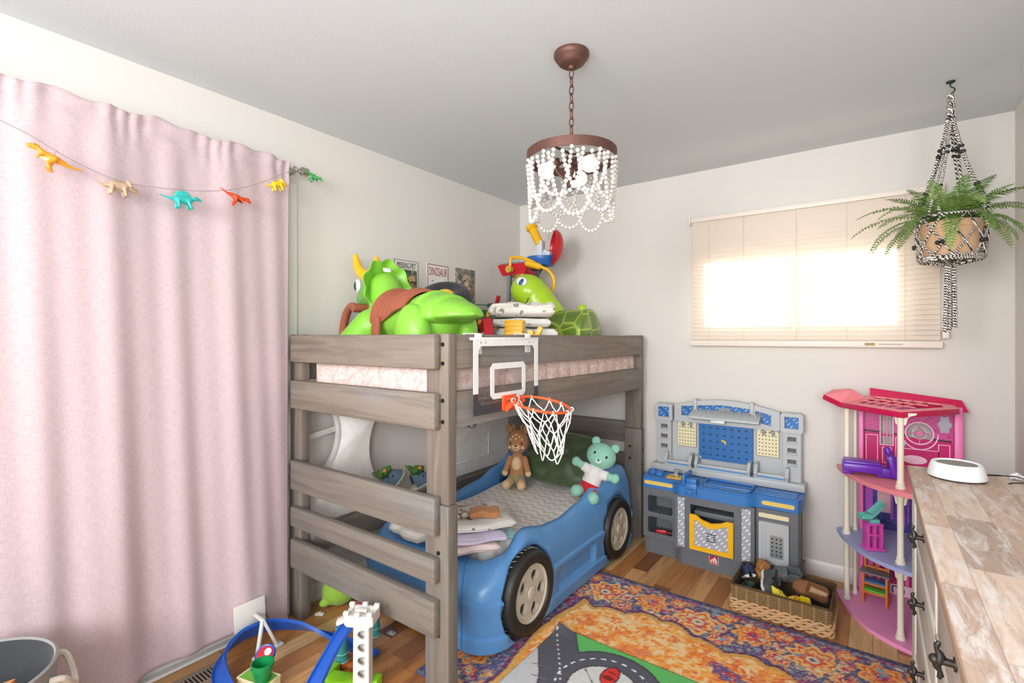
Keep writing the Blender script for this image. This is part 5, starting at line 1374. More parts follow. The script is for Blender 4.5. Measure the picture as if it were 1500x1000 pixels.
wpart('door_bolts', plastic('dark grey plastic', '#4b4f55', .45), lambda b: [b.obox(P(-.752+dx, yM-.017, .205+dz), (.016, .002, .006), (0, 0, 0), 0) for dx in (-.018, 0, .018) for dz in (-.02, -.007, .007, .02) if not (dx == 0 and abs(dz) < .01)], yd)
yR = 3.02
wpart('right_panel', WGd, lambda b: (b.tf(mtx(P(0, yR, 0), (1, 0, 0), (0, 0, 1))).prism([(-.525, .105), (-.32, .105), (-.32, .42), (-.525, .42)], -.02, .006)))
rd = wpart('grey_door', WG, lambda b: (b.tf(mtx(P(0, yR, 0), (1, 0, 0), (0, 0, 1))).prism(chf(-.508, -.362, .125, .352, .005), .006, .024), [b.tf(mtx(P(0, yR, 0), (1, 0, 0), (0, 0, 1))).prism([(x, .14), (x+.006, .14), (x+.006, .335), (x, .335)], .024, .028) for x in (-.495, -.478)]))
wpart('cream_strip', CRMP, lambda b: (b.tf(mtx(P(0, yR, 0), (1, 0, 0), (0, 0, 1))).prism(chf(-.510, -.362, .372, .395, .004), .006, .014)))
gp_ = wpart('perforated_plate', mat('brushed steel decal', '#a7abb0', .3, .5), lambda b: (b.tf(mtx(P(0, yR-.024, 0), (1, 0, 0), (0, 0, 1))).prism([(-.452, .165), (-.388, .165), (-.388, .285), (-.452, .285)], 0, .0015)), rd)
wpart('plate_holes', m_ink, lambda b: [b.cyl(P(-.440+.020*i, yR-.0255, .182+.0215*j), P(-.440+.020*i, yR-.0265, .182+.0215*j), .0046, n=10) for i in range(3) for j in range(5)], gp_)
# red emblem near the foot
em = wpart('red_emblem', plastic('emblem red', '#c3202f', .4), lambda b: (b.tf(mtx(P(-.745, fcurve(-.745)+.035, .07), (1, 0, 0), (0, 0, 1))).prism(chf(-.024, .024, -.024, .024, .004), -.002, .003)))
wpart('emblem_border', m_paper, lambda b: (b.tf(mtx(P(-.745, fcurve(-.745)+.035, .07), (1, 0, 0), (0, 0, 1))).prism(chf(-.026, .026, -.026, .026, .005), -.002, .0022)), em)
wpart('emblem_mark', m_paper, lambda b: (b.tf(mtx(P(-.745, fcurve(-.745)+.035, .07), (1, 0, 0), (0, 0, 1))).prism([(-.019, -.017), (-.010, -.017), (-.010, -.004), (-.004, -.004), (-.004, -.017), (.004, -.017), (.004, .004), (.009, -.001), (.009, -.017), (.019, -.017), (.017, .001), (.006, .016), (-.003, .009), (-.003, .002), (-.014, .0)], .003, .004)), em)
# red toy in the lower cubby
t = thing('toy_screwdriver', 'small red toy tool lying in the lower cubby of the workbench', 'toy', (-1.06, 3.06, .126), rad(10))
part('grip', RED, lambda b: (b.box(-.045, .02, -.012, .012, 0, .026, .006),)); part('shaft', plastic('maroon plastic', '#7d1a22', .4), lambda b: (b.cyl((.02, 0, .013), (.055, 0, .013), .006),))
# ================================================================ doll house
MAG = plastic('hot pink plastic', '#d81f6f', .35); PKL = plastic('bubblegum pink plastic', '#ee79b6', .4); PKF = plastic('candy pink floor', '#f59cce', .45); COR = plastic('coral pink plastic', '#ee8a93', .45); REDP = plastic('raspberry plastic', '#c8154f', .35); IVO = plastic('ivory plastic', '#ede3cf', .4); PER = plastic('periwinkle plastic', '#a5afda', .5)
dh = thing('doll_house', 'pink three storey doll house with ivory columns standing by the back wall', 'doll house', (.10, 3.02, 0))
DX, DY = .10, 3.02
def dpart(name, m, fn, par=None):
    b = MB(); fn(b); return b.build(name, m, par or dh)
def D(x, y, z): return (x-DX, y-DY, z)
front = [(-.155, 3.145), (-.135, 3.05), (-.098, 2.955), (-.027, 2.83), (.04, 2.765), (.12, 2.718), (.22, 2.70), (.345, 2.71)]
def fplan(s=0.0):
    sp = [(p.x, p.y) for p in spline([(x, y, 0) for x, y in front], 4)]
    return [(x-DX, y-DY) for x, y in sp+[(.345, 3.262), (-.045, 3.262), (-.06, 3.20)]]
dpart('ground_floor', PKF, lambda b: (b.prism(fplan(), .0, .014), b.prism([(x*1.0, y) for x, y in fplan()], .014, .018)))
dpart('middle_floor', PER, lambda b: (b.prism(fplan(), .335, .352),))
dpart('top_floor', COR, lambda b: (b.prism(fplan(), .668, .688),))
BKP = mtx((-DX, 3.255-DY, 0), (1, 0, 0), (0, 0, 1))
def printed(name, c0, c1, c2, sc=30):
    g = G(name); n = g.noise(g.co(), sc, 3, .5, 2.5); g.set(Base_Color=g.ramp(n, [(.40, c0), (.50, c1), (.60, c2)]), Roughness=.35); return g.m
def rect(x0, x1, z0, z1): return [(x0, z0), (x0, z1), (x1, z1), (x1, z0)]
dpart('upper_back_wall', printed('pink swirl print', '#b92f7d', '#d05a9c', '#c64590', 40), lambda b: (b.tf(BKP).prism([(-.043, .688), (.35, .688), (.35, 1.02), (-.043, 1.02)], -.008, 0, [rect(.033, .085, .80, .955), circ(.192, .872, .052)[::-1]])))
dpart('middle_back_wall', printed('navy room print', '#2d3470', '#3b3f86', '#5a4a9c', 25), lambda b: (b.tf(BKP).prism([(-.043, .352), (.35, .352), (.35, .668), (-.043, .668)], -.008, 0)))
dpart('lower_back_wall', printed('magenta room print', '#a0195c', '#c22a74', '#8d1450', 22), lambda b: (b.tf(BKP).prism([(-.043, .018), (.35, .018), (.35, .335), (-.043, .335)], -.008, 0)))
# printed panelling, outlined in white on the walls
def outl(b, x0, x1, z0, z1, w_=.003, h=.0015):
    b.tf(BKP); b.prism([(x0, z0), (x1, z0), (x1, z1), (x0, z1)], 0, h, [[(x0+w_, z0+w_), (x0+w_, z1-w_), (x1-w_, z1-w_), (x1-w_, z0+w_)]])
m_ow = plastic('pale pink print', '#f4cfe2', .4)
dpart('dado_panel', plastic('deep magenta print', '#c4156c', .35), lambda b: (b.tf(BKP).prism([(-.043, .69), (.35, .69), (.35, .835), (-.043, .862)], .0, .001, [rect(.033, .085, .80, .85), circ(.192, .872, .052, 40, pi, 2*pi)+[(.192+.052, .90), (.192-.052, .90)]] if False else [rect(.033, .085, .795, .845)])))
dpart('dado_rail', plastic('plum print', '#4a1238', .4), lambda b: [b.tf(BKP).prism([(x0, z0), (x1, z1), (x1, z1+.010), (x0, z0+.010)], .001, .002) for x0, x1, z0, z1 in ((-.043, .033, .860, .856), (.085, .138, .853, .849), (.246, .315, .842, .837))])
def panels(b):
    outl(b, -.03, .022, .70, .845); outl(b, .04, .08, .70, .785); outl(b, .095, .125, .70, .84); outl(b, .265, .31, .70, .825)
    b.tf(BKP); b.prism([(.192+.075*cos(t), .872+.085*sin(t)) for t in [pi+pi*k/24 for k in range(25)]]+[(.192+.070*cos(t), .872+.080*sin(t)) for t in [2*pi-pi*k/24 for k in range(25)]], .001, .0025)
    outl(b, .118, .268, .695, .79)
dpart('panel_outline', m_ow, panels)
# lattice window and round window
def lattice(b):
    b.tf(BKP); x0, x1, z0, z1 = .030, .088, .795, .958
    b.prism([(x0, z0), (x1, z0), (x1, z1), (x0, z1)], -.004, .004, [rect(x0+.004, x1-.004, z0+.004, z1-.004)])
    for z in (.835, .875, .915): b.prism([(x0, z), (x1, z), (x1, z+.002), (x0, z+.002)], -.003, .002)
    for x in (.046, .072): b.prism([(x, z0), (x+.0015, z0), (x+.0015, z1), (x, z1)], -.003, .002)
dpart('lattice_window', m_ow, lattice)
dpart('window_bar', PKL, lambda b: (b.tf(BKP).prism([(.057, .81), (.063, .81), (.063, .95), (.057, .95)], -.002, .004)))
def rose(b):
    b.tf(BKP); b.prism(circ(.192, .872, .058, 48), -.004, .004, [circ(.192, .872, .0525, 48)[::-1]]); b.prism(circ(.192, .872, .030, 32), -.003, .003, [circ(.192, .872, .0265, 32)[::-1]])
dpart('round_window', m_ow, rose)
dpart('rose_spokes', PKL, lambda b: [b.tf(BKP).prism(circ(.192, .872, .013, 16), -.003, .004)]+[b.prism([(.192+r0*cos(a)-.002*sin(a)*s, .872+r0*sin(a)+.002*cos(a)*s) for r0, s in ((.01, -1), (.054, -1), (.054, 1), (.01, 1))], -.002, .003) for a in [pi/2*k for k in range(4)]])
dpart('wall_mirror', mat('silver mirror print', '#c3c8d2', .2, .3), lambda b: (b.tf(BKP).prism([((.289+(.024+.004*cos(6*t))*cos(t)), .925+(.042+.005*cos(6*t))*sin(t)) for t in [2*pi*k/40 for k in range(40)]], .001, .003)))
dpart('ice_print', plastic('pale blue print', '#a9cbd6', .4), lambda b: [b.tf(BKP).prism(circ(x, z, r, 14), .001, .003) for x, z, r in ((.118, .845, .012), (.122, .81, .014), (.112, .79, .01), (.112, .93, .014), (.29, .735, .016), (.305, .73, .012))])
dpart('sofa_print', m_ow, lambda b: [b.tf(BKP).prism([(.192+.05*cos(t)+dx, .735+.022*sin(t)) for t in [2*pi*k/24 for k in range(24)]], .0025, .0035) for dx in (-.02,)])
# lower rooms
dpart('room_print', plastic('violet print', '#b14fc0', .4), lambda b: [b.tf(BKP).prism([(x0, z0), (x1, z0), (x1, z1), (x0, z1)], .0, .002) for x0, x1, z0, z1 in ((.075, .085, .41, .56), (.1, .108, .38, .5), (.118, .135, .38, .47), (.145, .15, .40, .55), (-.04, .0, .36, .66))])
dpart('window_print', plastic('peach print', '#dcb0b8', .4), lambda b: (b.tf(BKP).prism([(.02, .44), (.075, .44), (.075, .66), (.02, .66)], .0, .002)))
dpart('curtain_print', PKL, lambda b: [b.tf(BKP).prism([(x0, .08), (x1, .08), (x1, .30), (x0, .30)], .0, .002) for x0, x1 in ((-.02, .0), (.018, .03), (.05, .062), (.1, .118), (.135, .15), (.17, .19))])
dpart('white_dado_print', m_ow, lambda b: (b.tf(BKP).prism([(.06, .02), (.35, .02), (.35, .075), (.06, .075)], .0, .002)))
dpart('scroll_print', m_ink, lambda b: (b.tf(BKP @ M.Translation((.105, .05, .0025))), b.tube(spline([(-.02, -.018, 0), (-.022, .01, 0), (-.005, .016, 0), (.003, .0, 0), (.003, -.018, 0), (.006, .0, 0), (.018, .014, 0), (.026, .0, 0), (.024, -.018, 0)], 4), .0028, 6)))
for x0, x1, nm in ((-.062, -.040, 'left_wall_edge'), (.322, .352, 'right_wall_edge')):
    dpart('wall_edge', PKL, lambda b: (b.box(*[v for p in zip(D(x0, 3.205, .0), D(x1, 3.262, 1.02)) for v in p], .002),))
# columns, each storey
for (x, y) in ((-.108, 3.07), (.10, 2.795), (-.075, 3.155)):
    for (z0, z1) in ((.018, .335), (.352, .668), (.688, 1.025)):
        r = .0125 if y < 3.1 else .008
        dpart('column', IVO, lambda b: (b.tf(M.Translation(D(x, y, 0))), b.lathe([(r*1.5, z0), (r*1.5, z0+.012), (r*1.15, z0+.016), (r*1.3, z0+.026), (r, z0+.034), (r*.95, z1-.03), (r*1.15, z1-.02), (r*1.05, z1-.014), (r*1.35, z1-.006), (r*1.35, z1)], 20)))
for (z1) in (.335, .668, 1.025):
    def brk(b):
        x, y = .10, 2.795
        for d in ((-.8, .6), (.8, .2)):
            b.tf(mtx(D(x, y, z1), (d[0], d[1], 0), (0, 0, 1))); b.prism([(.008, 0), (.06, 0), (.055, -.008), (.035, -.014), (.024, -.026), (.020, -.05), (.008, -.058)], -.003, .003, [circ(.022, -.014, .006, 12)[::-1]])
    dpart('column_bracket', IVO, brk)
# roof
R1, R2, R3, R4, R5, R6 = (-.214, 3.12, 1.053), (-.132, 3.05, 1.023), (.101, 2.77, 1.028), (.322, 3.06, 1.028), (.322, 3.235, 1.03), (-.02, 3.235, 1.055)
def roof(b):
    e = .020
    top = [D(*p) for p in (R2, R3, R4, R5, R6)]; inn = []
    c = V(); 
    for p in top: c += V(p)/5
    inn = [tuple(c+(V(p)-c)*.74+V((0, 0, .004))) for p in top]; lo_ = [(p[0], p[1], p[2]-e) for p in top]; n = 5
    b.raw(top+inn+lo_+[(p[0], p[1], p[2]-.006) for p in inn], [(i, (i+1) % n, n+(i+1) % n, n+i) for i in range(n)]+[(2*n+i, 2*n+(i+1) % n, 3*n+(i+1) % n, 3*n+i) for i in range(n)]+[(n+i, n+(i+1) % n, 3*n+(i+1) % n, 3*n+i) for i in range(n)])
    for t in (.2, .4, .6, .8):
        p, q = V(inn[0]).lerp(V(inn[1]), t), V(inn[4]).lerp(V(inn[3]), t); b.bar(p, q, .007, .005)
    for t in (.33, .66): b.bar(V(inn[0]).lerp(V(inn[4]), t), V(inn[1]).lerp(V(inn[3]), t), .007, .005)
dpart('roof', COR, roof)
def fascia(b):
    for p, q in ((R1, R2), (R2, R3), (R3, R4)):
        p, q = V(D(*p)), V(D(*q)); b.bar(p-V((0, 0, .010)), q-V((0, 0, .010)), .006, .026, .001)
dpart('roof_fascia', REDP, fascia)
dpart('roof_cap', COR, lambda b: (b.raw([D(*R1), D(*R2), D(-.03, 3.16, 1.045), D(-.06, 3.235, 1.055), D(-.19, 3.20, 1.06), D(-.17, 3.12, 1.085), D(-.08, 3.14, 1.088), D(-.10, 3.19, 1.088)], [(0, 1, 6, 5), (1, 2, 6), (2, 3, 7, 6), (3, 4, 7), (4, 0, 5, 7), (5, 6, 7), (0, 4, 3, 2, 1)]),))
dpart('roof_ridge', REDP, lambda b: (b.raw([D(-.012, 3.215, 1.02), D(.375, 3.215, .998), D(.375, 3.265, .998), D(-.012, 3.265, 1.02), D(-.012, 3.245, 1.092), D(.352, 3.245, 1.052), D(.352, 3.262, 1.052), D(-.012, 3.262, 1.092)], [(0, 1, 5, 4), (1, 2, 6, 5), (2, 3, 7, 6), (3, 0, 4, 7), (4, 5, 6, 7), (3, 2, 1, 0)]), [b.obox(D(x, 3.212, 1.045-.05*(x+.01)), (.018, .012, .008), (0, 0, 0), .002) for x in ()]))
for x, z in ((.03, 1.036), (.14, 1.028), (.30, 1.018)): dpart('ridge_clip', m_ow, lambda b: (b.obox(D(x, 3.222, z), (.022, .006, .006), (0, .06, 0), .001),))
# furniture standing in the house
VIO = plastic('violet plastic', '#6a2bb0', .3)
t = thing('toy_lounger', 'purple toy bed lying on the top storey of the doll house', 'toy furniture', (0.0, 2.99, .690), rad(5))
part('bed_base', VIO, lambda b: (b.obox((-.045, 0, .033), (.16, .105, .04), (0, 0, 0), .008), b.obox((-.105, 0, .012), (.04, .10, .024), (0, 0, 0), .004), b.obox((.05, 0, .022), (.08, .09, .044), (0, 0, 0), .006)))
part('bed_cover', VIO, lambda b: (b.obox((-.045, 0, .058), (.15, .095, .016), (0, 0, 0), .007),))
part('headboard', VIO, lambda b: (b.obox((.075, .01, .055), (.03, .14, .11), (0, rad(-12), 0), .01), b.caps((.075, .035, .08), (.06, .035, .125), .022, .012), b.caps((.075, -.035, .08), (.10, -.035, .09), .022, .014)))
t = thing('toy_high_chair', 'pink toy high chair with teal seat on the middle storey of the doll house', 'toy furniture', (.0, 2.915, .353), rad(25))
part('stand', plastic('orchid plastic', '#d84fae', .35), lambda b: (b.obox((0, 0, .006), (.085, .07, .012), (0, 0, 0), .005), [b.box(x-.006, x+.006, -.025, .025, .01, .125, .002) for x in (-.028, .0, .028)], b.box(-.034, .034, -.028, .028, .068, .076, .002), b.box(-.034, .034, -.03, .03, .118, .128, .003)))
def seat_(b):
    def f(off):
        return lambda u, v: V((-.055+.10*u+.0, (v-.5)*.062*(1-.2*abs(2*u-1)**4), .150+.105*max(0, (u-.35))**1.15*1.1+.012*abs(2*v-1)**3+off))
    b.grid(f(0), 24, 12); b.grid(f(-.012), 24, 12)
    for uu in (0, 1): b.grid(lambda u, v: f(-.012*u)(uu, v), 3, 12)
    for vv in (0, 1): b.grid(lambda u, v: f(-.012*v)(u, vv), 24, 3)
    b.obox((-.022, 0, .158), (.03, .05, .022), (0, 0, 0), .006); b.box(-.02, .02, -.02, .02, .128, .145)
part('seat', plastic('aqua plastic', '#6cc2b8', .35), seat_)
t = thing('toy_shelf', 'small orange toy bunk with blue and green shelves on the doll house ground floor', 'toy furniture', (.012, 3.10, .019), rad(-8))
ORT = plastic('toy orange plastic', '#d6752c', .4)
part('frame', ORT, lambda b: ([b.box(x-.005, x+.005, y-.005, y+.005, 0, h, .001) for x in (-.048, .048) for y, h in ((-.03, .15), (.03, .28))], [b.box(-.05, .05, -.034, -.028, z, z+.010, .001) for z in (.05, .095)], [b.box(-.05, .05, .027, .033, z, z+.010, .001) for z in (.16, .21, .268)], b.box(-.004, .004, .027, .033, .15, .27, .001)))
part('green_shelf', plastic('bright green plastic', '#62c03a', .4), lambda b: (b.box(-.045, .045, -.03, .03, .060, .068, .001),))
part('blue_shelf', plastic('shelf blue plastic', '#3573ad', .4), lambda b: (b.box(-.045, .045, -.03, .03, .105, .113, .001),))
part('grey_top', plastic('ash grey plastic', '#7c7876', .4), lambda b: (b.obox((0, -.005, .155), (.125, .085, .008), (0, 0, 0), .002),))
# ================================================================ dresser with reclaimed-wood top
def reclaimed():
    g = G('reclaimed plank top'); p = g.sep(g.co('Object')); u = g.math('DIVIDE', p[0], .088); su = g.math('FLOOR', u)
    r1 = g.white(g.comb(su, 2.2, 5.5))[0]; vv = g.math('ADD', g.math('DIVIDE', p[1], .36), g.math('MULTIPLY', r1, 7.0)); sv = g.math('FLOOR', vv)
    rnd = g.white(g.comb(su, sv, 4.4))[0]
    base = g.ramp(rnd, [(0, '#d6bba9'), (.2, '#e2cdbe'), (.4, '#c4ad9e'), (.55, '#e8d9cd'), (.7, '#d9b8a3'), (.85, '#b8a497')], 'CONSTANT')
    v = g.comb(g.math('MULTIPLY', p[0], 34.0), g.math('ADD', g.math('MULTIPLY', p[1], 5.0), g.math('MULTIPLY', rnd, 30.0)), 0.0)
    n = g.noise(v, 1.0, 6, .65, 2.0)
    c = g.mix(.5, base, g.ramp(n, [(.3, '#8f7767'), (.48, '#efe2d6'), (.7, '#ffffff')]), 'MULTIPLY')
    n2 = g.noise(g.comb(g.math('MULTIPLY', p[0], 22.0), g.math('ADD', g.math('MULTIPLY', p[1], 5.0), g.math('MULTIPLY', rnd, 20.0)), 0.0), 1.3, 5, .7, .8)
    c = g.mix(g.ramp(n2, [(.48, 0.0), (.62, .8)]), c, lin('#e3ded9'))
    fu = g.math('FRACT', u); fv = g.math('FRACT', vv); s_ = g.math('MAXIMUM', g.math('LESS_THAN', g.math('MINIMUM', fu, g.math('SUBTRACT', 1.0, fu)), .012), g.math('LESS_THAN', fv, .006))
    c = g.mix(g.math('MULTIPLY', s_, .45), c, lin('#8a7260'))
    g.set(Base_Color=c, Roughness=.5); g.bump(n, .08, .002); return g.m
def greige():
    g = G('greige limed wood'); n = g.noise(g.co('Object', (14, 1.2, 14)), 2.2, 5, .6, .8)
    g.set(Base_Color=g.ramp(n, [(.3, '#b3a79f'), (.6, '#c6bbb3')]), Roughness=.55); return g.m
GRG = greige(); TRM = plastic('limed white trim', '#dcd6cd', .5); RTOP = reclaimed(); IRON = mat('aged iron', '#4a4845', .4, .8, var=.3, nscale=60)
ds = thing('dresser', 'greige dresser with a reclaimed wood plank top at the right wall', 'dresser', (.33, 1.40, .009))
SX, SY, SZ = .33, 1.40, .009
y0_, y1_ = .10, 2.262
def S(x, y, z): return (x-SX, y-SY, z-SZ)
def sbox(b, x0, x1, y0, y1, z0, z1, bev=0): b.box(*[v for p in zip(S(x0, y0, z0), S(x1, y1, z1)) for v in p], bev)
dp = lambda name, m, fn, par=None: part(name, m, fn, par or ds)
dp('top', RTOP, lambda b: sbox(b, .102, .535, y0_-.02, 2.282, .877, .900, .003))
dp('top_edge', mat('weathered plank edge', '#a98a73', .6, var=.2, nscale=20), lambda b: sbox(b, .100, .1035, y0_-.02, 2.283, .878, .8985, .001))
dp('carcass', GRG, lambda b: (sbox(b, .125, .53, y0_, y1_, .06, .877), sbox(b, .14, .53, y0_+.02, y1_-.02, .009, .06)))
ncol = 3; cw = .66
ye = [2.125-cw*k for k in range(4)]
dp('stile', TRM, lambda b: (sbox(b, .113, .126, 2.125, 2.262, .05, .877, .002), [sbox(b, .118, .1265, y-.006, y+.006, .06, .87, .001) for y in ye[1:]]))
zr_ = [.075, .295, .490, .685, .868]
for c_ in range(3):
    for r_ in range(4):
        ya, yb = ye[c_+1]+.010, ye[c_]-.004; za, zb_ = zr_[r_]+.005, zr_[r_+1]-.005
        yc = (ya+yb)/2; zc_ = (za+zb_)/2+.02 if r_ else (za+zb_)/2+.05
        d_ = dp('drawer', GRG, lambda b: sbox(b, .117, .127, ya, yb, za, zb_, .002))
        def rim_(b):
            w_ = .008
            for (a, b2, c2, d2) in ((ya, yb, zb_-w_, zb_), (ya, yb, za, za+w_), (ya, ya+w_, za, zb_), (yb-w_, yb, za, zb_)): sbox(b, .1145, .1175, a, b2, c2, d2, .001)
        dp('drawer_bead', TRM, rim_, d_)
        def pull(b):
            b.cyl(S(.118, yc, zc_), S(.096, yc, zc_), .0065, n=14); b.cyl(S(.117, yc, zc_), S(.113, yc, zc_), .012, n=16)
            pts = [S(.093+.003*sin(k*1.3), yc, zc_-.032+.064*k/10) for k in range(11)]
            b.tube(pts, [.003, .005, .0038, .006, .0075, .0085, .0075, .006, .0038, .005, .003], 10); b.ell(S(.088, yc, zc_), .009)
        dp('pull_handle', IRON, pull, d_)
# sound machine
t = thing('sound_machine', 'round white sound machine with grey top on the far end of the dresser', 'sound machine', (.222, 2.165, .900))
part('body', plastic('white matt plastic', '#e9ebec', .4), lambda b: b.lathe([(.066, .004), (.074, .006), (.0745, .012), (.0705, .030), (.066, .046), (.063, .051), (.059, .0515), (.0565, .048), (0, .047)], 56))
part('speaker_cloth', mat('grey mesh cloth', '#8f8c88', .9, bump=.3, bscale=900), lambda b: b.lathe([(.057, .0475), (.03, .0495), (0, .050)], 48))
part('base_ring', plastic('charcoal base', '#55565a', .5), lambda b: b.lathe([(0, 0), (.062, 0), (.070, .003), (.070, .0055), (0, .0055)], 48))
b = MB(); b.tube(spline([(.298, 2.185, .918), (.335, 2.205, .917), (.37, 2.222, .916), (.392, 2.226, .908), (.398, 2.216, .9025), (.36, 2.19, .9022), (.345, 2.17, .9022)], 8), [.0028]*8+[.0018]*41, 8)
tag(b.build('power_cord', m_ink), 'short dark power cord beside the white sound machine on the dresser', 'cord')
def lace():
    g = G('white lace'); vo = g.n('TexVoronoi', feature='DISTANCE_TO_EDGE'); g.put(vo.inputs['Vector'], g.co('Object', (1, 1, 1))); vo.inputs['Scale'].default_value = 75
    g.set(Base_Color=g.ramp(vo.outputs['Distance'], [(.08, '#f0edf0'), (.25, '#cfc6c8')]), Roughness=.9); g.bump(vo.outputs['Distance'], .5, .004); return g.m
b = MB()
def lc_(o):
    return lambda u, v: V((.36+.165*u, 2.238+.036*v+.004*sin(u*25), .9025+.004*(1+sin(u*31+v*4))*v+.006*v*v+o))
b.grid(lc_(0), 60, 10); b.grid(lc_(.002), 60, 10)
tag(b.build('lace_runner', lace()), 'white lace cloth along the back edge of the dresser top', 'cloth')

# ================================================================ wicker basket of shoes
bk = thing('wicker_basket', 'low rectangular brown wicker basket on the floor in front of the workbench', 'basket', (-.362, 2.797, 0))
hx_, hy_ = .212, .152
def rrect(hx, hy, r=.02, step=.012):
    pts = []
    for (cx_, cy_, a0) in ((hx-r, -hy+r, -pi/2), (hx-r, hy-r, 0), (-hx+r, hy-r, pi/2), (-hx+r, -hy+r, pi)):
        for k in range(4): a = a0+pi/2*k/4; pts.append((cx_+r*cos(a), cy_+r*sin(a)))
    out = []; n = len(pts)
    for i in range(n):
        p, q = pts[i], pts[(i+1) % n]; L = math.dist(p, q); m = max(1, round(L/step))
        for k in range(m): out.append((p[0]+(q[0]-p[0])*k/m, p[1]+(q[1]-p[1])*k/m))
    return out
def nrm2(pts, i):
    p, q = pts[i-1], pts[(i+1) % len(pts)]; d = V((q[1]-p[1], p[0]-q[0], 0)).normalized(); return d
W1 = mat('brown willow', '#94784f', .7, var=.35, nscale=70, stretch=(1, 1, 2)); W2 = mat('dark willow', '#54422c', .7, var=.3, nscale=70); RAF = mat('raffia', '#cfa577', .75, var=.3, nscale=60)
pr_ = rrect(hx_, hy_); 
if len(pr_) % 2: pr_ = pr_[:-1]
b = MB()
for j in range(12):
    z = .061+j*.0053; pts = []
    for i, (x, y) in enumerate(pr_):
        o = .003*(1 if (i+j) % 2 else -1); nv = nrm2(pr_, i); pts.append((x+nv.x*o, y+nv.y*o, z))
    b.tube(pts, .0023, 5, True)
b.build('woven_sides', W1, bk)
b = MB()
for i, (x, y) in enumerate(pr_):
    if i % 4 == 0: b.tube([(x, y, .004), (x, y, .127)], .0022, 5)
b.build('stakes', RAF, bk)
b = MB()
for j in range(3):
    z = .012+j*.019
    for ph in (0, 1):
        pts = []; n = len(pr_)
        for i in range(n):
            x, y = pr_[i]; nv = nrm2(pr_, i); t_ = 2*pi*(i/n)*round(n/8)+ph*pi+j*1.6; o = .005+.005*cos(t_)
            pts.append((x+nv.x*o, y+nv.y*o, z+.0085*sin(t_)))
        b.tube(pts, .0058, 6, True)
b.build('braided_band', RAF, bk)
b = MB()
for ph in (0, 1):
    n = len(pr_); b.tube([(pr_[i][0]+.003*cos(2*pi*i/n*60+ph*pi)*nrm2(pr_, i).x, pr_[i][1]+.003*cos(2*pi*i/n*60+ph*pi)*nrm2(pr_, i).y, .128+.003*sin(2*pi*i/n*60+ph*pi)) for i in range(n)], .0038, 5, True)
b.build('rim', W2, bk)
b = MB(); b.prism(rrect(hx_-.005, hy_-.005), .003, .008)
q = rrect(hx_-.006, hy_-.006); q2 = [(x*.99, y*.99) for x, y in q]; n = len(q)
b.raw([(x, y, .006) for x, y in q]+[(x, y, .124) for x, y in q]+[(x, y, .124) for x, y in q2]+[(x, y, .006) for x, y in q2], [(a+i, a+(i+1) % n, a+n+(i+1) % n, a+n+i) for a in (0, n, 2*n) for i in range(n)])
b.build('lining', W2, bk)

def shoe(label, name, loc, rot, L, mats, open_=(.45, .95), h=(.030, .062), w_=.036, sole_h=.014, laces=None, strap=None):
    up_m, sole_m, in_m = mats
    t = thing(name, label, 'shoe', loc, rot, 'shoes in the wicker basket')
    def W(u): return w_*hermite([0, .06, .2, .4, .6, .85, .97, 1], [.25, .72, 1.0, .98, .80, .80, .6, .15], u)
    b = MB()
    def so(u, v):
        a = 2*pi*v; x = L*(u-.5); return V((x, (W(u)+.004)*cos(a), sole_h/2+sole_h/2*max(-1, min(1, 1.6*sin(a)))))
    b.grid(so, 34, 24, False, True); b.build('sole', sole_m, t)
    def H(u): return hermite([0, .05, .25, .45, .6, .9, 1], [.35*h[0], .8*h[0], h[0]*1.05, h[1]*.8, h[1]*.92, h[1], h[1]*.9], u)
    def k_open(u): return max(0, min(1, (u-open_[0])/.06))*max(0, min(1, (open_[1]-u)/.03+.0))
    def sec(u, v, off):
        a = pi*v; c_ = cos(a); s_ = sin(a); x = L*(.5-u)*-1 if False else L*(u-.5); o = k_open(u)
        z = H(u)*(s_**.55 if s_ > 0 else 0); zi = .010
        e = min(1, max(0, (abs(c_)-.66)/.16)); zo = H(u)*(min(1, s_*2.2))**.5*e+zi*(1-e)
        return V((x, (W(u)+off)*(abs(c_)**.8)*(1 if c_ > 0 else -1), sole_h*.8+(z*(1-o)+zo*o)+off))
    b = MB(); b.grid(lambda u, v: sec(.005+.99*u, v, 0), 56, 60); b.build('upper', up_m, t, ang=65)
    b = MB(); b.grid(lambda u, v: V((L*(open_[0]+.02+(open_[1]-open_[0]-.03)*u-.5), W(open_[0]+(open_[1]-open_[0])*u)*.60*(2*v-1), sole_h*.8+.0125)), 20, 8); b.grid(lambda u, v: V((L*(open_[0]+.02+(open_[1]-open_[0]-.03)*u-.5), W(open_[0]+(open_[1]-open_[0])*u)*.60*(2*v-1), sole_h*.8+.0105)), 20, 8); b.build('insole', in_m, t)
    if laces:
        b = MB()
        for k in range(4):
            u = .24+.06*k; b.tube([sec(u, v, .002) for v in (.32, .42, .5, .58, .68)], .0022, 6)
        b.build('laces', laces, t)
    if strap:
        b = MB(); b.grid(lambda u, v: sec(.27+.15*u, .04+.92*v, .0028), 8, 40); b.grid(lambda u, v: sec(.27+.15*u, .04+.92*v, .001), 8, 40); b.build('strap', strap, t)
    return t
fb = lambda n, c, r=.8: mat(n, c, r, var=.15, nscale=50, bump=.15, bscale=300)
SBR = fb('brown suede', '#8d5f3f'); TAN = fb('tan insole', '#c2a27c'); GRY = fb('charcoal canvas', '#4b5052'); WHS = fb('white rubber', '#d9d5cc', .6); NAV = fb('navy canvas', '#2c3350'); CRL = fb('rust suede', '#b36a4a'); YLW = fb('yellow rubber boot', '#e3cc1f', .35); ORL = fb('orange lining', '#dd8a3a'); DGN = fb('dark green canvas', '#33483a'); TANL = fb('tan leather', '#a9703f', .55)
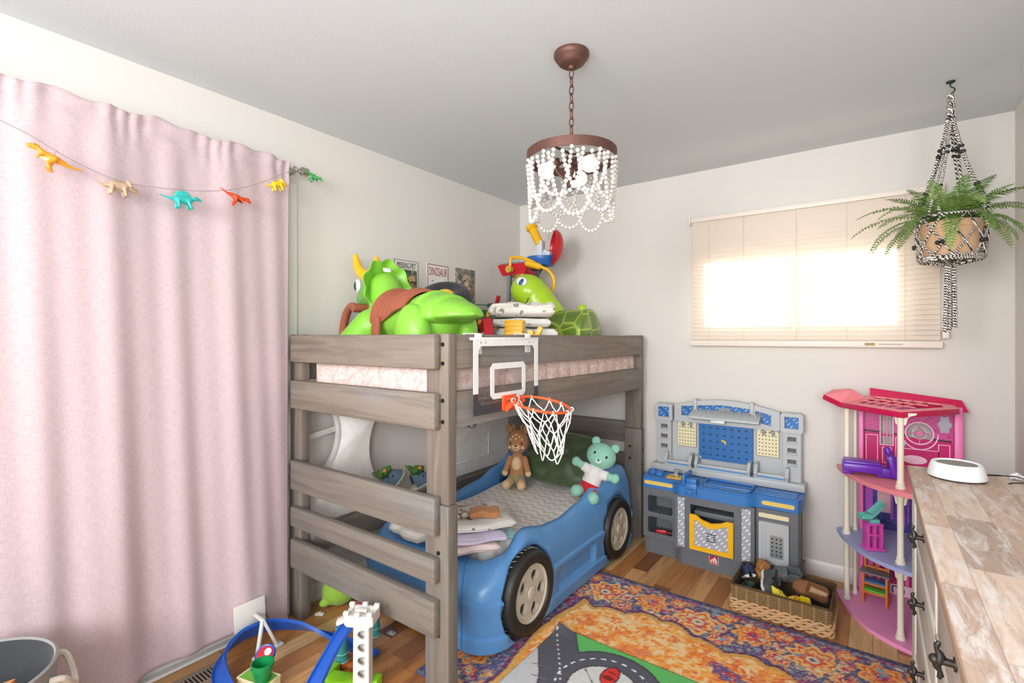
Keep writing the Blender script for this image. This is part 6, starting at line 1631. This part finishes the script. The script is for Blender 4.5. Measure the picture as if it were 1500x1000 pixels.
cx, cy = -.362, 2.797
shoe('brown suede loafer with tan insole at the right side of the basket', 'loafer', (-.245, 2.84, .10), (rad(34), rad(4), rad(-14)), .165, (SBR, fb('dark sole', '#3f3027'), TAN), (.42, .96), (.030, .045), .037, .010, None, SBR)
shoe('charcoal lace-up sneaker with white sole edge standing on its side in the basket', 'sneaker', (-.445, 2.765, .110), (rad(62), rad(-16), rad(100)), .165, (GRY, WHS, fb('grey lining', '#8a8a86')), (.48, .95), (.034, .062), .037, .018, fb('dark lace', '#26282e'))
shoe('dark grey shoe lying behind the charcoal sneaker in the basket', 'sneaker', (-.365, 2.885, .122), (rad(24), rad(14), rad(20)), .13, (fb('dusk grey canvas', '#5d6464'), fb('dark sole', '#3f3027'), GRY), (.45, .95), (.032, .055), .036, .014)
shoe('tan leather slip-on standing upright at the back of the basket', 'slipper', (-.462, 2.905, .122), (rad(10), rad(-62), rad(25)), .10, (TANL, fb('brown sole', '#6b4a30'), TAN), (.40, .96), (.034, .036), .036, .010)
shoe('navy and rust toddler shoe at the left end of the basket', 'toddler_shoe', (-.528, 2.855, .085), (rad(10), rad(-30), rad(-70)), .115, (NAV, WHS, CRL), (.45, .95), (.030, .058), .034, .014, None, CRL)
shoe('dark green shoe low in the left corner of the basket', 'toddler_shoe', (-.520, 2.740, .045), (0, rad(5), rad(80)), .13, (DGN, WHS, DGN), (.45, .95), (.030, .048), .033, .013)
shoe('yellow rubber clog beside the laces of the charcoal sneaker', 'clog', (-.372, 2.705, .066), (rad(26), rad(-8), rad(165)), .115, (YLW, YLW, fb('yellow lining', '#c9b21a')), (.46, .95), (.034, .054), .035, .012)
shoe('yellow rubber clog with orange lining in the middle of the basket', 'clog', (-.285, 2.712, .066), (rad(24), rad(4), rad(-8)), .105, (YLW, YLW, ORL), (.46, .95), (.034, .055), .035, .012, None, ORL)
shoe('pale canvas shoe turned sole up in the right front corner of the basket', 'canvas_shoe', (-.205, 2.735, .075), (rad(160), rad(14), rad(30)), .09, (fb('oat canvas', '#b6ad9c'), fb('cream ridged sole', '#d2cbb8'), TAN), (.45, .95), (.026, .040), .036, .016)
# ================================================================ area rug (pattern laid on a dense sheet)
NAVY, ORA, ORL_, RED_, PINK, TEAL, CREAM, PLUM = '#53567f', '#f8a848', '#f8c06e', '#dd5a34', '#b82c69', '#7fa3b0', '#e6d3ae', '#65355f'
RX0, RX1, RY0, RY1 = -1.50, .52, 1.385, 2.612
R = Paint(RX0, RX1, RY0, RY1, .0062)
X, Y = R.X, R.Y
wx = X+.018*(fbm(X*14, Y*14, 1)-.5); wy = Y+.018*(fbm(X*14, Y*14, 2)-.5)
R.fill(X > -9, NAVY)
n1 = fbm(X*60, Y*60, 5); n2 = fbm(X*24, Y*24, 8); n3 = fbm(X*130, Y*130, 12, 2)
# edge stripe
de = np.minimum.reduce([X-RX0, RX1-X, RY1-Y, Y-RY0])
def flower(x, y, r, c1, c2, c3, n=8, ph=0.0):
    a = np.arctan2(wy-y, wx-x); d = np.hypot(wx-x, wy-y)/r; p = 1+.16*np.cos(n*a+ph)
    R.fill(d < p*1.16, NAVY); R.fill(d < p, c1); R.fill((d < p*.80) & (d > p*.66), c2); R.fill(d < .48*(1+.2*np.cos(n*a+ph+1)), c2); R.fill(d < .26, c3); R.fill(d < .11, NAVY)
def vine(pts, w_, col):
    sp = spline([(x, y, 0) for x, y in pts], 6)
    for i in range(len(sp)-1): R.seg((sp[i].x, sp[i].y), (sp[i+1].x, sp[i+1].y), w_, col)
rg = np.random.RandomState(4)
# field edge: scalloped medallion outline at a distance from the far and left edges
dist = np.minimum(RY1-wy, (wx-RX0)*1.0+.04)
edge = .335-.035*np.cos((wx+.2)*2*pi/.62)-.03*np.abs(np.sin((wx+.2)*2*pi/.31))+.02*np.sin(wy*9)
# corner of the field pulls in towards the right, where the floral ground returns
edge = edge+np.clip((wx+.40)/.55, 0, 1)**1.3*.55
field = dist > edge
ring = (dist > edge-.022) & ~field; ring2 = (dist > edge-.04) & (dist <= edge-.022)
R.fill((n2 > .62), '#a5336e', .75); R.fill((n2 < .37), '#ee9a44', .7); R.fill(n1 > .68, TEAL, .5)
# floral border
for k in range(9):
    x = -1.38+k*.235; yb = 2.44+.02*(-1)**k
    vine([(x-.12, 2.36+.14*(k % 2)), (x-.04, 2.52-.14*(k % 2)), (x+.06, 2.37+.13*(k % 2)), (x+.13, 2.50-.14*(k % 2))], .016, PINK if k % 2 else PLUM)
    flower(x, yb, .098 if k % 2 else .080, ORL_ if k % 2 else ORA, RED_, CREAM if k % 2 else PINK, 7+k % 3, k)
    flower(x+.115, 2.525, .044, RED_, ORA, CREAM, 5, k); flower(x+.118, 2.345, .05, ORA, PINK, CREAM, 6, k); flower(x+.112, 2.43, .03, CREAM, RED_, PINK, 6, k)
    for q in range(10):
        px, py = x+rg.uniform(-.11, .11), 2.45+rg.uniform(-.13, .11); R.disc(px, py, .014, [TEAL, CREAM, ORA, RED_, PINK][q % 5], .012)
for k in range(6):
    y = 2.25-k*.21; flower(-1.385, y, .078, ORA if k % 2 else ORL_, RED_, CREAM, 7, k); flower(-1.33, y-.105, .034, PINK, ORA, CREAM, 5, k)
    for q in range(4): R.disc(-1.38+rg.uniform(-.09, .1), y+rg.uniform(-.1, .1), .013, [TEAL, CREAM, ORA, PINK][q], .010)
for k in range(16):
    x = rg.uniform(-.25, .5); y = rg.uniform(1.25, 2.33)
    flower(x, y, rg.uniform(.045, .085), [ORA, ORL_, ORA][k % 3], RED_, [CREAM, PINK][k % 2], 6+k % 3, k)
    R.disc(x+.08, y-.05, .018, TEAL, .012); R.disc(x-.07, y+.06, .016, PINK, .012)
R.fill(~field & (n1 > .66), TEAL, .35); R.fill(~field & (n1 < .31), '#f0dcb4', .45)
R.fill(ring2, PLUM); R.fill(ring, '#d7a24c')
# orange field with worn, mottled patterning
R.fill(field, ORA); R.fill(field & (n2 > .56), '#f9b052'); R.fill(field & (n1 > .57), '#f8c880'); R.fill(field & (n1 > .64), '#edd3a4', .8); R.fill(field & (n1 < .36), '#ee8430', .85); R.fill(field & (n2 < .37) & (n1 > .42), '#e2562c', .75); R.fill(field & (n2 > .66), '#f6dcae', .6)
for k in range(60):
    x, y = rg.uniform(-1.1, .0), rg.uniform(1.5, 2.28); a0 = rg.uniform(0, 6.3)
    if rg.rand() < .5: vine([(x, y), (x+.05*cos(a0), y+.05*sin(a0)), (x+.10*cos(a0+.8), y+.10*sin(a0+.8))], .007, ['#f6dcb0', '#e2582c'][k % 2])
# centre motif pieces seen past the play mat
for x, y, r in ((-.46, 2.10, .07), (-.40, 2.06, .06), (-.52, 2.14, .045)):
    a = np.hypot((wx-x)*1.0, (wy-y)*1.7)/r; mm = (a < 1) & (n1 > .42); R.fill(mm, '#8a4a7c'); R.fill((a < 1) & (n1 > .56), '#5c5a8c'); R.fill((a < .8) & (n1 < .40), '#c43e3a')
mo = np.hypot((wx+.40), (wy-1.62)*1.0) < .30+.03*np.cos(8*np.arctan2(wy-1.62, wx+.40)); R.fill(mo, PLUM); mo2 = np.hypot((wx+.40), (wy-1.62)) < .265+.03*np.cos(8*np.arctan2(wy-1.62, wx+.40)); R.fill(mo2, NAVY)
for k in range(9): flower(-.40+.20*cos(k*.7), 1.62+.20*sin(k*.7), .04, [ORL_, TEAL, CREAM][k % 3], RED_, CREAM, 6, k)
R.fill(de < .028, '#454c72'); R.fill((de < .046) & (de > .028) & (n2 > .45), PINK, .7); R.fill((de < .055) & (de > .028) & (n1 > .58), TEAL, .8)
# knotted pile: every colour a little broken up
sp_ = (n3 > .63); R.C = R.C*(1-.22*sp_[..., None])+np.array(lin(CREAM)[:3])*.22*sp_[..., None]
sp_ = (n3 < .34); R.C = R.C*(1-.12*sp_[..., None])+np.array(lin('#4a3a52')[:3])*.12*sp_[..., None]
rug = R.mesh('area_rug', colattr('wool pile', .95, .35, 500), None, lambda x, y: .006+0*x, .006)
tag(rug, 'orange and navy floral area rug on the wood floor', 'rug')

# ================================================================ road play mat
PX0, PX1, PY0, PY1 = -1.18, -.28, 1.41, 1.985
K = Paint(PX0, PX1, PY0, PY1, .0045); K.fill(K.X > -9, '#5fb661')
ROAD, LGR, DGR = '#55555f', '#c3c3c4', '#3c3c44'
K.poly([(PX0-.01, PY0), (PX0-.01, 1.835), (-1.16, 1.83), (-1.09, 1.76), (-1.03, 1.66), (-1.0, 1.55), (-1.0, PY0)], LGR)
rd_ = [(-1.20, 1.99), (-1.10, 1.80), (-1.00, 1.66), (-.965, 1.5), (-.96, 1.0)]
sp = spline([(x, y, 0) for x, y in [(-1.25, 2.10), (-1.155, 1.925), (-1.065, 1.79), (-.985, 1.66), (-.945, 1.5), (-.94, 1.0)]], 10)
for i in range(len(sp)-1): K.seg((sp[i].x, sp[i].y), (sp[i+1].x, sp[i+1].y), .178, DGR)
cxm, cym = -.835, 1.725; dd = np.hypot(K.X-cxm, K.Y-cym); aa = np.arctan2(K.Y-cym, K.X-cxm)
K.fill(dd < .236, DGR); K.fill(dd < .228, ROAD)
for i in range(len(sp)-1): K.seg((sp[i].x, sp[i].y), (sp[i+1].x, sp[i+1].y), .165, ROAD)
K.fill((dd < .142), DGR); K.fill(dd < .135, '#cfcfc9')
K.fill((abs(dd-.185) < .0035) & (np.sin(aa*26) > .1), '#e9e9ea')
for i in range(0, len(sp)-1, 2): K.seg((sp[i].x, sp[i].y), ((sp[i].x+sp[i+1].x)/2, (sp[i].y+sp[i+1].y)/2), .006, '#e9e9ea')
K.seg((-.95, 1.80), (-.84, 1.70), .004, DGR)
for k in range(5): K.seg((-1.14+.035*k, 1.70-.06*k), (-1.07+.03*k, 1.71-.06*k), .005, '#6c6c72')
K.disc(-.845, 1.815, .036, '#2b2b30', .062); K.disc(-.845, 1.815, .030, '#d6332b', .056); K.disc(-.845, 1.80, .022, '#7c1d1a', .014); K.disc(-.843, 1.835, .02, '#8f2a24', .007)
K.disc(-.755, 1.775, .026, '#2b2b30', .032); K.disc(-.755, 1.775, .020, '#d8b743', .026)
K.poly([(-.945, 1.66), (-.915, 1.70), (-.905, 1.645)], '#3a3a2c'); K.poly([(-.939, 1.662), (-.916, 1.69), (-.909, 1.65)], '#e3b63c')
K.disc(-1.05, 1.56, .035, '#3f8a45', .02)
nz_ = fbm(K.X*160, K.Y*160, 2, 2); K.C = K.C*(.90+.2*nz_[..., None])
def curl(x, y):
    d = np.hypot(x-PX0, y-PY1); return .0125+.020*np.clip(1-d/.09, 0, 1)**2+.004*np.clip(1-np.abs(y-PY1)/.05, 0, 1)*np.clip(1-(x-PX0)/.3, 0, 1)
mt_ = K.mesh('play_mat', colattr('printed felt mat', .9, .1, 600), None, curl, .005)
tag(mt_, 'grey and green road-print play mat with a red car picture on the rug', 'mat')
# ================================================================ toy race track set by the curtain
TRB = plastic('track blue plastic', '#1f55b0', .28); WHP = plastic('warm white plastic', '#dedbd3', .45); LGN = plastic('neon green plastic', '#8fd51f', .35); TEA = plastic('teal plastic', '#3f8f8a', .4); TEAL2 = plastic('pale teal plastic', '#6fb3ad', .4); TER = plastic('terracotta plastic', '#b4622c', .5)
tk = thing('toy_track', 'blue toy car track with white castle tower on the floor before the bunk bed', 'toy track', (-1.75, 1.15, 0))
TX_, TY_ = -1.75, 1.15
tp = lambda name, m, fn, par=None: part(name, m, fn, par or tk)
def ribbon(path, banks, w_=.064, lip=.011, th=.003):
    P_ = spline(path, 10); n = len(P_); B_ = np.interp(np.linspace(0, 1, n), np.linspace(0, 1, len(banks)), banks); b = MB(); rows = []
    for i in range(n):
        t_ = (P_[min(i+1, n-1)]-P_[max(i-1, 0)]).normalized(); sd = t_.cross(V((0, 0, 1))).normalized(); up = sd.cross(t_)
        a = B_[i]; s_ = sd*cos(a)+up*sin(a); u_ = up*cos(a)-sd*sin(a); p = P_[i]-V((TX_, TY_, 0)); h = w_/2
        rows.append([p-s_*h+u_*lip, p-s_*h-u_*th, p+s_*h-u_*th, p+s_*h+u_*lip, p+s_*(h-.004)+u_*lip, p+s_*(h-.004), p-s_*(h-.004), p-s_*(h-.004)+u_*lip])
    m = 8; b.raw([q for r in rows for q in r], [(i*m+k, i*m+(k+1) % m, (i+1)*m+(k+1) % m, (i+1)*m+k) for i in range(n-1) for k in range(m)]+[tuple(range(m))[::-1], tuple(range((n-1)*m, n*m))])
    return b.build('track', TRB, tk, ang=30)
ribbon([(-1.69, 1.325, .022), (-1.82, 1.315, .024), (-1.96, 1.285, .036), (-2.075, 1.225, .062), (-2.15, 1.13, .085), (-2.16, 1.01, .092), (-2.09, .90, .078), (-1.96, .855, .045), (-1.80, .85, .02)], [0, -.15, -.5, -.9, -1.1, -1.1, -.95, -.5, 0])
ribbon([(-1.60, 1.222, .300), (-1.612, 1.18, .283), (-1.626, 1.12, .225), (-1.635, 1.05, .135), (-1.62, .97, .06), (-1.58, .87, .02)], [0, 0, 0, 0, 0])
ct = M.Translation((-1.555-TX_, 1.172-TY_, 0)) @ Euler((0, 0, rad(30))).to_matrix().to_4x4()
def column(b):
    b.tf(ct @ mtx((0, -.016, 0), (1, 0, 0), (0, 0, 1)))
    holes = []
    for k in range(5):
        z = .035+k*.049; holes.append(([(.016, z)]+[(.016-.030*sin(t), z+.018-.018*cos(t)) for t in [pi*j/12 for j in range(1, 12)]]+[(.016, z+.036)]))
    b.prism([(-.031, .012), (.031, .012), (.029, .29), (-.029, .29)], 0, .006, [h if True else h for h in holes])
    b.prism([(-.031, .0), (.031, .0), (.031, .03), (-.031, .03)], .0, .010)
    b.tf(ct); b.box(-.031, -.026, -.016, .016, 0, .29); b.box(.026, .031, -.016, .016, 0, .29); b.box(-.03, .03, .008, .014, 0, .29)
    for k in range(6): b.obox((.0, -.006, .03+.049*k), (.05, .024, .003), (0, rad(-25), 0))
tp('tower_column', WHP, column)
def ctop(b):
    b.tf(ct @ M.Translation((-.004, -.004, .29))); o = [(-.055, -.03), (-.04, -.042), (.04, -.042), (.055, -.03), (.055, .04), (-.055, .04)]
    b.prism(o, 0, .034); b.prism(o, .034, .040, [[(x*.72, y*.68) for x, y in o][::-1]])
    for (x, y) in ((-.045, -.035), (0, -.04), (.045, -.035), (-.05, .03), (.0, .034), (.048, .03)): b.obox((x, y, .046), (.020, .014, .016), (0, 0, 0), .002)
    b.obox((0, 0, .042), (.045, .02, .012), (0, 0, 0), .004)
tp('tower_top', WHP, ctop)
tp('launch_arm', WHP, lambda b: (b.tf(ct), b.obox((-.07, .010, .29), (.075, .04, .012), (0, rad(-18), .3), .003)))
tp('red_lever', RED, lambda b: (b.tf(M()), b.tube([(-1.70-TX_, 1.225-TY_, .21), (-1.672-TX_, 1.235-TY_, .275)], .005, 8), b.ell((-1.668-TX_, 1.237-TY_, .283), .011)))
for x, y, h in ((-1.765, 1.225, .172), (-1.80, 1.415, .17)):
    def pipe(b):
        b.tf(M.Translation((x-TX_, y-TY_, 0))); b.lathe([(.018, .028), (.024, .03), (.024, h), (0, h)], 28)
        for z in (.04, .058, h-.03, h-.012): b.lathe([(.024, z), (.0265, z+.002), (.0265, z+.006), (.024, z+.008)], 28)
    pp = tp('pipe_post', TEA, pipe)
    tp('pipe_ring', TEAL2, lambda b: (b.tf(M.Translation((x-TX_, y-TY_, 0))), b.torus((0, 0, .034), .0255, .003), b.torus((0, 0, .066), .0252, .0025)), pp)
tp('pipe_arch', TEAL2, lambda b: b.tube(spline([(-1.765-TX_, 1.225-TY_, .17), (-1.745-TX_, 1.228-TY_, .215), (-1.71-TX_, 1.230-TY_, .245), (-1.66-TX_, 1.232-TY_, .262)], 6), .008, 8))
tp('terracotta_foot', TER, lambda b: (b.tf(M.Translation((-1.765-TX_, 1.235-TY_, 0))), b.lathe([(.022, 0), (.031, .030), (.031, .034), (.02, .034)], 28), b.obox((.045, .02, .012), (.07, .035, .024), (0, 0, .35), .004)))
tp('green_base', LGN, lambda b: (b.bar((-1.765-TX_, 1.195-TY_, .022), (-1.70-TX_, 1.02-TY_, .022), .045, .044, .006), b.bar((-1.735-TX_, 1.13-TY_, .024), (-1.56-TX_, 1.215-TY_, .018), .062, .034, .006), b.bar((-1.56-TX_, 1.215-TY_, .028), (-1.53-TX_, 1.23-TY_, .03), .05, .05, .006)))
# box with a green bucket and a round paddle
t = thing('toy_block', 'cream box with green top beside the loop of the blue track', 'toy', (-1.905, .955, 0), rad(14))
part('box', plastic('cream plastic', '#e6d6a8', .45), lambda b: (b.box(-.072, .072, -.037, .037, 0, .055, .003), [b.box(*q, .002) for q in ((-.074, .074, -.039, -.033, .052, .061), (-.074, .074, .033, .039, .052, .061), (-.074, -.068, -.039, .039, .052, .061), (.068, .074, -.039, .039, .052, .061))]))
part('green_top', plastic('grass green plastic', '#6fb53d', .5), lambda b: (b.box(-.067, .067, -.032, .032, .054, .058),))
t = thing('toy_bucket', 'small green bucket standing on the cream toy box', 'toy', (-1.872, .952, .0605), rad(20))
part('bucket', plastic('emerald plastic', '#128a4a', .4), lambda b: b.lathe([(0, 0), (.026, 0), (.028, .002), (.036, .048), (.040, .049), (.041, .066), (.037, .067), (.036, .052), (.026, .006), (0, .005)], 36))
t = thing('toy_paddle', 'round blue toy paddle with red and white disc behind the green bucket', 'toy', (-1.960, 1.003, .069), (rad(38), 0, rad(38)))
part('paddle', TRB, lambda b: (b.tf(M.Translation((0, .02, .01))), b.lathe([(0, -.006), (.036, -.006), (.040, 0), (.037, .006), (.034, .004), (0, .004)], 36), b.obox((.012, -.05, 0), (.026, .05, .008), (0, 0, .25), .003)))
dz = part('red_disc', RED, lambda b: (b.tf(M.Translation((0, .02, .0105))), b.lathe([(0, .007), (.030, .005), (.032, .003)], 36)))
part('white_spot', m_paper, lambda b: (b.tf(M.Translation((.010, .028, .018))), b.lathe([(0, .002), (.0135, .001), (.0135, -.002)], 24)), dz)
t = thing('toy_stand', 'white plastic panel on an A-shaped stand leaning by the curtain hem', 'toy', (-2.175, 1.075, 0), 0)
part('panel', WHP, lambda b: (b.tf(M.Translation((.0, -.015, 0)) @ Euler((0, rad(-5), 0)).to_matrix().to_4x4()), b.box(-.008, 0, -.066, .066, .095, .21, .002)))
part('stand', WHP, lambda b: (b.bar((-.006, 0, .15), (.062, 0, .146), .014, .010, .002), b.bar((.062, 0, .15), (.075, -.03, .012), .014, .012, .002), b.bar((.062, 0, .15), (.068, .06, .012), .014, .012, .002), b.bar((.085, -.05, .008), (.062, .085, .008), .028, .016, .003)))
# green plush ball
t = thing('plush_ball', 'round green plush toy with cream muzzle under the foot of the bunk bed', 'stuffed toy', (-2.20, 1.515, 0), rad(62))
b = MB(); b.ell((0, 0, .078), (.088, .08, .078)); b.ell((-.075, -.02, .03), (.03, .022, .020)); organic('body', b, .008, fabric('pear green plush', '#8cb63c'), t, 4)
part('muzzle', fabric('cream plush', '#d9cbb0'), lambda b: b.ell((.055, -.035, .085), (.034, .038, .034)))
part('dark_patch', fabric('black plush', '#26262a'), lambda b: b.ell((.070, .0, .050), (.024, .05, .034)))
for lb, x, y, a in (('white plastic toy piece on the floor beside the green plush ball', -2.19, 1.395, .5), ('small grey plastic toy piece on the floor behind the castle tower', -1.785, 1.50, .2)):
    t = thing('toy_piece', lb, 'toy', (x, y, 0), a)
    part('piece', WHP if x < -2 else plastic('ash plastic', '#a9a7a3', .4), lambda b: (b.box(-.022, .022, -.012, .012, 0, .008, .003), b.cyl((.0, 0, .008), (0, 0, .013), .007)))
# floor vent
t = thing('floor_vent', 'beige metal floor vent beside the curtain hem', 'vent', (-2.165, .78, 0))
VN = mat('beige vent metal', '#a08d7c', .45, .3)
part('vent_frame', VN, lambda b: (b.tf(M()), b.prism([(-.058, -.165), (.058, -.165), (.058, .165), (-.058, .165)], 0, .005, [[(-.034, -.145), (-.034, .145), (.034, .145), (.034, -.145)]])))
part('vent_slats', VN, lambda b: [b.obox((0, -.14+.0135*k, .003), (.07, .005, .004), (.5, 0, 0)) for k in range(22)])
part('vent_dark', DKI, lambda b: b.box(-.034, .034, -.145, .145, .0003, .001))
# grey fabric bin in the corner by the camera
t = thing('fabric_bin', 'round grey felt bin with black lining and rope handle in front of the curtain', 'basket', (-1.995, .185, 0))
part('bin_wall', fabric('grey felt', '#8f8d8a'), lambda b: b.lathe([(0, 0), (.175, 0), (.18, .01), (.205, .40), (.207, .43), (.200, .434), (.196, .428)], 56))
part('lining', fabric('black lining', '#3a3c40'), lambda b: b.lathe([(.197, .428), (.194, .41), (.172, .015), (0, .012)], 56))
part('rope_handle', fabric('cream rope', '#cfc6b6'), lambda b: (b.tf(M()), b.tube(spline([(.195*cos(.30), .195*sin(.30), .36), (.225*cos(.32), .225*sin(.32), .37), (.24*cos(.45), .24*sin(.45), .34), (.245*cos(.62), .245*sin(.62), .27), (.225*cos(.80), .225*sin(.80), .24)] if False else [(r_*cos(a_+1.05), r_*sin(a_+1.05), z_) for r_, a_, z_ in ((.205, -.1, .39), (.232, -.05, .385), (.240, .12, .345), (.242, .3, .325), (.240, .48, .345), (.230, .62, .385), (.205, .66, .39))], 6), .009, 8)))
t = thing('wooden_hanger', 'orange wooden bar sticking up inside the grey felt bin', 'stick', (-1.995, .185, 0))
part('bar', mat('orange varnished wood', '#c9844a', .5, var=.15), lambda b: (b.bar((-.10, -.10, .33), (.075, .10, .405), .03, .012, .004), b.bar((-.02, -.01, .36), (-.06, -.02, .016), .02, .012, .003)))
import sys
import OpenImageIO as oiio, numpy as np
a=oiio.ImageBuf('/workdir/render_main.png').get_pixels(oiio.UINT8)
k=a.shape[1]/1500
for n,x,y in [('ceil',600,100),('ceil top',300,30),('ceil r',1200,100),('lwall',550,250),('bwall',920,450),('curtain',200,600),('curtain low',150,850),('rwall',1440,600),('floor',1000,810),('rug',950,930),('rail',540,510),('post',645,880),('car',800,770),('carf',720,870),('sheet',780,740),('slat',1060,350),('pink matt',850,555),('dtop',1400,780),('dhfloor',1290,890),('hb',500,640),('under wall',590,640)]:
    p=a[int(y*k)-3:int(y*k)+4,int(x*k)-3:int(x*k)+4,:3].reshape(-1,3).mean(0).astype(int); print(n,(x,y),p)
